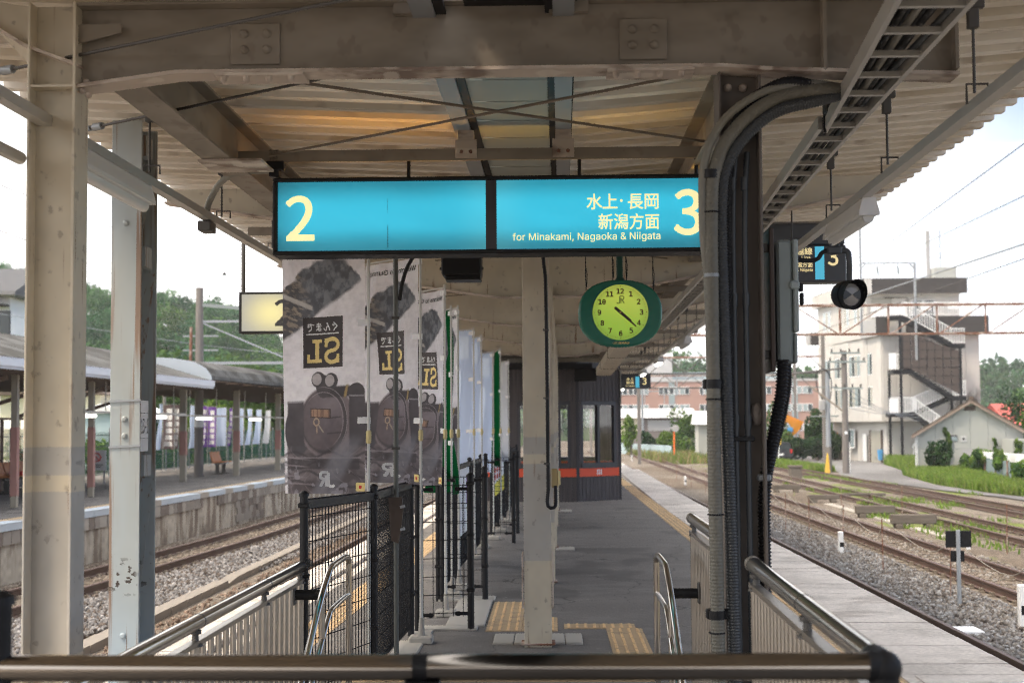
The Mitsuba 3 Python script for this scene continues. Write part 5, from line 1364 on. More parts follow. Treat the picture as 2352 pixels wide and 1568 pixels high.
def banner(label, px, py, d, w, top, h, ph, matname, group, amp=0.05, lean=0.0, curl=0.0, pole_top=None, base=True, emblem=False, seen_flip=True, arms=(0.02, 0.35, 0.72), mark=None):
    b = thing('banner', label, 'banner', group)
    S = cloth_fn((px, py, 0), d, w, top, h, ph, amp, lean, curl, 0.055 if emblem else 0.0)
    nu, nv = 22, 60
    uu, vv = np.meshgrid(np.linspace(0.04, 1, nu), np.linspace(0, 1, nv))
    V = S(uu, vv).reshape(-1, 3)
    i, j = np.meshgrid(np.arange(nv - 1), np.arange(nu - 1), indexing='ij')
    F = np.stack([i * nu + j, i * nu + j + 1, (i + 1) * nu + j + 1, (i + 1) * nu + j], -1).reshape(-1, 4)
    uv = np.c_[(1 - uu if d[0] < 0 else uu).ravel(), vv.ravel()]
    put('cloth', (V, F), matname, b, uv=uv)
    pt = pole_top or top + 0.04
    put('pole', Mesh().tube([[px, py, 0.02], [px, py, 0.9]], 0.0135, 8).tube([[px, py, 0.85], [px, py, pt]], 0.0105, 8), 'mat_pole_white', b)
    put('joint', Mesh().lathe([(-0.045, 0.012), (-0.035, 0.019), (0.035, 0.019), (0.045, 0.012)], [px, py, 1.62], UP, 10), 'mat_yellowed_plastic', b)
    put('cross_arm', Mesh().tube([S(0.0, 0.0) + [0, 0, 0.012], S(1.0, 0.0) + [0, 0, 0.012]], 0.007, 6), 'mat_pole_white', b)
    for a in arms:
        put('loop', Mesh().bar(S(-0.02, a, -0.005), S(0.12, a, 0.006), 0.012, 0.045), 'mat_white_plastic', b)
    if base:
        put('base', Mesh().cbox(px - 0.09, px + 0.09, py - 0.1, py + 0.1, 0.0, 0.06, 0.012).lathe([(0.05, 0.03), (0.2, 0.018)], [px, py, 0], UP, 10), 'mat_kerb', b)

    def lay(v, f, off):
        """put flat art (x left to right as seen, y upwards; both 0..1 of the cloth) on the cloth"""
        m = trimesh.Trimesh(v, f, process=False)
        m = m.subdivide_to_size(0.06, max_iter=6) if len(m.faces) < 4000 else m
        q = np.array(m.vertices)
        u = 1 - q[:, 0] if d[0] < 0 else q[:, 0]
        return S(u, 1 - q[:, 1], off + q[:, 2]), np.array(m.faces)

    if emblem:
        e0, e1, t0, t1 = 0.235, 0.705, 0.318, 0.512
        wx, wy = e1 - e0, t1 - t0
        P = trimesh.creation.extrude_polygon(sbox(e0, 1 - t1, e1, 1 - t0), 0.0006, engine='earcut')
        e = put('emblem', lay(np.array(P.vertices), np.array(P.faces), 0.0035), 'mat_emblem_dark', b, smooth=False)

        def art(polys, mt, nm, off=0.0052):
            vs, fs, n = [], [], 0
            for p in polys:
                for gg in getattr(p, 'geoms', [p]):
                    mm = trimesh.creation.extrude_polygon(gg, 0.0006, engine='earcut')
                    q = np.array(mm.vertices)
                    q[:, 0] = e1 - q[:, 0] * wx           # seen from behind: mirrored
                    q[:, 1] = 1 - t1 + q[:, 1] * wy
                    vs.append(q)
                    fs.append(np.array(mm.faces)[:, ::-1] + n)
                    n += len(q)
            put(nm, lay(np.vstack(vs), np.vstack(fs), off), mt, e, smooth=False)

        from shapely import affinity
        hir = [affinity.affine_transform(glyph(c), [0.19 / 96, 0, 0, 0.19 / 96, 0.10 + 0.205 * i, 0.735]) for i, c in enumerate('ぐんまで')]
        art(hir + [sbox(0.10, 0.655, 0.92, 0.680)], 'mat_print_white', 'small_lettering')
        g2 = np.linspace(math.radians(-20), math.radians(205), 18)
        top_arc = [(0.27 + 0.155 * math.cos(a), 0.445 + 0.115 * math.sin(a)) for a in np.linspace(math.radians(15), math.radians(270), 20)]
        bot_arc = [(0.27 + 0.155 * math.cos(a), 0.215 + 0.115 * math.sin(a)) for a in np.linspace(math.radians(90), math.radians(-165), 20)]
        from shapely.geometry import LineString
        ess = LineString(top_arc + bot_arc).buffer(0.040, cap_style=2)
        ess = unary_union([ess, sbox(0.385, 0.40, 0.46, 0.575), sbox(0.085, 0.085, 0.155, 0.26)])
        ell = unary_union([sbox(0.60, 0.10, 0.70, 0.55), sbox(0.53, 0.10, 0.90, 0.17), sbox(0.53, 0.49, 0.77, 0.56), sbox(0.83, 0.10, 0.90, 0.27)])
        art([ess, ell], 'mat_gold_print', 'large_lettering')
        # welcome line at the top and the railway letters at the foot, both mirrored too
        for txt, x1, y0, wd in (('Welcome to Gunma', 0.93, 0.945, 0.86),):
            mm = meshkit.text_mesh(txt, 1.0, 0.0006, True)
            q = np.array(mm.vertices)
            s = wd / np.ptp(q[:, 0])
            q = np.c_[x1 - q[:, 0] * s, y0 + q[:, 1] * s * 0.33, q[:, 2]]
            S2 = lay(q, np.array(mm.faces)[:, ::-1], 0.004)
            put('welcome_lettering', S2, 'mat_print_black', b, smooth=False)
        jr = []
        for st in (J, R1, R2, R3):
            jr.append(LineString(st).buffer(0.10, cap_style=2))
        mm = [trimesh.creation.extrude_polygon(p, 0.0006, engine='earcut') for p in [unary_union(jr)]][0]
        q = np.array(mm.vertices)
        q = np.c_[0.60 - q[:, 0] * 0.155, 0.028 + q[:, 1] * 0.055, q[:, 2]]
        put('logo', lay(q, np.array(mm.faces)[:, ::-1], 0.004), 'mat_print_white', b, smooth=False)
        P = trimesh.creation.extrude_polygon(sbox(0.86, 0.012, 0.96, 0.045), 0.0006, engine='earcut')
        put('stamp', lay(np.array(P.vertices), np.array(P.faces), 0.004), 'mat_gold_print', b, smooth=False)
        P = trimesh.creation.extrude_polygon(sbox(0.895, 0.022, 0.925, 0.034), 0.0006, engine='earcut')
        put('stamp', lay(np.array(P.vertices), np.array(P.faces), 0.0055), 'mat_print_red', b, smooth=False)
    if mark:
        mt, rects = mark
        for r in rects:
            P = trimesh.creation.extrude_polygon(sbox(*r), 0.0006, engine='earcut')
            put('printed_block', lay(np.array(P.vertices), np.array(P.faces), 0.004), mt, b, smooth=False)
    return b


GB = 'banners on poles along the black mesh fence'
banner('nearest locomotive banner, widest and leftmost, beneath the left end of the blue sign', -1.235, 10.35, (-1, 0.03), 0.625, 3.03, 1.80, 0.6, 'mat_banner', GB, 0.06, 0.0, 0, emblem=True, base=False)
banner('second locomotive banner, behind the slim dark pole', -1.020, 12.0, (-0.80, 0.6), 0.60, 3.03, 1.80, 1.7, 'mat_banner', GB, 0.09, emblem=True, pole_top=3.1)
banner('third locomotive banner, folded beside the fence gate', -0.945, 13.7, (-0.5, 0.80), 0.58, 2.93, 1.78, 2.6, 'mat_banner', GB, 0.12, 0.05, 0.30, emblem=True)
banner('narrow dark green banner seen almost edge on, between two locomotive banners', -0.985, 15.2, (-0.22, 0.97), 0.55, 2.86, 1.85, 0.4, 'mat_cloth_green', GB, 0.16)
banner('fourth and farthest locomotive banner, next to the pale blue ones', -0.960, 15.93, (-0.42, 0.9), 0.58, 2.92, 1.78, 3.3, 'mat_banner', GB, 0.10, 0.0, 0.2, emblem=True)
rb = [(0.12, 0.80, 0.88, 0.96), (0.38, 0.10, 0.62, 0.72)]
mat('mat_pale_blue_print', (0.62, 0.72, 0.88), 0.7)
banner('pale blue banner nearest of the three blue ones', -0.98, 19.6, (-0.75, 0.65), 0.60, 2.93, 1.80, 0.2, 'mat_cloth_blue', GB, 0.10, 0.10, 0.25, mark=('mat_pale_blue_print', rb))
banner('middle pale blue banner behind the mesh fence', -0.955, 21.3, (-0.70, 0.7), 0.60, 2.94, 1.80, 1.4, 'mat_cloth_blue', GB, 0.12, 0.08, 0.2, mark=('mat_pale_blue_print', rb))
banner('pale blue banner farthest of the three blue ones', -0.855, 22.9, (-0.60, 0.8), 0.60, 2.80, 1.80, 2.9, 'mat_cloth_blue', GB, 0.12, 0.05, 0.2, mark=('mat_pale_blue_print', rb))
banner('far dark green banner just left of the waiting room', -0.80, 24.6, (-0.25, 0.97), 0.6, 2.93, 1.9, 0.9, 'mat_cloth_green', GB, 0.08)
banner('far pale banner beside the waiting room wall', -0.74, 27.2, (-0.7, 0.6), 0.55, 2.85, 1.8, 2.2, 'mat_cloth_white', GB, 0.1)
dpole = thing('sign_pole', 'slim dark grey pole rising in front of the second banner', 'pole')
put('pole', Mesh().tube([[-1.135, 11.2, 0], [-1.135, 11.2, 3.3]], 0.0185, 10), 'mat_pole_grey', dpole)
for z in (1.52, 2.48):
    put('clip', Mesh().cbox(-1.165, -1.105, 11.18, 11.2, z, z + 0.02, 0.003), 'mat_dark_steel', dpole)
put('cable', Mesh().tube(smooth_path([(-1.105, 11.2, 2.62), (-1.09, 11.19, 2.72), (-1.05, 11.17, 2.85), (-0.99, 11.15, 2.95), (-0.93, 11.1, 3.02), (-0.85, 11.1, 3.3)], 30), 0.014, 8), 'mat_black_rubber', dpole)
bg = thing('tool_bag', 'brown tool pouch hanging on the inside of the mesh fence', 'bag')
put('pouch', Mesh().prism([(0, 0.02), (0.05, 0), (0.07, 0.10), (0.085, 0.25), (0.075, 0.33), (-0.02, 0.33), (-0.015, 0.2)], [-1.15, 11.05, 0.85], RIGHT, UP, NEAR, 0.05), 'mat_brown_board', bg)
for z in (0.95, 1.11):
    put('buckle', Mesh().bar([-1.085, 10.99, z], [-1.05, 10.99, z + 0.01], 0.01, 0.02), 'mat_galvanised', bg)


def mesh_panel(parent, p, q, z0, z1, fold=True, step=0.05):
    p, q = np.array([p[0], p[1], 0.0]), np.array([q[0], q[1], 0.0])
    L = np.linalg.norm(q - p)
    t = (q - p) / L
    nn = np.array([-t[1], t[0], 0])
    m = Mesh()
    for s in np.arange(step / 2, L, step):
        c = p + t * s
        pts = [c + [0, 0, z0], c + [0, 0, z1]]
        m.tube(pts, 0.0034, 4, False)
        if fold:
            m.tube([c + [0, 0, z1 - 0.001], c + nn * 0.03 + [0, 0, z1 - 0.03], c + [0, 0, z1 - 0.06]], 0.0034, 4, False)
    for z in list(np.arange(z0 + 0.03, z1, 0.15)) + ([z1, z1 - 0.06] if fold else []):
        m.tube([p + [0, 0, z] + nn * 0.005, q + [0, 0, z] + nn * 0.005], 0.0034, 4, False)
    if fold:
        put('top_rail', Mesh().bar(p + [0, 0, z1 - 0.03], q + [0, 0, z1 - 0.03], 0.035, 0.05), 'mat_black_steel', parent)
    return put('mesh_panel', m, 'mat_black_steel', parent, kind='stuff')


def fence_post(parent, x, y, h=1.28, r=0.026):
    put('post', Mesh().tube([[x, y, -0.02], [x, y, h]], r, 12).lathe([(0, r * 1.25), (0.015, r * 1.2), (0.03, r * 0.6), (0.034, 0.0005)], [x, y, h - 0.01], UP, 12), 'mat_black_steel', parent)
    put('clip', Mesh().cbox(x - 0.034, x + 0.034, y - 0.034, y + 0.034, h - 0.08, h - 0.05, 0.006).cbox(x - 0.034, x + 0.034, y - 0.034, y + 0.034, 0.32, 0.35, 0.006).cbox(x - 0.033, x + 0.033, y - 0.033, y + 0.033, 0.78, 0.80, 0.006), 'mat_black_steel', parent)


def fence(label, posts, cat='fence', z0=0.06, h=1.28, step=0.05):
    t = thing('mesh_fence', label, cat)
    for x, y in posts:
        fence_post(t, x, y, h)
    for p, q in zip(posts[:-1], posts[1:]):
        mesh_panel(t, p, q, z0, h - 0.03, step=step)
    return t


fence('black wire mesh fence in front of the nearest banner', [(-1.50, 9.27), (-1.205, 10.38), (-1.14, 12.42)])
fence('black mesh fence behind the gates with boards hung on it, running along the platform', [(-1.10, 14.9), (-1.07, 17.2), (-1.03, 19.4), (-0.99, 21.6)])
fence('far black mesh fence towards the waiting room', [(-0.95, 24.3), (-0.92, 26.4), (-0.87, 28.6), (-0.82, 30.6), (-0.75, 33.5)], step=0.1)


def gate(label, p, q, h=1.27):
    t = thing('mesh_gate', label, 'gate')
    fence_post(t, q[0], q[1], h + 0.01, 0.028)
    fence_post(t, p[0], p[1], h + 0.01, 0.028)
    mesh_panel(t, p, q, 0.12, h - 0.06, False, 0.085)
    for z in (0.14, h - 0.10):
        for e, s in ((p, 1), (q, -1)):
            put('hinge', Mesh().tube([[e[0] + 0.02 * s, e[1], z], [e[0] + 0.13 * s, e[1], z]], 0.014, 8).tube([[e[0] + 0.09 * s, e[1], z], [e[0] + 0.12 * s, e[1], z]], 0.02, 8), 'mat_black_steel', t)
    return t


gate('nearest black mesh gate, across the end of the fence', (-1.10, 12.62), (-0.672, 12.75))
gate('second black mesh gate, staggered behind the nearest one', (-1.06, 14.88), (-0.645, 14.90))
gate('third black mesh gate, before the waiting room', (-0.95, 22.3), (-0.545, 22.3))
gate('farthest black mesh gate, close to the second centre post', (-0.93, 24.1), (-0.53, 24.3))
bp = thing('fence_post_end', 'black post cut off by the left edge of the picture, by the front rail', 'post')
put('post', Mesh().tube([[-1.352, 3.73, 0], [-1.352, 3.73, 1.265]], 0.030, 14).lathe([(0, 0.038), (0.02, 0.036), (0.035, 0.015), (0.037, 0.0005)], [-1.352, 3.73, 1.255], UP, 14), 'mat_black_steel', bp)
# boards hung on the fence
bd = thing('notice_board', 'white and purple sheet hung on the mesh fence', 'notice')
put('sheet', Mesh().hexa([[-1.075, 17.3, 0.42], [-1.06, 17.3, 0.42], [-1.025, 19.2, 0.42], [-1.04, 19.2, 0.42], [-1.075, 17.3, 1.22], [-1.06, 17.3, 1.22], [-1.025, 19.2, 1.22], [-1.04, 19.2, 1.22]]), 'mat_white_paint', bd)
put('purple_print', Mesh().hexa([[-1.056, 17.8, 0.75], [-1.053, 17.8, 0.75], [-1.030, 18.9, 0.75], [-1.033, 18.9, 0.75], [-1.056, 17.8, 1.10], [-1.053, 17.8, 1.10], [-1.030, 18.9, 1.10], [-1.033, 18.9, 1.10]]), 'mat_print_purple', bd)
bd = thing('notice_board', 'white and yellow sheet with red print on the far mesh fence', 'notice')
put('sheet', Mesh().hexa([[-0.945, 24.6, 0.55], [-0.93, 24.6, 0.55], [-0.86, 28.2, 0.55], [-0.875, 28.2, 0.55], [-0.945, 24.6, 1.23], [-0.93, 24.6, 1.23], [-0.86, 28.2, 1.23], [-0.875, 28.2, 1.23]]), 'mat_white_paint', bd)
put('yellow_print', Mesh().hexa([[-0.929, 24.61, 0.55], [-0.926, 24.61, 0.55], [-0.857, 28.19, 0.55], [-0.86, 28.19, 0.55], [-0.929, 24.61, 0.74], [-0.926, 24.61, 0.74], [-0.857, 28.19, 0.82], [-0.86, 28.19, 0.82]]), 'mat_print_yellow', bd)
rp = Mesh()
for a in (25.0, 25.7, 26.5):
    for z in (0.82, 0.93, 1.04):
        rp.box(-0.93 + 0.0195 * (a - 24.6), -0.925 + 0.0195 * (a - 24.6) + 0.006, a, a + 0.42, z, z + 0.08)
put('red_print', rp, 'mat_print_red', bd)

# ================================================================ stainless railings round the stairs
def railing(label, p, q, zt, bars=0.13, br=0.0135, posts=(), ends=True):
    t = thing('stair_railing', label, 'railing')
    p, q = np.array(p, float), np.array(q, float)
    d = unit(q - p)
    L = np.linalg.norm(q - p)
    put('handrail', Mesh().tube([[*p, zt], [*q, zt]], 0.0325, 18), 'mat_stainless', t)
    for e, s in ((p, -1), (q, 1)):
        if ends:
            put('end_cap', Mesh().tube([[*(e - d * 0.02), zt], [*(e + d * 0.02), zt]], 0.0345, 16).ball([*(e + d * 0.02 * s), zt], 0.034, 2), 'mat_stainless_dull', t)
    for s in np.arange(bars * 0.6, L, bars):
        c = p + d * s
        put('baluster', Mesh().tube([[*c, 0.06], [*c, zt - 0.09]], br, 8), 'mat_stainless_dull', t)
    for z in (0.05, zt - 0.085):
        put('stringer', Mesh().bar([*p, z], [*q, z], 0.04, 0.022), 'mat_stainless_dull', t)
    for s in posts:
        c = p + d * s
        put('post', Mesh().tube([[*c, -0.02], [*c, zt - 0.095]], 0.024, 12), 'mat_stainless_dull', t)
        put('saddle', Mesh().lathe([(0, 0.034), (0.01, 0.032), (0.016, 0.016), (0.05, 0.014), (0.054, 0.026), (0.07, 0.026)], [*c, zt - 0.10], UP, 14), 'mat_dark_steel', t)
        put('sleeve', Mesh().tube([[*(c + d * 0.05), zt], [*(c + d * 0.062), zt]], 0.0338, 18), 'mat_dark_steel', t)
    return t


railing('bright steel railing on the left side of the stairs, falling away under the front rail', (-1.545, 4.6), (-1.512, 9.42), 0.85, 0.155, 0.0145, (1.97, 3.49, 4.6))
railing('bright steel railing on the right, from the front corner back to the right column', (0.80, 3.85), (0.845, 6.46), 1.10, 0.10, 0.0145, (1.1, 2.5))
railing('steel railing on the right beyond the column, partly hidden by the conduits', (0.862, 7.35), (0.880, 9.60), 1.105, 0.10, 0.0145, (2.1,))
fr = thing('front_rail', 'wide polished steel rail crossing the bottom of the view', 'railing')
put('handrail', Mesh().tube([[-1.36, 3.73, 1.10], [-0.335, 3.73, 1.10]], 0.0325, 20), 'mat_front_rail', fr)
put('handrail', Mesh().tube([[-0.305, 3.73, 1.10], [0.765, 3.73, 1.10]], 0.0325, 20), 'mat_front_rail', fr)
put('coupling', Mesh().tube([[-0.338, 3.73, 1.10], [-0.302, 3.73, 1.10]], 0.0335, 20).cbox(-0.36, -0.27, 3.70, 3.76, 1.052, 1.068, 0.005), 'mat_black_steel', fr)
put('corner', Mesh().tube([[0.76, 3.73, 1.10], [0.785, 3.73, 1.10], [0.798, 3.745, 1.10], [0.80, 3.78, 1.10], [0.80, 3.85, 1.10]], 0.0365, 18).ball([0.80, 3.735, 1.095], 0.043, 3).tube([[0.80, 3.735, 1.08], [0.80, 3.735, 1.03]], 0.036, 14), 'mat_black_rubber', fr)
put('corner_post', Mesh().tube([[0.80, 3.735, -0.02], [0.80, 3.735, 1.05]], 0.026, 12), 'mat_stainless_dull', fr)
for x in np.arange(-1.33, 0.78, 0.102):
    if abs(x + 0.32) > 0.04:
        put('baluster', Mesh().tube([[x, 3.73, 0.06], [x, 3.73, 1.03]], 0.0095, 8), 'mat_stainless_dull', fr)
put('post', Mesh().tube([[-0.32, 3.73, -0.02], [-0.32, 3.73, 1.06]], 0.026, 12), 'mat_stainless_dull', fr)
put('stringer', Mesh().bar([-1.36, 3.73, 1.022], [0.78, 3.73, 1.022], 0.03, 0.016).bar([-1.36, 3.73, 0.05], [0.78, 3.73, 0.05], 0.03, 0.02), 'mat_stainless_dull', fr)
# handrails that go down with the stairs
for x, lab in ((-1.245, 'left'), (0.642, 'right')):
    t = thing('stair_handrail', f'double tube handrail going down into the stairs on the {lab} side', 'handrail')
    put('post', Mesh().tube([[x, 9.40, 0], [x, 9.40, 0.88]], 0.019, 12), 'mat_stainless', t)
    put('upper_rail', Mesh().tube(smooth_path([(x, 9.40, 0.86), (x, 9.37, 0.888), (x, 9.2, 0.905), (x, 8.66, 0.90), (x, 8.56, 0.875), (x, 6.6, -0.19), (x, 4.2, -1.49)], 80), 0.0185, 12), 'mat_stainless', t)
    put('lower_rail', Mesh().tube(smooth_path([(x, 9.38, 0.66), (x, 9.2, 0.665), (x, 8.62, 0.655), (x, 8.52, 0.625), (x, 6.6, -0.42), (x, 4.2, -1.72)], 80), 0.0165, 12), 'mat_stainless', t)
    for y in (8.3, 6.8):
        z = 0.875 - (8.56 - y) * 0.5425
        put('strut', Mesh().tube([[x, y, z], [x, y, z - 0.9]], 0.016, 10), 'mat_stainless_dull', t)
for x0, x1, lab in ((-1.52, -1.33, 'left'), (0.87, 0.70, 'right')):
    t = thing('sensor_tube', f'short black tube sensor sticking out of the {lab} stair railing', 'sensor')
    put('barrel', Mesh().tube([[x0, 8.97, 0.708], [x1, 8.97, 0.708]], 0.030, 16), 'mat_black', t)
    put('lens', Mesh().lathe([(0, 0.026), (0.012, 0.02), (0.022, 0.0005)], [x1, 8.97, 0.708], [np.sign(x1 - x0), 0, 0], 16), 'mat_lens', t)
    put('bracket', Mesh().cbox(x0 - 0.02, x0 + 0.02, 8.93, 9.01, 0.65, 0.77, 0.005), 'mat_dark_steel', t)

# ================================================================ waiting room
wr = thing('waiting_room', 'dark boarded waiting room with a red band at the end of the platform view', 'waiting room')
FP = [(-1.0, 34.58), (0.615, 34.45), (1.60, 35.40), (1.78, 42.0), (-1.9, 42.0), (-1.75, 35.4)]


def wall_run(p, q, windows, board=0.115, zt=3.02, parts=True):
    """boards below, a red band, windows, boards above"""
    p, q = np.array([*p, 0.0]), np.array([*q, 0.0])
    L = np.linalg.norm(q - p)
    t = (q - p) / L
    n = np.array([t[1], -t[0], 0])

    def slab(s0, s1, z0, z1, d0, d1):
        a, b = p + t * s0, p + t * s1
        return Mesh().hexa([a + n * d1 + [0, 0, z0], b + n * d1 + [0, 0, z0], b + n * d0 + [0, 0, z0], a + n * d0 + [0, 0, z0],
                            a + n * d1 + [0, 0, z1], b + n * d1 + [0, 0, z1], b + n * d0 + [0, 0, z1], a + n * d0 + [0, 0, z1]])

    N = max(1, int(L / board))
    w = L / N
    for z0, z1 in ((0.0, 0.545), (2.26, zt)):
        put('wall', slab(0, L, z0, z1, -0.10, 0.0), 'mat_dark_frame', wr)
        if parts:
            for i in range(N):
                put('board', slab(i * w + 0.006, (i + 1) * w - 0.006, z0 + 0.004, z1 - 0.004, 0.0, 0.014 + rng.uniform(0, 0.004)), 'mat_dark_boards', wr)
    put('red_band', slab(0, L, 0.552, 0.742, -0.10, 0.012), 'mat_red_band', wr)
    edges = [0] + [e for wd in windows for e in wd] + [L]
    for a, b in zip(edges[::2], edges[1::2]):
        if b - a > 0.01:
            put('wall', slab(a, b, 0.745, 2.257, -0.10, 0.008), 'mat_dark_boards', wr)
    for a, b in windows:
        put('sill', slab(a, b, 0.745, 0.86, -0.10, 0.03), 'mat_dark_frame', wr)
        fr = slab(a, b, 2.17, 2.257, -0.10, 0.02)
        for s0, s1 in ((a, a + 0.07), (b - 0.07, b), ((a + b) / 2 - 0.04, (a + b) / 2 + 0.03)):
            v, f = slab(s0, s1, 0.861, 2.169, -0.06, 0.01).get()
            fr.add(v, f)
        k = put('window', fr, 'mat_dark_frame', wr)
        put('pane', slab(a + 0.07, b - 0.07, 0.862, 2.168, -0.035, -0.034), 'mat_pane', k)
    return slab


for i, (p, q) in enumerate(zip(FP, FP[1:] + FP[:1])):
    L = math.dist(p, q)
    w = [(0.25, 0.70), (0.95, L - 0.16)] if i == 0 else [(0.10, L - 0.12)] if i == 1 else [(0.7, 2.6), (3.2, 5.6)] if i in (2,) else [(0.5, L - 0.5)]
    s = wall_run(p, q, w, parts=i in (0, 1))
    if i == 1:
        for k in range(3):
            put('white_mark', s(0.60 + 0.06 * k, 0.63 + 0.06 * k, 0.585, 0.715, 0.0135, 0.017), 'mat_white_paint', wr)
for c in FP[:3]:
    put('corner_post', Mesh().box(c[0] - 0.035, c[0] + 0.035, c[1] - 0.035, c[1] + 0.035, 0, 3.03), 'mat_dark_frame', wr)
put('roof', Mesh().prism([(x * 1.02, y) for x, y in FP], [0, 0, 3.021], RIGHT, [0, 1, 0], UP, 0.12), 'mat_dark_frame', wr)
put('gutter', Mesh().box(-0.95, 0.95, 34.2, 34.44, 2.98, 3.10), 'mat_black', wr)
put('air_unit', Mesh().cbox(0.55, 1.05, 34.0, 34.35, 2.70, 2.98, 0.02), 'mat_black', wr)
put('conduit', Mesh().tube(smooth_path([(1.63, 35.36, 2.2), (1.63, 35.36, 2.9), (1.60, 35.36, 3.0), (1.5, 35.4, 3.05)], 20), 0.02, 8), 'mat_pale_conduit', wr)
put('bench', Mesh().cbox(-1.3, 1.2, 39.5, 40.0, 0.40, 0.46, 0.01).box(-1.2, -1.1, 39.55, 39.95, 0, 0.4).box(1.0, 1.1, 39.55, 39.95, 0, 0.4), 'mat_bench_orange', wr)


# ================================================================ opposite platform: roofs, posts, banners
def slab_y(x0a, x1a, x0b, x1b, ya, yb, z00, z01, t):
    """a roof slab from Y ya to yb; heights z00 at x0 and z01 at x1"""
    return Mesh().hexa([[x0a, ya, z00], [x1a, ya, z01], [x1b, yb, z01], [x0b, yb, z00], [x0a, ya, z00 + t], [x1a, ya, z01 + t], [x1b, yb, z01 + t], [x0b, yb, z00 + t]])


def eave_x(y):
    return np.interp(y, [20, 30.5, 46.7, 55, 80], [-11.5, -11.0, -10.45, -9.75, -8.6])


r1 = thing('station_roof', 'grey slate roof with a white gutter over the near part of the opposite platform', 'roof')
m = Mesh()
ys = np.arange(16, 46.6, 0.13)
P = np.array([(eave_x(y) - 0.02, 3.16) for y in ys])
for k, (ya, yb) in enumerate(zip(ys[:-1], ys[1:])):
    dz = 0.022 * (k % 2)
    for f0, f1 in ((0, 0.5), (0.5, 1)):
        xa, xb = eave_x(ya), eave_x(yb)
        z0, z1 = 3.17 + 0.95 * f0, 3.17 + 0.95 * f1
        m.flat([[xa - 3.1 * f0, ya, z0 + dz], [xa - 3.1 * f1, ya, z1 + dz], [xb - 3.1 * f1, yb, z1 + 0.022 - dz], [xb - 3.1 * f0, yb, z0 + 0.022 - dz]], [[3, 2, 1, 0]])
put('roof_sheet', m, 'mat_slate_roof', r1)
m = Mesh()
for ya, yb in zip(np.arange(16, 46, 5.1), np.arange(21.1, 47, 5.1)):
    xa, xb = eave_x(ya), eave_x(yb)
    m.flat([[xa - 3.1, ya, 4.14], [xa - 6.3, ya, 3.2], [xb - 6.3, yb, 3.2], [xb - 3.1, yb, 4.14]], [[3, 2, 1, 0]])
put('back_slope', m, 'mat_slate_roof', r1)
g = Mesh()
ys = np.arange(16, 47, 5.1)
for ya, yb in zip(ys[:-1], ys[1:]):
    yb2 = yb - 0.02
    for x0, x1, z0, z1 in ((-0.02, 0.16, 2.98, 3.14), (-0.02, 0.12, 2.92, 2.98), (0.02, 0.17, 3.14, 3.155)):
        xa, xb = eave_x(ya), eave_x(yb2)
        g.hexa([[xa + x0, ya, z0], [xa + x1, ya, z0], [xb + x1, yb2, z0], [xb + x0, yb2, z0], [xa + x0, ya, z1], [xa + x1, ya, z1], [xb + x1, yb2, z1], [xb + x0, yb2, z1]])
put('gutter', g, 'mat_gutter_white', r1)
put('ceiling', slab_y(eave_x(16) - 6.2, eave_x(16) - 0.1, eave_x(46.6) - 6.2, eave_x(46.6) - 0.1, 16, 46.6, 2.86, 2.90, 0.03), 'mat_brown_roof', r1)
for y in np.arange(18.5, 46, 3.6):
    put('rafter', Mesh().bar([eave_x(y) - 3.4, y, 2.05], [eave_x(y) - 0.9, y, 2.84], 0.09, 0.09), 'mat_barge_board', r1)
put('gable', Mesh().prism([(-6.2, 2.93), (-0.1, 2.93), (-3.1, 4.12)], [eave_x(46.6), 46.62, 0], RIGHT, UP, NEAR, 0.03), 'mat_pale_wall', r1)
for y in (20, 24.6, 29.2, 33.0, 38.0, 42.9):
    put('post', Mesh().cbox(eave_x(y) - 0.85, eave_x(y) - 0.71, y, y + 0.14, 0, 2.9, 0.01), 'mat_post_cream', r1)
    put('painted_band', Mesh().cbox(eave_x(y) - 0.86, eave_x(y) - 0.70, y - 0.01, y + 0.15, 0.25, 1.75, 0.01), 'mat_pink_post', r1)
r2 = thing('station_roof', 'weathered curved slate roof over the far part of the opposite platform', 'roof')
m, mc = Mesh(), Mesh()
ys = np.arange(46.9, 84, 0.42)
arc = [(-6.2, 3.36), (-3.4, 3.98), (-1.2, 3.86), (-0.55, 3.74), (-0.2, 3.55), (-0.03, 3.32), (0.0, 3.20)]
for k, (ya, yb) in enumerate(zip(ys[:-1], ys[1:])):
    xa, xb = eave_x(ya), eave_x(yb)
    d = 0.02 * (k % 2)
    for (p0, q0), (p1, q1) in zip(arc[:-1], arc[1:]):
        m.flat([[xa + p0, ya, q0 + d], [xa + p1, ya, q1 + d], [xb + p1, yb, q1 + 0.02 - d], [xb + p0, yb, q0 + 0.02 - d]], [[0, 1, 2, 3]])
put('roof_sheet', m, 'mat_slate_roof', r2)
put('barge_board', Mesh().prism([(p, q + 0.02) for p, q in arc] + [(p, q - 0.30) for p, q in [(-0.12, 3.32), (-0.35, 3.56), (-0.9, 3.72), (-3.4, 3.86), (-6.2, 3.36)]], [eave_x(46.8), 46.86, 0], RIGHT, UP, NEAR, 0.06), 'mat_pale_blue_edge', r2)
put('gable', Mesh().prism([(-6.2, 3.16), (-0.2, 3.16), (-0.5, 3.6), (-3.4, 3.84), (-6.2, 3.34)], [eave_x(46.9), 46.95, 0], RIGHT, UP, NEAR, 0.05), 'mat_pale_wall', r2)
put('ceiling', slab_y(eave_x(47) - 5.4, eave_x(47) - 0.05, eave_x(84) - 5.4, eave_x(84) - 0.05, 47, 84, 3.0, 3.17, 0.03), 'mat_barge_board', r2)
for y in np.arange(48.6, 83, 1.9):
    put('joist', Mesh().bar([eave_x(y) - 5.2, y, 2.97], [eave_x(y) - 0.1, y, 3.13], 0.09, 0.08), 'mat_brown_roof', r2)
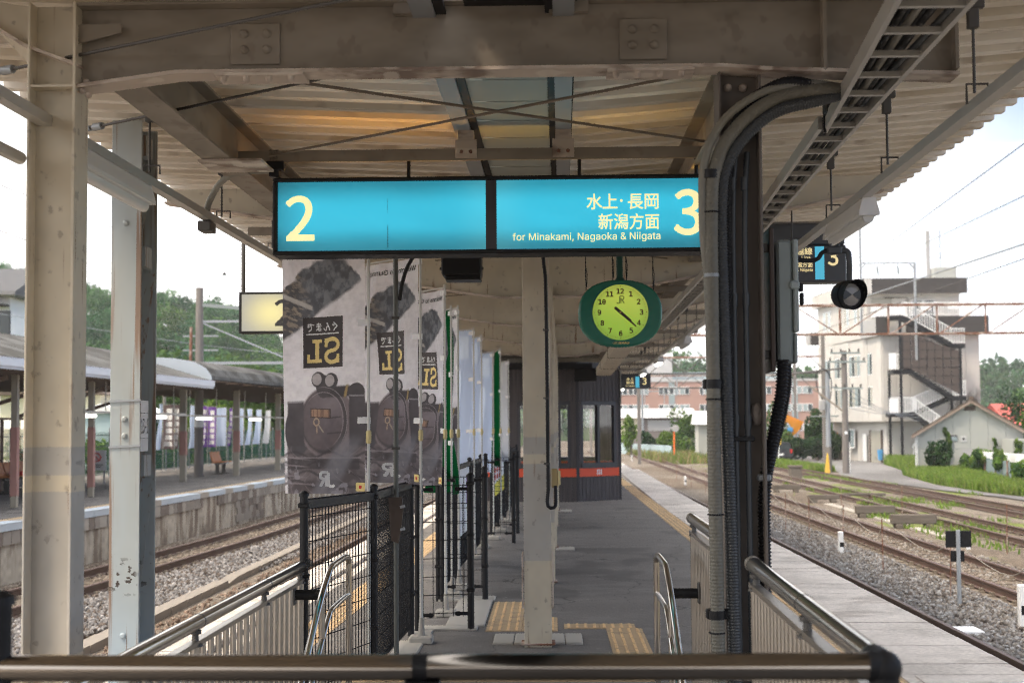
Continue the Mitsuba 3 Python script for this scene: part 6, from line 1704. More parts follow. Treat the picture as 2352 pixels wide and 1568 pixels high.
for x, y in ((-11.83, 48.84), (-11.32, 54.72), (-10.98, 61.2), (-10.6, 68), (-10.2, 75)):
    put('post', Mesh().cbox(x - 0.1, x + 0.1, y, y + 0.2, 0, 3.1, 0.01), 'mat_post_cream', r2)
    put('painted_band', Mesh().cbox(x - 0.11, x + 0.11, y - 0.01, y + 0.21, 0.85, 1.62, 0.01), 'mat_pink_post', r2)
for i, (x, y) in enumerate(((-11.35, 36.0), (-11.05, 41.7), (-11.5, 49.4), (-11.1, 56.2), (-10.75, 62.6))):
    fl = thing('platform_lamp', ('first', 'second', 'third', 'fourth', 'fifth')[i] + ' glowing tube lamp from the left under the opposite platform roofs', 'lamp')
    put('tube', Mesh().tube([[x, y, 2.02 if y < 48 else 2.03], [x + 0.12, y + 1.4, 2.03]], 0.045, 8), 'mat_white_plastic', fl, emit=(4 * LIT, 3.9 * LIT, 3.6 * LIT))
    put('rail', Mesh().bar([x - 0.2, y - 2.2, 2.12], [x + 0.3, y + 3.0, 2.12], 0.05, 0.05).tube([[x, y - 1, 2.1], [x, y - 1, 3.05]], 0.012, 6).tube([[x + 0.2, y + 2, 2.1], [x + 0.2, y + 2, 3.05]], 0.012, 6), 'mat_tray_steel', fl)
cp = thing('line_pole', 'tall weathered catenary pole standing through the opposite platform', 'pole')
put('shaft', Mesh().lathe([(0, 0.17), (6.7, 0.13), (6.72, 0.0005)], [-12.45, 53.8, 0], UP, 14), 'mat_pole_concrete', cp)
put('white_band', Mesh().lathe([(1.75, 0.168), (2.05, 0.166)], [-12.45, 53.8, 0], UP, 14), 'mat_white_paint', cp)
put('cross_arm', Mesh().bar([-12.5, 53.8, 6.1], [-6.2, 53.8, 5.55], 0.12, 0.12), 'mat_grey_green', cp)
put('lower_arm', Mesh().bar([-12.45, 53.8, 5.5], [-6.2, 53.8, 5.48], 0.08, 0.08).bar([-12.35, 53.8, 5.45], [-9.2, 53.8, 4.1], 0.05, 0.05).bar([-12.35, 53.8, 4.02], [-6.2, 53.8, 4.0], 0.10, 0.10), 'mat_galvanised', cp)
put('rust_pipe', Mesh().tube([[-12.75, 53.7, 2.9], [-12.72, 53.7, 5.3]], 0.055, 8), 'mat_rusty_steel', cp)
put('insulator', Mesh().lathe([(0, 0.03), (0.05, 0.07), (0.1, 0.03), (0.15, 0.07), (0.2, 0.03), (0.25, 0.07), (0.3, 0.03)], [-9.0, 53.8, 5.05], UP, 10).bar([-9.6, 53.8, 5.0], [-8.6, 53.8, 5.0], 0.06, 0.14), 'mat_white_plastic', cp)
GL = 'banners along the back of the opposite platform'
left_b = [('blue', -15.21, 59.6, 0.17, 'mat_cloth_blue', 'pale blue banner at the left end of the opposite platform row'),
          ('brown', -15.08, 60.9, 0.45, 'mat_cloth_brown', 'dark brown banner with white characters on the opposite platform, broader one'),
          ('brown', -15.16, 62.2, 0.27, 'mat_cloth_brown', 'dark brown banner with white characters on the opposite platform, narrower one'),
          ('white', -15.17, 65.1, 0.27, 'mat_cloth_blue', 'narrow white banner left of the tall pole on the opposite platform'),
          ('purple', -15.19, 67.3, 0.21, 'mat_cloth_purple', 'narrow purple banner right beside the tall pole on the opposite platform'),
          ('purple', -15.1, 68.7, 0.41, 'mat_cloth_purple', 'broad purple banner with white characters on the opposite platform'),
          ('white', -15.06, 70.7, 0.48, 'mat_cloth_blue', 'broad white banner right of the purple ones on the opposite platform'),
          ('purple', -15.23, 72.8, 0.14, 'mat_cloth_purple', 'sliver of a purple banner behind a pink banded post'),
          ('white', -15.13, 75.0, 0.35, 'mat_cloth_blue', 'curled white banner just right of a pink banded post'),
          ('white', -15.18, 77.4, 0.25, 'mat_cloth_blue', 'slim curled white banner, middle of the right group'),
          ('white', -15.14, 79.7, 0.31, 'mat_cloth_blue', 'slim white banner bowed like a sail on the opposite platform'),
          ('white', -15.16, 82.4, 0.28, 'mat_cloth_white', 'last white banner of the opposite platform row, by the right post')]
for i, (kind, x, y, w, mt, lab) in enumerate(left_b):
    mk = ('mat_print_white', [(0.22, 0.06 + 0.15 * k, 0.80, 0.17 + 0.15 * k) for k in range(6)]) if kind in ('brown', 'purple') else None
    banner(lab, x, y, (-1, 0.15), w * 1.05, 2.68, 1.80, i * 1.3, mt, GL, 0.14, 0.10 if w < 0.35 else 0.02, 0.25, base=False, arms=(), mark=mk)
bf = thing('back_fence', 'row of thin grey posts with green mesh behind the opposite platform', 'fence')
m = Mesh()
for y in np.arange(30, 90, 2.0):
    put('post', Mesh().tube([[-15.7, y, 0], [-15.7, y, 1.75]], 0.03, 6), 'mat_galvanised', bf)
    for z in (0.3, 0.7, 1.1, 1.5):
        m.bar([-15.7, y, z], [-15.7, y + 2, z], 0.012, 0.03)
    for s in np.arange(0.12, 2, 0.12):
        m.bar([-15.7, y + s, 0.1], [-15.7, y + s, 1.6], 0.012)
put('mesh', m, 'mat_dark_green', bf, kind='stuff')


def bench(label, x, y, n=3):
    t = thing('bench', label, 'bench')
    for i in range(n):
        yy = y + i * 0.55
        put('seat', Mesh().prism([(0, 0), (0.42, 0.03), (0.42, 0.06), (0.03, 0.05), (-0.08, 0.42), (-0.11, 0.41)], [x, yy + 0.24, 0.42], RIGHT, UP, NEAR, 0.46), 'mat_bench_orange', t)
    put('beam', Mesh().box(x + 0.1, x + 0.2, y - 0.25, y + (n - 1) * 0.55 + 0.25, 0.36, 0.42), 'mat_dark_steel', t)
    for yy in (y, y + (n - 1) * 0.55):
        put('leg', Mesh().cbox(x + 0.08, x + 0.22, yy - 0.03, yy + 0.03, 0, 0.36, 0.008).box(x - 0.05, x + 0.35, yy - 0.04, yy + 0.04, 0, 0.03), 'mat_dark_steel', t)


bench('orange bench on the opposite platform between two pink banded posts', -12.55, 56.6)
bench('orange bench at the far left edge, behind the nearest column', -14.5, 40.0, 5)
cs = thing('cushion', 'red cushion lying on the leftmost bench', 'cushion')
put('cushion', Mesh().cbox(-14.4, -14.05, 40.3, 41.2, 0.49, 0.58, 0.03), 'mat_print_red', cs)
ns = thing('no_smoking_sign', 'white board with a red no smoking symbol, between the two left columns', 'sign')
put('board', Mesh().cbox(-14.42, -13.82, 47.2, 47.24, 0.42, 1.05, 0.01), 'mat_white_paint', ns)
put('ring', Mesh().ring([-14.12, 47.19, 0.83], [0, 1, 0], 0.125, 0.022, 24), 'mat_print_red', ns)
put('slash', Mesh().bar([-14.20, 47.185, 0.91], [-14.04, 47.185, 0.75], 0.03, 0.012, up=(0, 1, 0)), 'mat_print_red', ns)
put('caption', Mesh().box(-14.32, -13.92, 47.192, 47.199, 0.58, 0.61).box(-14.26, -13.98, 47.192, 47.199, 0.52, 0.545), 'mat_print_black', ns)
put('leg', Mesh().box(-14.36, -14.32, 47.25, 47.29, 0, 0.9).box(-13.92, -13.88, 47.25, 47.29, 0, 0.9), 'mat_galvanised', ns)
ww = thing('glazed_screen', 'brown framed glass wind screen behind the leftmost bench', 'screen')
fr = Mesh()
for y in np.arange(36, 46.1, 1.25):
    fr.box(-15.35, -15.27, y - 0.04, y + 0.04, 0, 2.0)
for z in (0.72, 1.98):
    fr.box(-15.36, -15.26, 36, 46, z, z + 0.06)
put('frame', fr, 'mat_barge_board', ww)
for y in np.arange(36, 45.9, 1.25):
    put('pane', Mesh().box(-15.32, -15.315, y + 0.04, y + 1.21, 0.78, 1.98), 'mat_pane', ww)
    put('lower_panel', Mesh().box(-15.33, -15.30, y + 0.04, y + 1.21, 0.05, 0.72), 'mat_brown_wall', ww)
pw = thing('station_wall', 'dark panelled station wall under the roof at the far left', 'wall')
put('panel', Mesh().box(-17.3, -17.1, 24, 46.5, 0, 2.86), 'mat_brown_wall', pw)
for y in (28.5, 33, 39.5):
    w = put('window', Mesh().box(-17.09, -17.06, y, y + 1.8, 1.0, 2.2), 'mat_dark_frame', pw)
    put('pane', Mesh().box(-17.055, -17.05, y + 0.08, y + 1.72, 1.08, 2.12), 'mat_window_dark', w)
# house beyond, left edge
lh = thing('house', 'two storey white house with a dark tiled roof at the left edge', 'house')
put('wall', Mesh().box(-42, -27.2, 76, 84, GZ, 8.55), 'mat_white_paint', lh)
put('roof', Mesh().prism([(-0.9, 8.4), (9.0, 8.4), (8.7, 8.6), (4.0, 10.2), (-0.7, 8.6)], [-42.8, 75.5, 0], [0, 1, 0], UP, RIGHT, 16.3), 'mat_tile_grey', lh)
put('gutter', Mesh().box(-42, -26.6, 74.9, 75.05, 8.35, 8.48), 'mat_grey_siding', lh)
for x in (-31.5, -29.0, -27.9):
    w = put('window', Mesh().box(x, x + 0.75, 75.93, 75.99, 6.3, 7.7), 'mat_dark_frame', lh)
    put('pane', Mesh().box(x + 0.06, x + 0.69, 75.90, 75.925, 6.36, 7.64), 'mat_window_dark', w)
put('awning', Mesh().box(-33, -27.2, 75.0, 75.9, 7.9, 8.0), 'mat_dark_fascia', lh)
lb = thing('house', 'small cream house with one dark window, seen between the two left columns', 'house')
put('wall', Mesh().box(-24, -19.6, 66, 72, GZ, 3.2), 'mat_cream_wall', lb)
put('roof', Mesh().prism([(-24.4, 3.2), (-19.2, 3.2), (-21.8, 4.5)], [0, 65.6, 0], RIGHT, UP, [0, 1, 0], 7), 'mat_brown_roof', lb)
w = put('window', Mesh().box(-20.55, -19.85, 65.93, 65.99, 1.6, 2.3), 'mat_dark_frame', lb)
put('pane', Mesh().box(-20.5, -19.9, 65.9, 65.925, 1.65, 2.25), 'mat_window_dark', w)
gf = thing('greenhouse', 'pale green translucent shed beside the small cream house', 'shed')
put('wall', Mesh().box(-19.3, -17.6, 62, 70, GZ, 2.35), 'mat_pale_blue_sheet', gf)
put('roof', Mesh().prism([(-19.5, 2.35), (-17.4, 2.35), (-18.4, 2.75)], [0, 61.8, 0], RIGHT, UP, [0, 1, 0], 8.4), 'mat_white_paint', gf)
for i, (x, y, h, lab) in enumerate(((-19.6, 85, 7.4, 'tallest slim grey pole on the left before the wooded hill'), (-23.4, 92, 5.2, 'shorter grey pole with two cross arms before the wooded hill'))):
    t = thing('utility_pole', lab, 'pole')
    put('shaft', Mesh().lathe([(0, 0.13), (h + 1, 0.09), (h + 1.02, 0.0005)], [x, y, GZ], UP, 10), 'mat_pole_concrete', t)
    for z in (h - 0.5, h - 1.3):
        put('cross_arm', Mesh().bar([x - 1.0, y, z], [x + 1.0, y, z], 0.08, 0.08), 'mat_galvanised', t)
# person waiting on the opposite platform, mostly behind the first banners
from manifold3d import Manifold


def hull_bone(p, r, q, s):
    return Manifold.batch_hull([Manifold.sphere(r, 16).translate(list(p)), Manifold.sphere(s, 16).translate(list(q))])


def limb_mesh(bones, px, py, pz):
    m = bones[0]
    for b in bones[1:]:
        m = m + b
    m = m.refine_to_length(0.05).to_mesh()
    t = trimesh.Trimesh(m.vert_properties[:, :3], m.tri_verts)
    trimesh.smoothing.filter_taubin(t, iterations=6)
    return np.array(t.vertices) + [px, py, pz], np.array(t.faces)


pe = thing('person', 'person in blue jeans and orange shoes standing on the opposite platform behind the banners', 'person')
PX, PY = -9.62, 76.5
B = lambda *a: hull_bone(*a)
body = [B((0, 0, 1.02), 0.13, (0, 0, 1.38), 0.15), B((-0.14, 0, 1.40), 0.07, (0.14, 0, 1.40), 0.07), B((0, 0, 1.42), 0.055, (0, -0.01, 1.55), 0.052), B((0, -0.01, 1.60), 0.085, (0, 0, 1.66), 0.09), B((0, -0.03, 1.56), 0.05, (0, -0.02, 1.60), 0.06)]
for s in (-1, 1):
    body += [B((0.17 * s, 0, 1.40), 0.055, (0.22 * s, 0.02, 1.13), 0.045), B((0.22 * s, 0.02, 1.13), 0.042, (0.21 * s, -0.06, 0.90), 0.032), B((0.21 * s, -0.06, 0.88), 0.032, (0.205 * s, -0.08, 0.80), 0.022)]
put('upper_body', limb_mesh(body, PX, PY, 0), 'mat_white_paint', pe)
legs = [B((0, 0, 0.95), 0.13, (0, 0, 1.04), 0.125)]
for s in (-1, 1):
    legs += [B((0.08 * s, 0, 0.92), 0.085, (0.10 * s, -0.01, 0.50), 0.060), B((0.10 * s, -0.01, 0.50), 0.058, (0.11 * s, 0.01, 0.10), 0.045)]
mat('mat_jeans', (0.03, 0.05, 0.12), 0.8)
mat('mat_hair', (0.02, 0.016, 0.013), 0.6)
put('jeans', limb_mesh(legs, PX, PY, 0), 'mat_jeans', pe)
put('shoe', limb_mesh([B((-0.11, 0.02, 0.05), 0.045, (-0.115, -0.17, 0.04), 0.038)], PX, PY, 0), 'mat_orange_red', pe)
put('shoe', limb_mesh([B((0.11, 0.02, 0.05), 0.045, (0.115, -0.17, 0.04), 0.038)], PX, PY, 0), 'mat_orange_red', pe)
put('hair', limb_mesh([B((0, 0.02, 1.66), 0.095, (0, 0.03, 1.60), 0.085)], PX, PY, 0), 'mat_hair', pe)

# ================================================================ foliage
def leaf_cloud(n, c, r, size, cols, clumps=14, gen=None, flat=0.0, drop=0.0):
    """n leaf clusters spread through the clumps of a crown; returns vertices, triangles, colours"""
    g = gen or rng
    c, r = np.asarray(c, float), np.asarray(r, float)
    cd = g.normal(size=(clumps, 3))
    cd /= np.linalg.norm(cd, axis=1, keepdims=True)
    cc = cd * (g.random((clumps, 1)) ** 0.5) * 0.75
    k = g.integers(0, clumps, n)
    d = g.normal(size=(n, 3))
    d /= np.linalg.norm(d, axis=1, keepdims=True)
    p = cc[k] + d * (0.30 + 0.14 * g.random((n, 1)))
    if drop:
        p[:, 2] -= drop * g.random(n) ** 2
    P = c + p * r
    a = g.normal(size=(n, 3))
    a /= np.linalg.norm(a, axis=1, keepdims=True)
    b = np.cross(a, d)
    b /= np.linalg.norm(b, axis=1, keepdims=True) + 1e-9
    s = size * g.uniform(0.6, 1.35, (n, 1))
    e = np.cross(a, b)
    q = np.stack([P - a * s, P + b * s * 0.55 + e * s * 0.2, P + a * s, P - b * s * 0.55 - e * s * 0.2], 1)
    F = np.array([[0, 1, 2], [0, 2, 3]])[None] + np.arange(n)[:, None, None] * 4
    cols = np.array(cols)
    tone = g.uniform(0.7, 1.3, (clumps, 1))[k] * g.uniform(0.7, 1.3, (n, 1))
    C = cols[g.integers(0, len(cols), clumps)[k]] * tone
    return q.reshape(-1, 3), F.reshape(-1, 3), np.repeat(C, 4, 0)


class Leaves:
    def __init__(self):
        self.v, self.f, self.c, self.n = [], [], [], 0

    def add(self, v, f, c):
        self.v.append(v)
        self.f.append(f + self.n)
        self.c.append(c)
        self.n += len(v)

    def put(self, name, parent=None, **k):
        if self.n:
            return put(name, (np.vstack(self.v), np.vstack(self.f)), 'mat_leaf', parent, smooth=False, color=np.clip(np.vstack(self.c), 0, 1), **k)


GREEN = [(0.055, 0.105, 0.034), (0.075, 0.135, 0.04), (0.045, 0.088, 0.032), (0.10, 0.16, 0.045)]
DEEP = [(0.024, 0.052, 0.024), (0.032, 0.066, 0.026), (0.042, 0.080, 0.030)]
LIGHT = [(0.13, 0.21, 0.04), (0.10, 0.175, 0.036), (0.16, 0.235, 0.055)]


def tree(label, x, y, z0, h, r, n=900, size=0.3, cols=GREEN, trunk=0.35, cat='tree', drop=0.0, clumps=16, name='tree'):
    t = thing(name, label, cat)
    L = Leaves()
    L.add(*leaf_cloud(n, [x, y, z0 + h * (trunk + 1) / 2], [r, r, h * (1 - trunk) / 2 * 1.1], size, cols, clumps, drop=drop))
    L.put('crown', t)
    tr = Mesh().tube([[x, y, z0 - 0.1], [x + 0.03 * h, y, z0 + h * trunk], [x, y, z0 + h * 0.8]], [0.035 * h, 0.025 * h, 0.008 * h], 7)
    for k in range(4):
        a = k * 1.7 + x
        tr.tube([[x + 0.02 * h, y, z0 + h * (trunk * 0.7 + 0.1 * k)], [x + r * 0.6 * math.cos(a), y + r * 0.6 * math.sin(a), z0 + h * (trunk + 0.2 + 0.1 * k)]], [0.015 * h, 0.006 * h], 5)
    put('trunk', tr, 'mat_old_timber', t)
    return t


# hills and their woods
def hill_left(x, y):
    ridge = np.interp(x, [-260, -180, -110, -93, -78, -61, -54, -42, -25, 0], [30, 30, 29, 26, 22.5, 21, 17, 10, 5, 0])
    f = np.clip((y - 118) / 170, 0, 1)
    back = np.clip((470 - y) / 120, 0, 1)
    return GZ - 0.6 + ridge * (f * f * (3 - 2 * f)) * back + 0.6 * f


def hill_right(x, y):
    ridge = np.interp(x, [-80, -40, 0, 18, 26, 34, 52, 75, 92, 103, 125, 170, 260], [0, 4, 9, 12.5, 14.5, 11.5, 9.5, 9, 9.5, 10, 12, 15, 18])
    f = np.clip((y - 290) / 75, 0, 1)
    back = np.clip((520 - y) / 80, 0, 1)
    return GZ - 0.6 + ridge * 1.1 * (f * f * (3 - 2 * f)) * back


def terrain(name, fn, x0, x1, y0, y1, s):
    X, Y = np.meshgrid(np.arange(x0, x1, s), np.arange(y0, y1, s))
    V = np.c_[X.ravel(), Y.ravel(), fn(X, Y).ravel()]
    n, w = X.shape
    i, j = np.meshgrid(np.arange(n - 1), np.arange(w - 1), indexing='ij')
    F = np.stack([i * w + j, i * w + j + 1, (i + 1) * w + j + 1, (i + 1) * w + j], -1).reshape(-1, 4)
    put(name, (V, F), 'mat_hill_soil', kind='structure')


terrain('hill', hill_left, -260, 4, 116, 474, 8)
terrain('hill', hill_right, -90, 264, 288, 520, 8)
FOREST = [(0.042, 0.105, 0.040), (0.058, 0.130, 0.042), (0.034, 0.084, 0.038), (0.090, 0.165, 0.045), (0.048, 0.112, 0.048)]
L = Leaves()
for y in np.arange(124, 300, 6.3):
    for x in np.arange(-0.46 * y - 4, 0.02 * y - 12, 6.0):
        px, py = x + rng.uniform(-2.4, 2.4), y + rng.uniform(-2.4, 2.4)
        if px > -20 and y < 160:
            continue
        h, r = rng.uniform(4.8, 7.6), rng.uniform(2.8, 4.4)
        base = FOREST[rng.integers(0, 5)]
        col = np.array([base]) * rng.uniform(0.75, 1.35)
        L.add(*leaf_cloud(int(900 * min(1, 190 / y) + 150), [px, py, hill_left(px, py) + h * 0.55], [r, r, h * 0.5], 0.28, col, 14))
L.put('forest', label='dark green wood covering the hill behind the station on the left', cat='forest', kind='stuff')
L = Leaves()
for y in np.arange(300, 376, 7.5):
    for x in np.arange(-0.10 * y, 0.36 * y, 7.0):
        px, py = x + rng.uniform(-3, 3), y + rng.uniform(-3, 3)
        h, r = rng.uniform(6, 9.5), rng.uniform(3.2, 5)
        col = np.array([FOREST[rng.integers(0, 5)]]) * rng.uniform(0.75, 1.25)
        L.add(*leaf_cloud(200, [px, py, hill_right(px, py) + h * 0.5], [r, r, h * 0.5], 0.62, col, 10))
L.put('forest', label='bluish wood on the far low hills to the right', cat='forest', kind='stuff')
for lab, x, y, h, r, n, cols in (('round dense tree rising behind the far opposite roof', -16.8, 92, 7.0, 3.3, 2600, GREEN), ('bright leafy tree under the opposite roof, left of a pink banded post', -19.5, 93, 4.6, 2.6, 1800, LIGHT),
                                 ('bright leafy tree under the opposite roof, in the middle', -17.4, 96, 4.8, 2.8, 1800, LIGHT), ('leafy tree under the opposite roof, behind the right pink banded posts', -15.0, 98, 4.6, 2.6, 1800, LIGHT),
                                 ('light green tree low on the hill between the two left columns', -27, 102, 8.5, 4.5, 1800, GREEN), ('yellowish green tree at the foot of the left hill', -33, 112, 8.5, 4.5, 1800, LIGHT),
                                 ('broad green tree below the catenary pole on the left', -25.0, 118, 8.5, 5.0, 1800, GREEN)):
    tree(lab, x, y, GZ, h, r, n, 0.26, cols, 0.25)
hg = thing('hedge', 'trimmed green hedge behind the no smoking board', 'hedge')
Lh = Leaves()
for y in np.arange(52, 64, 1.2):
    Lh.add(*leaf_cloud(260, [-17.0 - 0.02 * y, y, 0.75], [0.8, 0.9, 0.8], 0.13, LIGHT, 8))
Lh.put('foliage', hg)
hg = thing('hedge', 'dark hedge and shrubs behind the back fence of the opposite platform', 'hedge')
Lh = Leaves()
for y in np.arange(64, 100, 1.5):
    Lh.add(*leaf_cloud(300, [-17.6, y, 0.6 + rng.uniform(-0.2, 0.9)], [1.0, 1.1, 1.4], 0.17, DEEP if rng.random() < 0.6 else LIGHT, 8))
Lh.put('foliage', hg)
put('lawn', Mesh().sheet(sbox(-60, 40, -16.2, 150), -0.35), 'mat_grass_soil', kind='structure')


# ================================================================ yard on the right
YD = -1.055
yard = Polygon([(15.6, 20), (17.2, 48), (16.9, 58), (16.3, 64), (15.9, 74), (15.4, 82), (16.9, 90), (16.6, 108), (16.4, 122), (9, 160), (9, 175), (26, 175), (60, 130), (60, 100), (23.4, 100), (19.2, 84), (18.2, 76), (17.5, 70), (17.45, 62), (18.0, 55), (19, 40), (22, 20)])
put('yard_road', Mesh().sheet(yard, YD), 'mat_yard_asphalt', kind='structure')
put('grass_verge', Mesh().sheet(Polygon([(16.0, 90.5), (16.85, 90.8), (16.5, 108), (16.3, 121), (14.6, 124), (14.9, 104), (15.4, 90)]), YD + 0.006), 'mat_grass_soil', kind='structure')
put('grass_verge', Mesh().sheet(Polygon([(18.15, 55), (17.55, 62), (17.6, 70), (18.3, 76), (19.3, 84), (22, 90), (30, 84), (28, 50)]), YD + 0.006), 'mat_grass_soil', kind='structure')


def blades(name, poly_xy, n, h0, h1, cols, label, w=0.035):
    """grass: single bent blades"""
    x, y = poly_xy(n)
    h = rng.uniform(h0, h1, n)
    a = rng.random(n) * 2 * np.pi
    d = np.c_[np.cos(a), np.sin(a), 0 * a]
    b = np.c_[x, y, np.full(n, YD)]
    lean = rng.normal(size=(n, 2)) * 0.22 * h[:, None]
    top = b + np.c_[lean, h]
    mid = b + np.c_[lean * 0.35, h * 0.55]
    wd = (w * rng.uniform(0.6, 1.4, n))[:, None]
    V = np.stack([b - d * wd, b + d * wd, mid + d * wd * 0.7, mid - d * wd * 0.7, top], 1).reshape(-1, 3)
    F = (np.array([[0, 1, 2], [0, 2, 3], [3, 2, 4]])[None] + np.arange(n)[:, None, None] * 5).reshape(-1, 3)
    cols = np.array(cols)
    C = np.repeat(cols[rng.integers(0, len(cols), n)] * rng.uniform(0.7, 1.3, (n, 1)), 5, 0)
    put(name, (V, F), 'mat_leaf', smooth=False, color=C, label=label, cat='grass', kind='stuff')


GR = [(0.16, 0.25, 0.045), (0.20, 0.29, 0.06), (0.12, 0.20, 0.04), (0.23, 0.27, 0.085)]


def in_poly(pts, bias=None):
    P = Polygon(pts)
    x0, y0, x1, y1 = P.bounds

    def f(n):
        from shapely import contains_xy
        X, Y = np.zeros(0), np.zeros(0)
        while len(X) < n:
            x, y = rng.uniform(x0, x1, n), rng.uniform(y0, y1, n)
            k = contains_xy(P, x, y)
            if bias:
                k &= rng.random(n) < bias(x, y)
            X, Y = np.r_[X, x[k]], np.r_[Y, y[k]]
        return X[:n], Y[:n]

    return f


blades('grass', in_poly([(15.3, 90.2), (16.85, 90.8), (16.5, 108), (16.2, 122), (14.4, 122), (14.8, 104)]), 12000, 0.15, 0.5, GR, 'tall bright grass along the far siding, left of the utility poles')
blades('grass', in_poly([(18.0, 55), (17.5, 62), (17.5, 70), (18.2, 76), (19.2, 84), (22.6, 86), (21.2, 76), (19.8, 66), (19.0, 60), (18.9, 55)]), 22000, 0.15, 0.6, GR, 'tall bright grass in front of the rusty sheet fence')
blades('grass', in_poly([(23.6, 99), (25.5, 101), (27, 108), (25.2, 112), (23.0, 106), (21.6, 96), (20.4, 88), (22, 88)]), 6000, 0.3, 0.8, GR, 'bright grass by the foot of the fire stairs')
blades('grass', in_poly([(9.2, 30), (17, 50), (16.2, 66), (15.2, 88), (12, 90), (9.4, 60)], lambda x, y: np.clip(2.6 * (meshkit.fbm(np.stack([x * 0.9, y * 0.25, 0 * x], -1), 3, 8) - 0.60), 0, 1)), 3200, 0.05, 0.18, GR, 'low weeds growing in patches between the overgrown sidings', 0.022)
blades('grass', in_poly([(8.6, 110), (16, 112), (16, 128), (11, 150), (7.4, 150)]), 5000, 0.2, 0.8, [(0.22, 0.24, 0.09), (0.15, 0.22, 0.05), (0.30, 0.24, 0.13)], 'dry grass among the far buffers of the sidings', 0.05)

# loose timbers and planks between the tracks
for i, (x0, x1, y, h, lab) in enumerate(((9.15, 10.32, 46.3, 0.24, 'weathered timber across the sidings, upper of the two mossy ones'), (9.13, 10.33, 41.4, 0.26, 'weathered timber across the sidings, nearest and thickest'), (9.26, 10.36, 55.4, 0.16, 'thin old timber lying farther back in the sidings'),
                                        (9.2, 10.4, 64.0, 0.2, 'flat old timber lying just right of the corrugated hose'), (11.0, 12.6, 58, 0.1, 'rotten board half sunk in the second siding'))):
    t = thing('timber', lab, 'timber')
    put('beam', Mesh().cbox(x0, x1, y - 0.13, y + 0.13, GZ + 0.12, GZ + 0.12 + h, 0.02), 'mat_old_timber', t)
    for q in (x0 + 0.1, x1 - 0.3):
        put('block', Mesh().cbox(q, q + 0.2, y - 0.2, y + 0.2, GZ, GZ + 0.119, 0.015), 'mat_old_timber', t)
for i, (y0, y1, lab) in enumerate(((48.2, 53.6, 'far pale concrete plank'), (42.2, 45.9, 'middle pale concrete plank'), (36.9, 40.9, 'near pale concrete plank'))):
    put('plank', Mesh().cbox(9.50, 9.80, y0, y1, GZ - 0.02, GZ + 0.06, 0.01), 'mat_stone_light', label=lab + ' lying lengthwise between the sidings', cat='plank')
bt = thing('buffer_block', 'dark wooden block stack beside the far siding', 'block')
put('stack', Mesh().cbox(12.55, 13.15, 80.4, 81.1, GZ, GZ + 0.55, 0.03).cbox(12.5, 13.2, 80.35, 81.15, GZ + 0.56, GZ + 0.68, 0.02), 'mat_old_timber', bt)
# stakes with a rope along the track
SP = [(6.31, 24.47), (6.23, 28.98), (6.25, 33.06), (6.28, 37.47), (6.21, 40.73), (6.25, 45.0), (6.3, 50), (6.3, 56), (6.35, 63), (6.4, 70), (6.4, 78)]
for i, (x, y) in enumerate(SP + [(9.75, 33.06), (10.1, 44.3), (10.05, 53.2)]):
    ordn = ('first', 'second', 'third', 'fourth', 'fifth', 'sixth', 'seventh', 'eighth', 'ninth', 'tenth', 'eleventh')
    lab = f'{ordn[i]} thin rusty stake from the right, in the row carrying the slack rope' if i < 11 else f'{ordn[i - 11]} lone rusty stake from the right, between the overgrown sidings'
    t = thing('stake', lab, 'stake', 'thin rusty stakes along the tracks')
    put('rod', Mesh().tube([[x, y, GZ - 0.05], [x + rng.uniform(-0.05, 0.05), y, -0.06 + rng.uniform(-0.04, 0.04)]], 0.011, 6), 'mat_rusty_steel', t)
m = Mesh()
for (xa, ya), (xb, yb) in zip([(6.35, 20.5)] + SP[:-1], SP):
    s = np.linspace(0, 1, 14)
    m.tube(np.c_[xa + (xb - xa) * s + 0.25 * np.sin(np.pi * s), ya + (yb - ya) * s, -0.08 - 0.42 * np.sin(np.pi * s)], 0.006, 5)
put('rope', m, 'mat_rope', label='slack pale rope hanging between the thin rusty stakes', cat='rope')
for x, y, h, lab in ((6.21, 33.06, 0.5, 'white marker post with a dark notch, in the middle of the ballast'), (6.34, 20.87, 0.62, 'white marker post cut by the right edge of the picture'), (6.34, 72.3, 0.42, 'small white marker post seen left of the conduits'), (6.52, 122.7, 0.5, 'tiny far white marker post by the track bend'), (10.13, 148.8, 0.7, 'tiny far white post before the long hedge')):
    t = thing('marker_post', lab, 'post')
    put('post', Mesh().cbox(x - 0.055, x + 0.055, y - 0.055, y + 0.055, GZ, GZ + h, 0.015), 'mat_white_paint', t)
    put('mark', Mesh().box(x - 0.03, x + 0.057, y - 0.058, y - 0.0555, GZ + h * 0.35, GZ + h * 0.55), 'mat_black', t)
sg = thing('track_sign', 'back of a black double plate sign on a grey post by the second track', 'sign')
put('post', Mesh().cbox(6.20, 6.26, 23.62, 23.66, GZ - 0.05, 0.065, 0.005), 'mat_galvanised', sg)
put('plate', Mesh().cbox(6.05, 6.44, 23.665, 23.685, -0.205, 0.05, 0.004), 'mat_black', sg)
put('lower_plate', Mesh().cbox(6.12, 6.33, 23.665, 23.685, -0.42, -0.255, 0.004), 'mat_black', sg)
put('tab', Mesh().box(6.36, 6.42, 23.655, 23.664, -0.235, -0.20), 'mat_white_paint', sg)
mh = thing('ballast_box', 'small pale box lid in the ballast beside the platform rail', 'box')
put('lid', Mesh().cbox(5.30, 5.62, 20.1, 20.6, GZ - 0.02, GZ + 0.10, 0.015), 'mat_white_paint', mh)
tp = thing('paint_mark', 'pale square with faded blue marks painted on the platform edge', 'marking')
put('square', Mesh().box(2.42, 2.86, 10.02, 10.34, 0.004, 0.010), 'mat_concrete', tp)

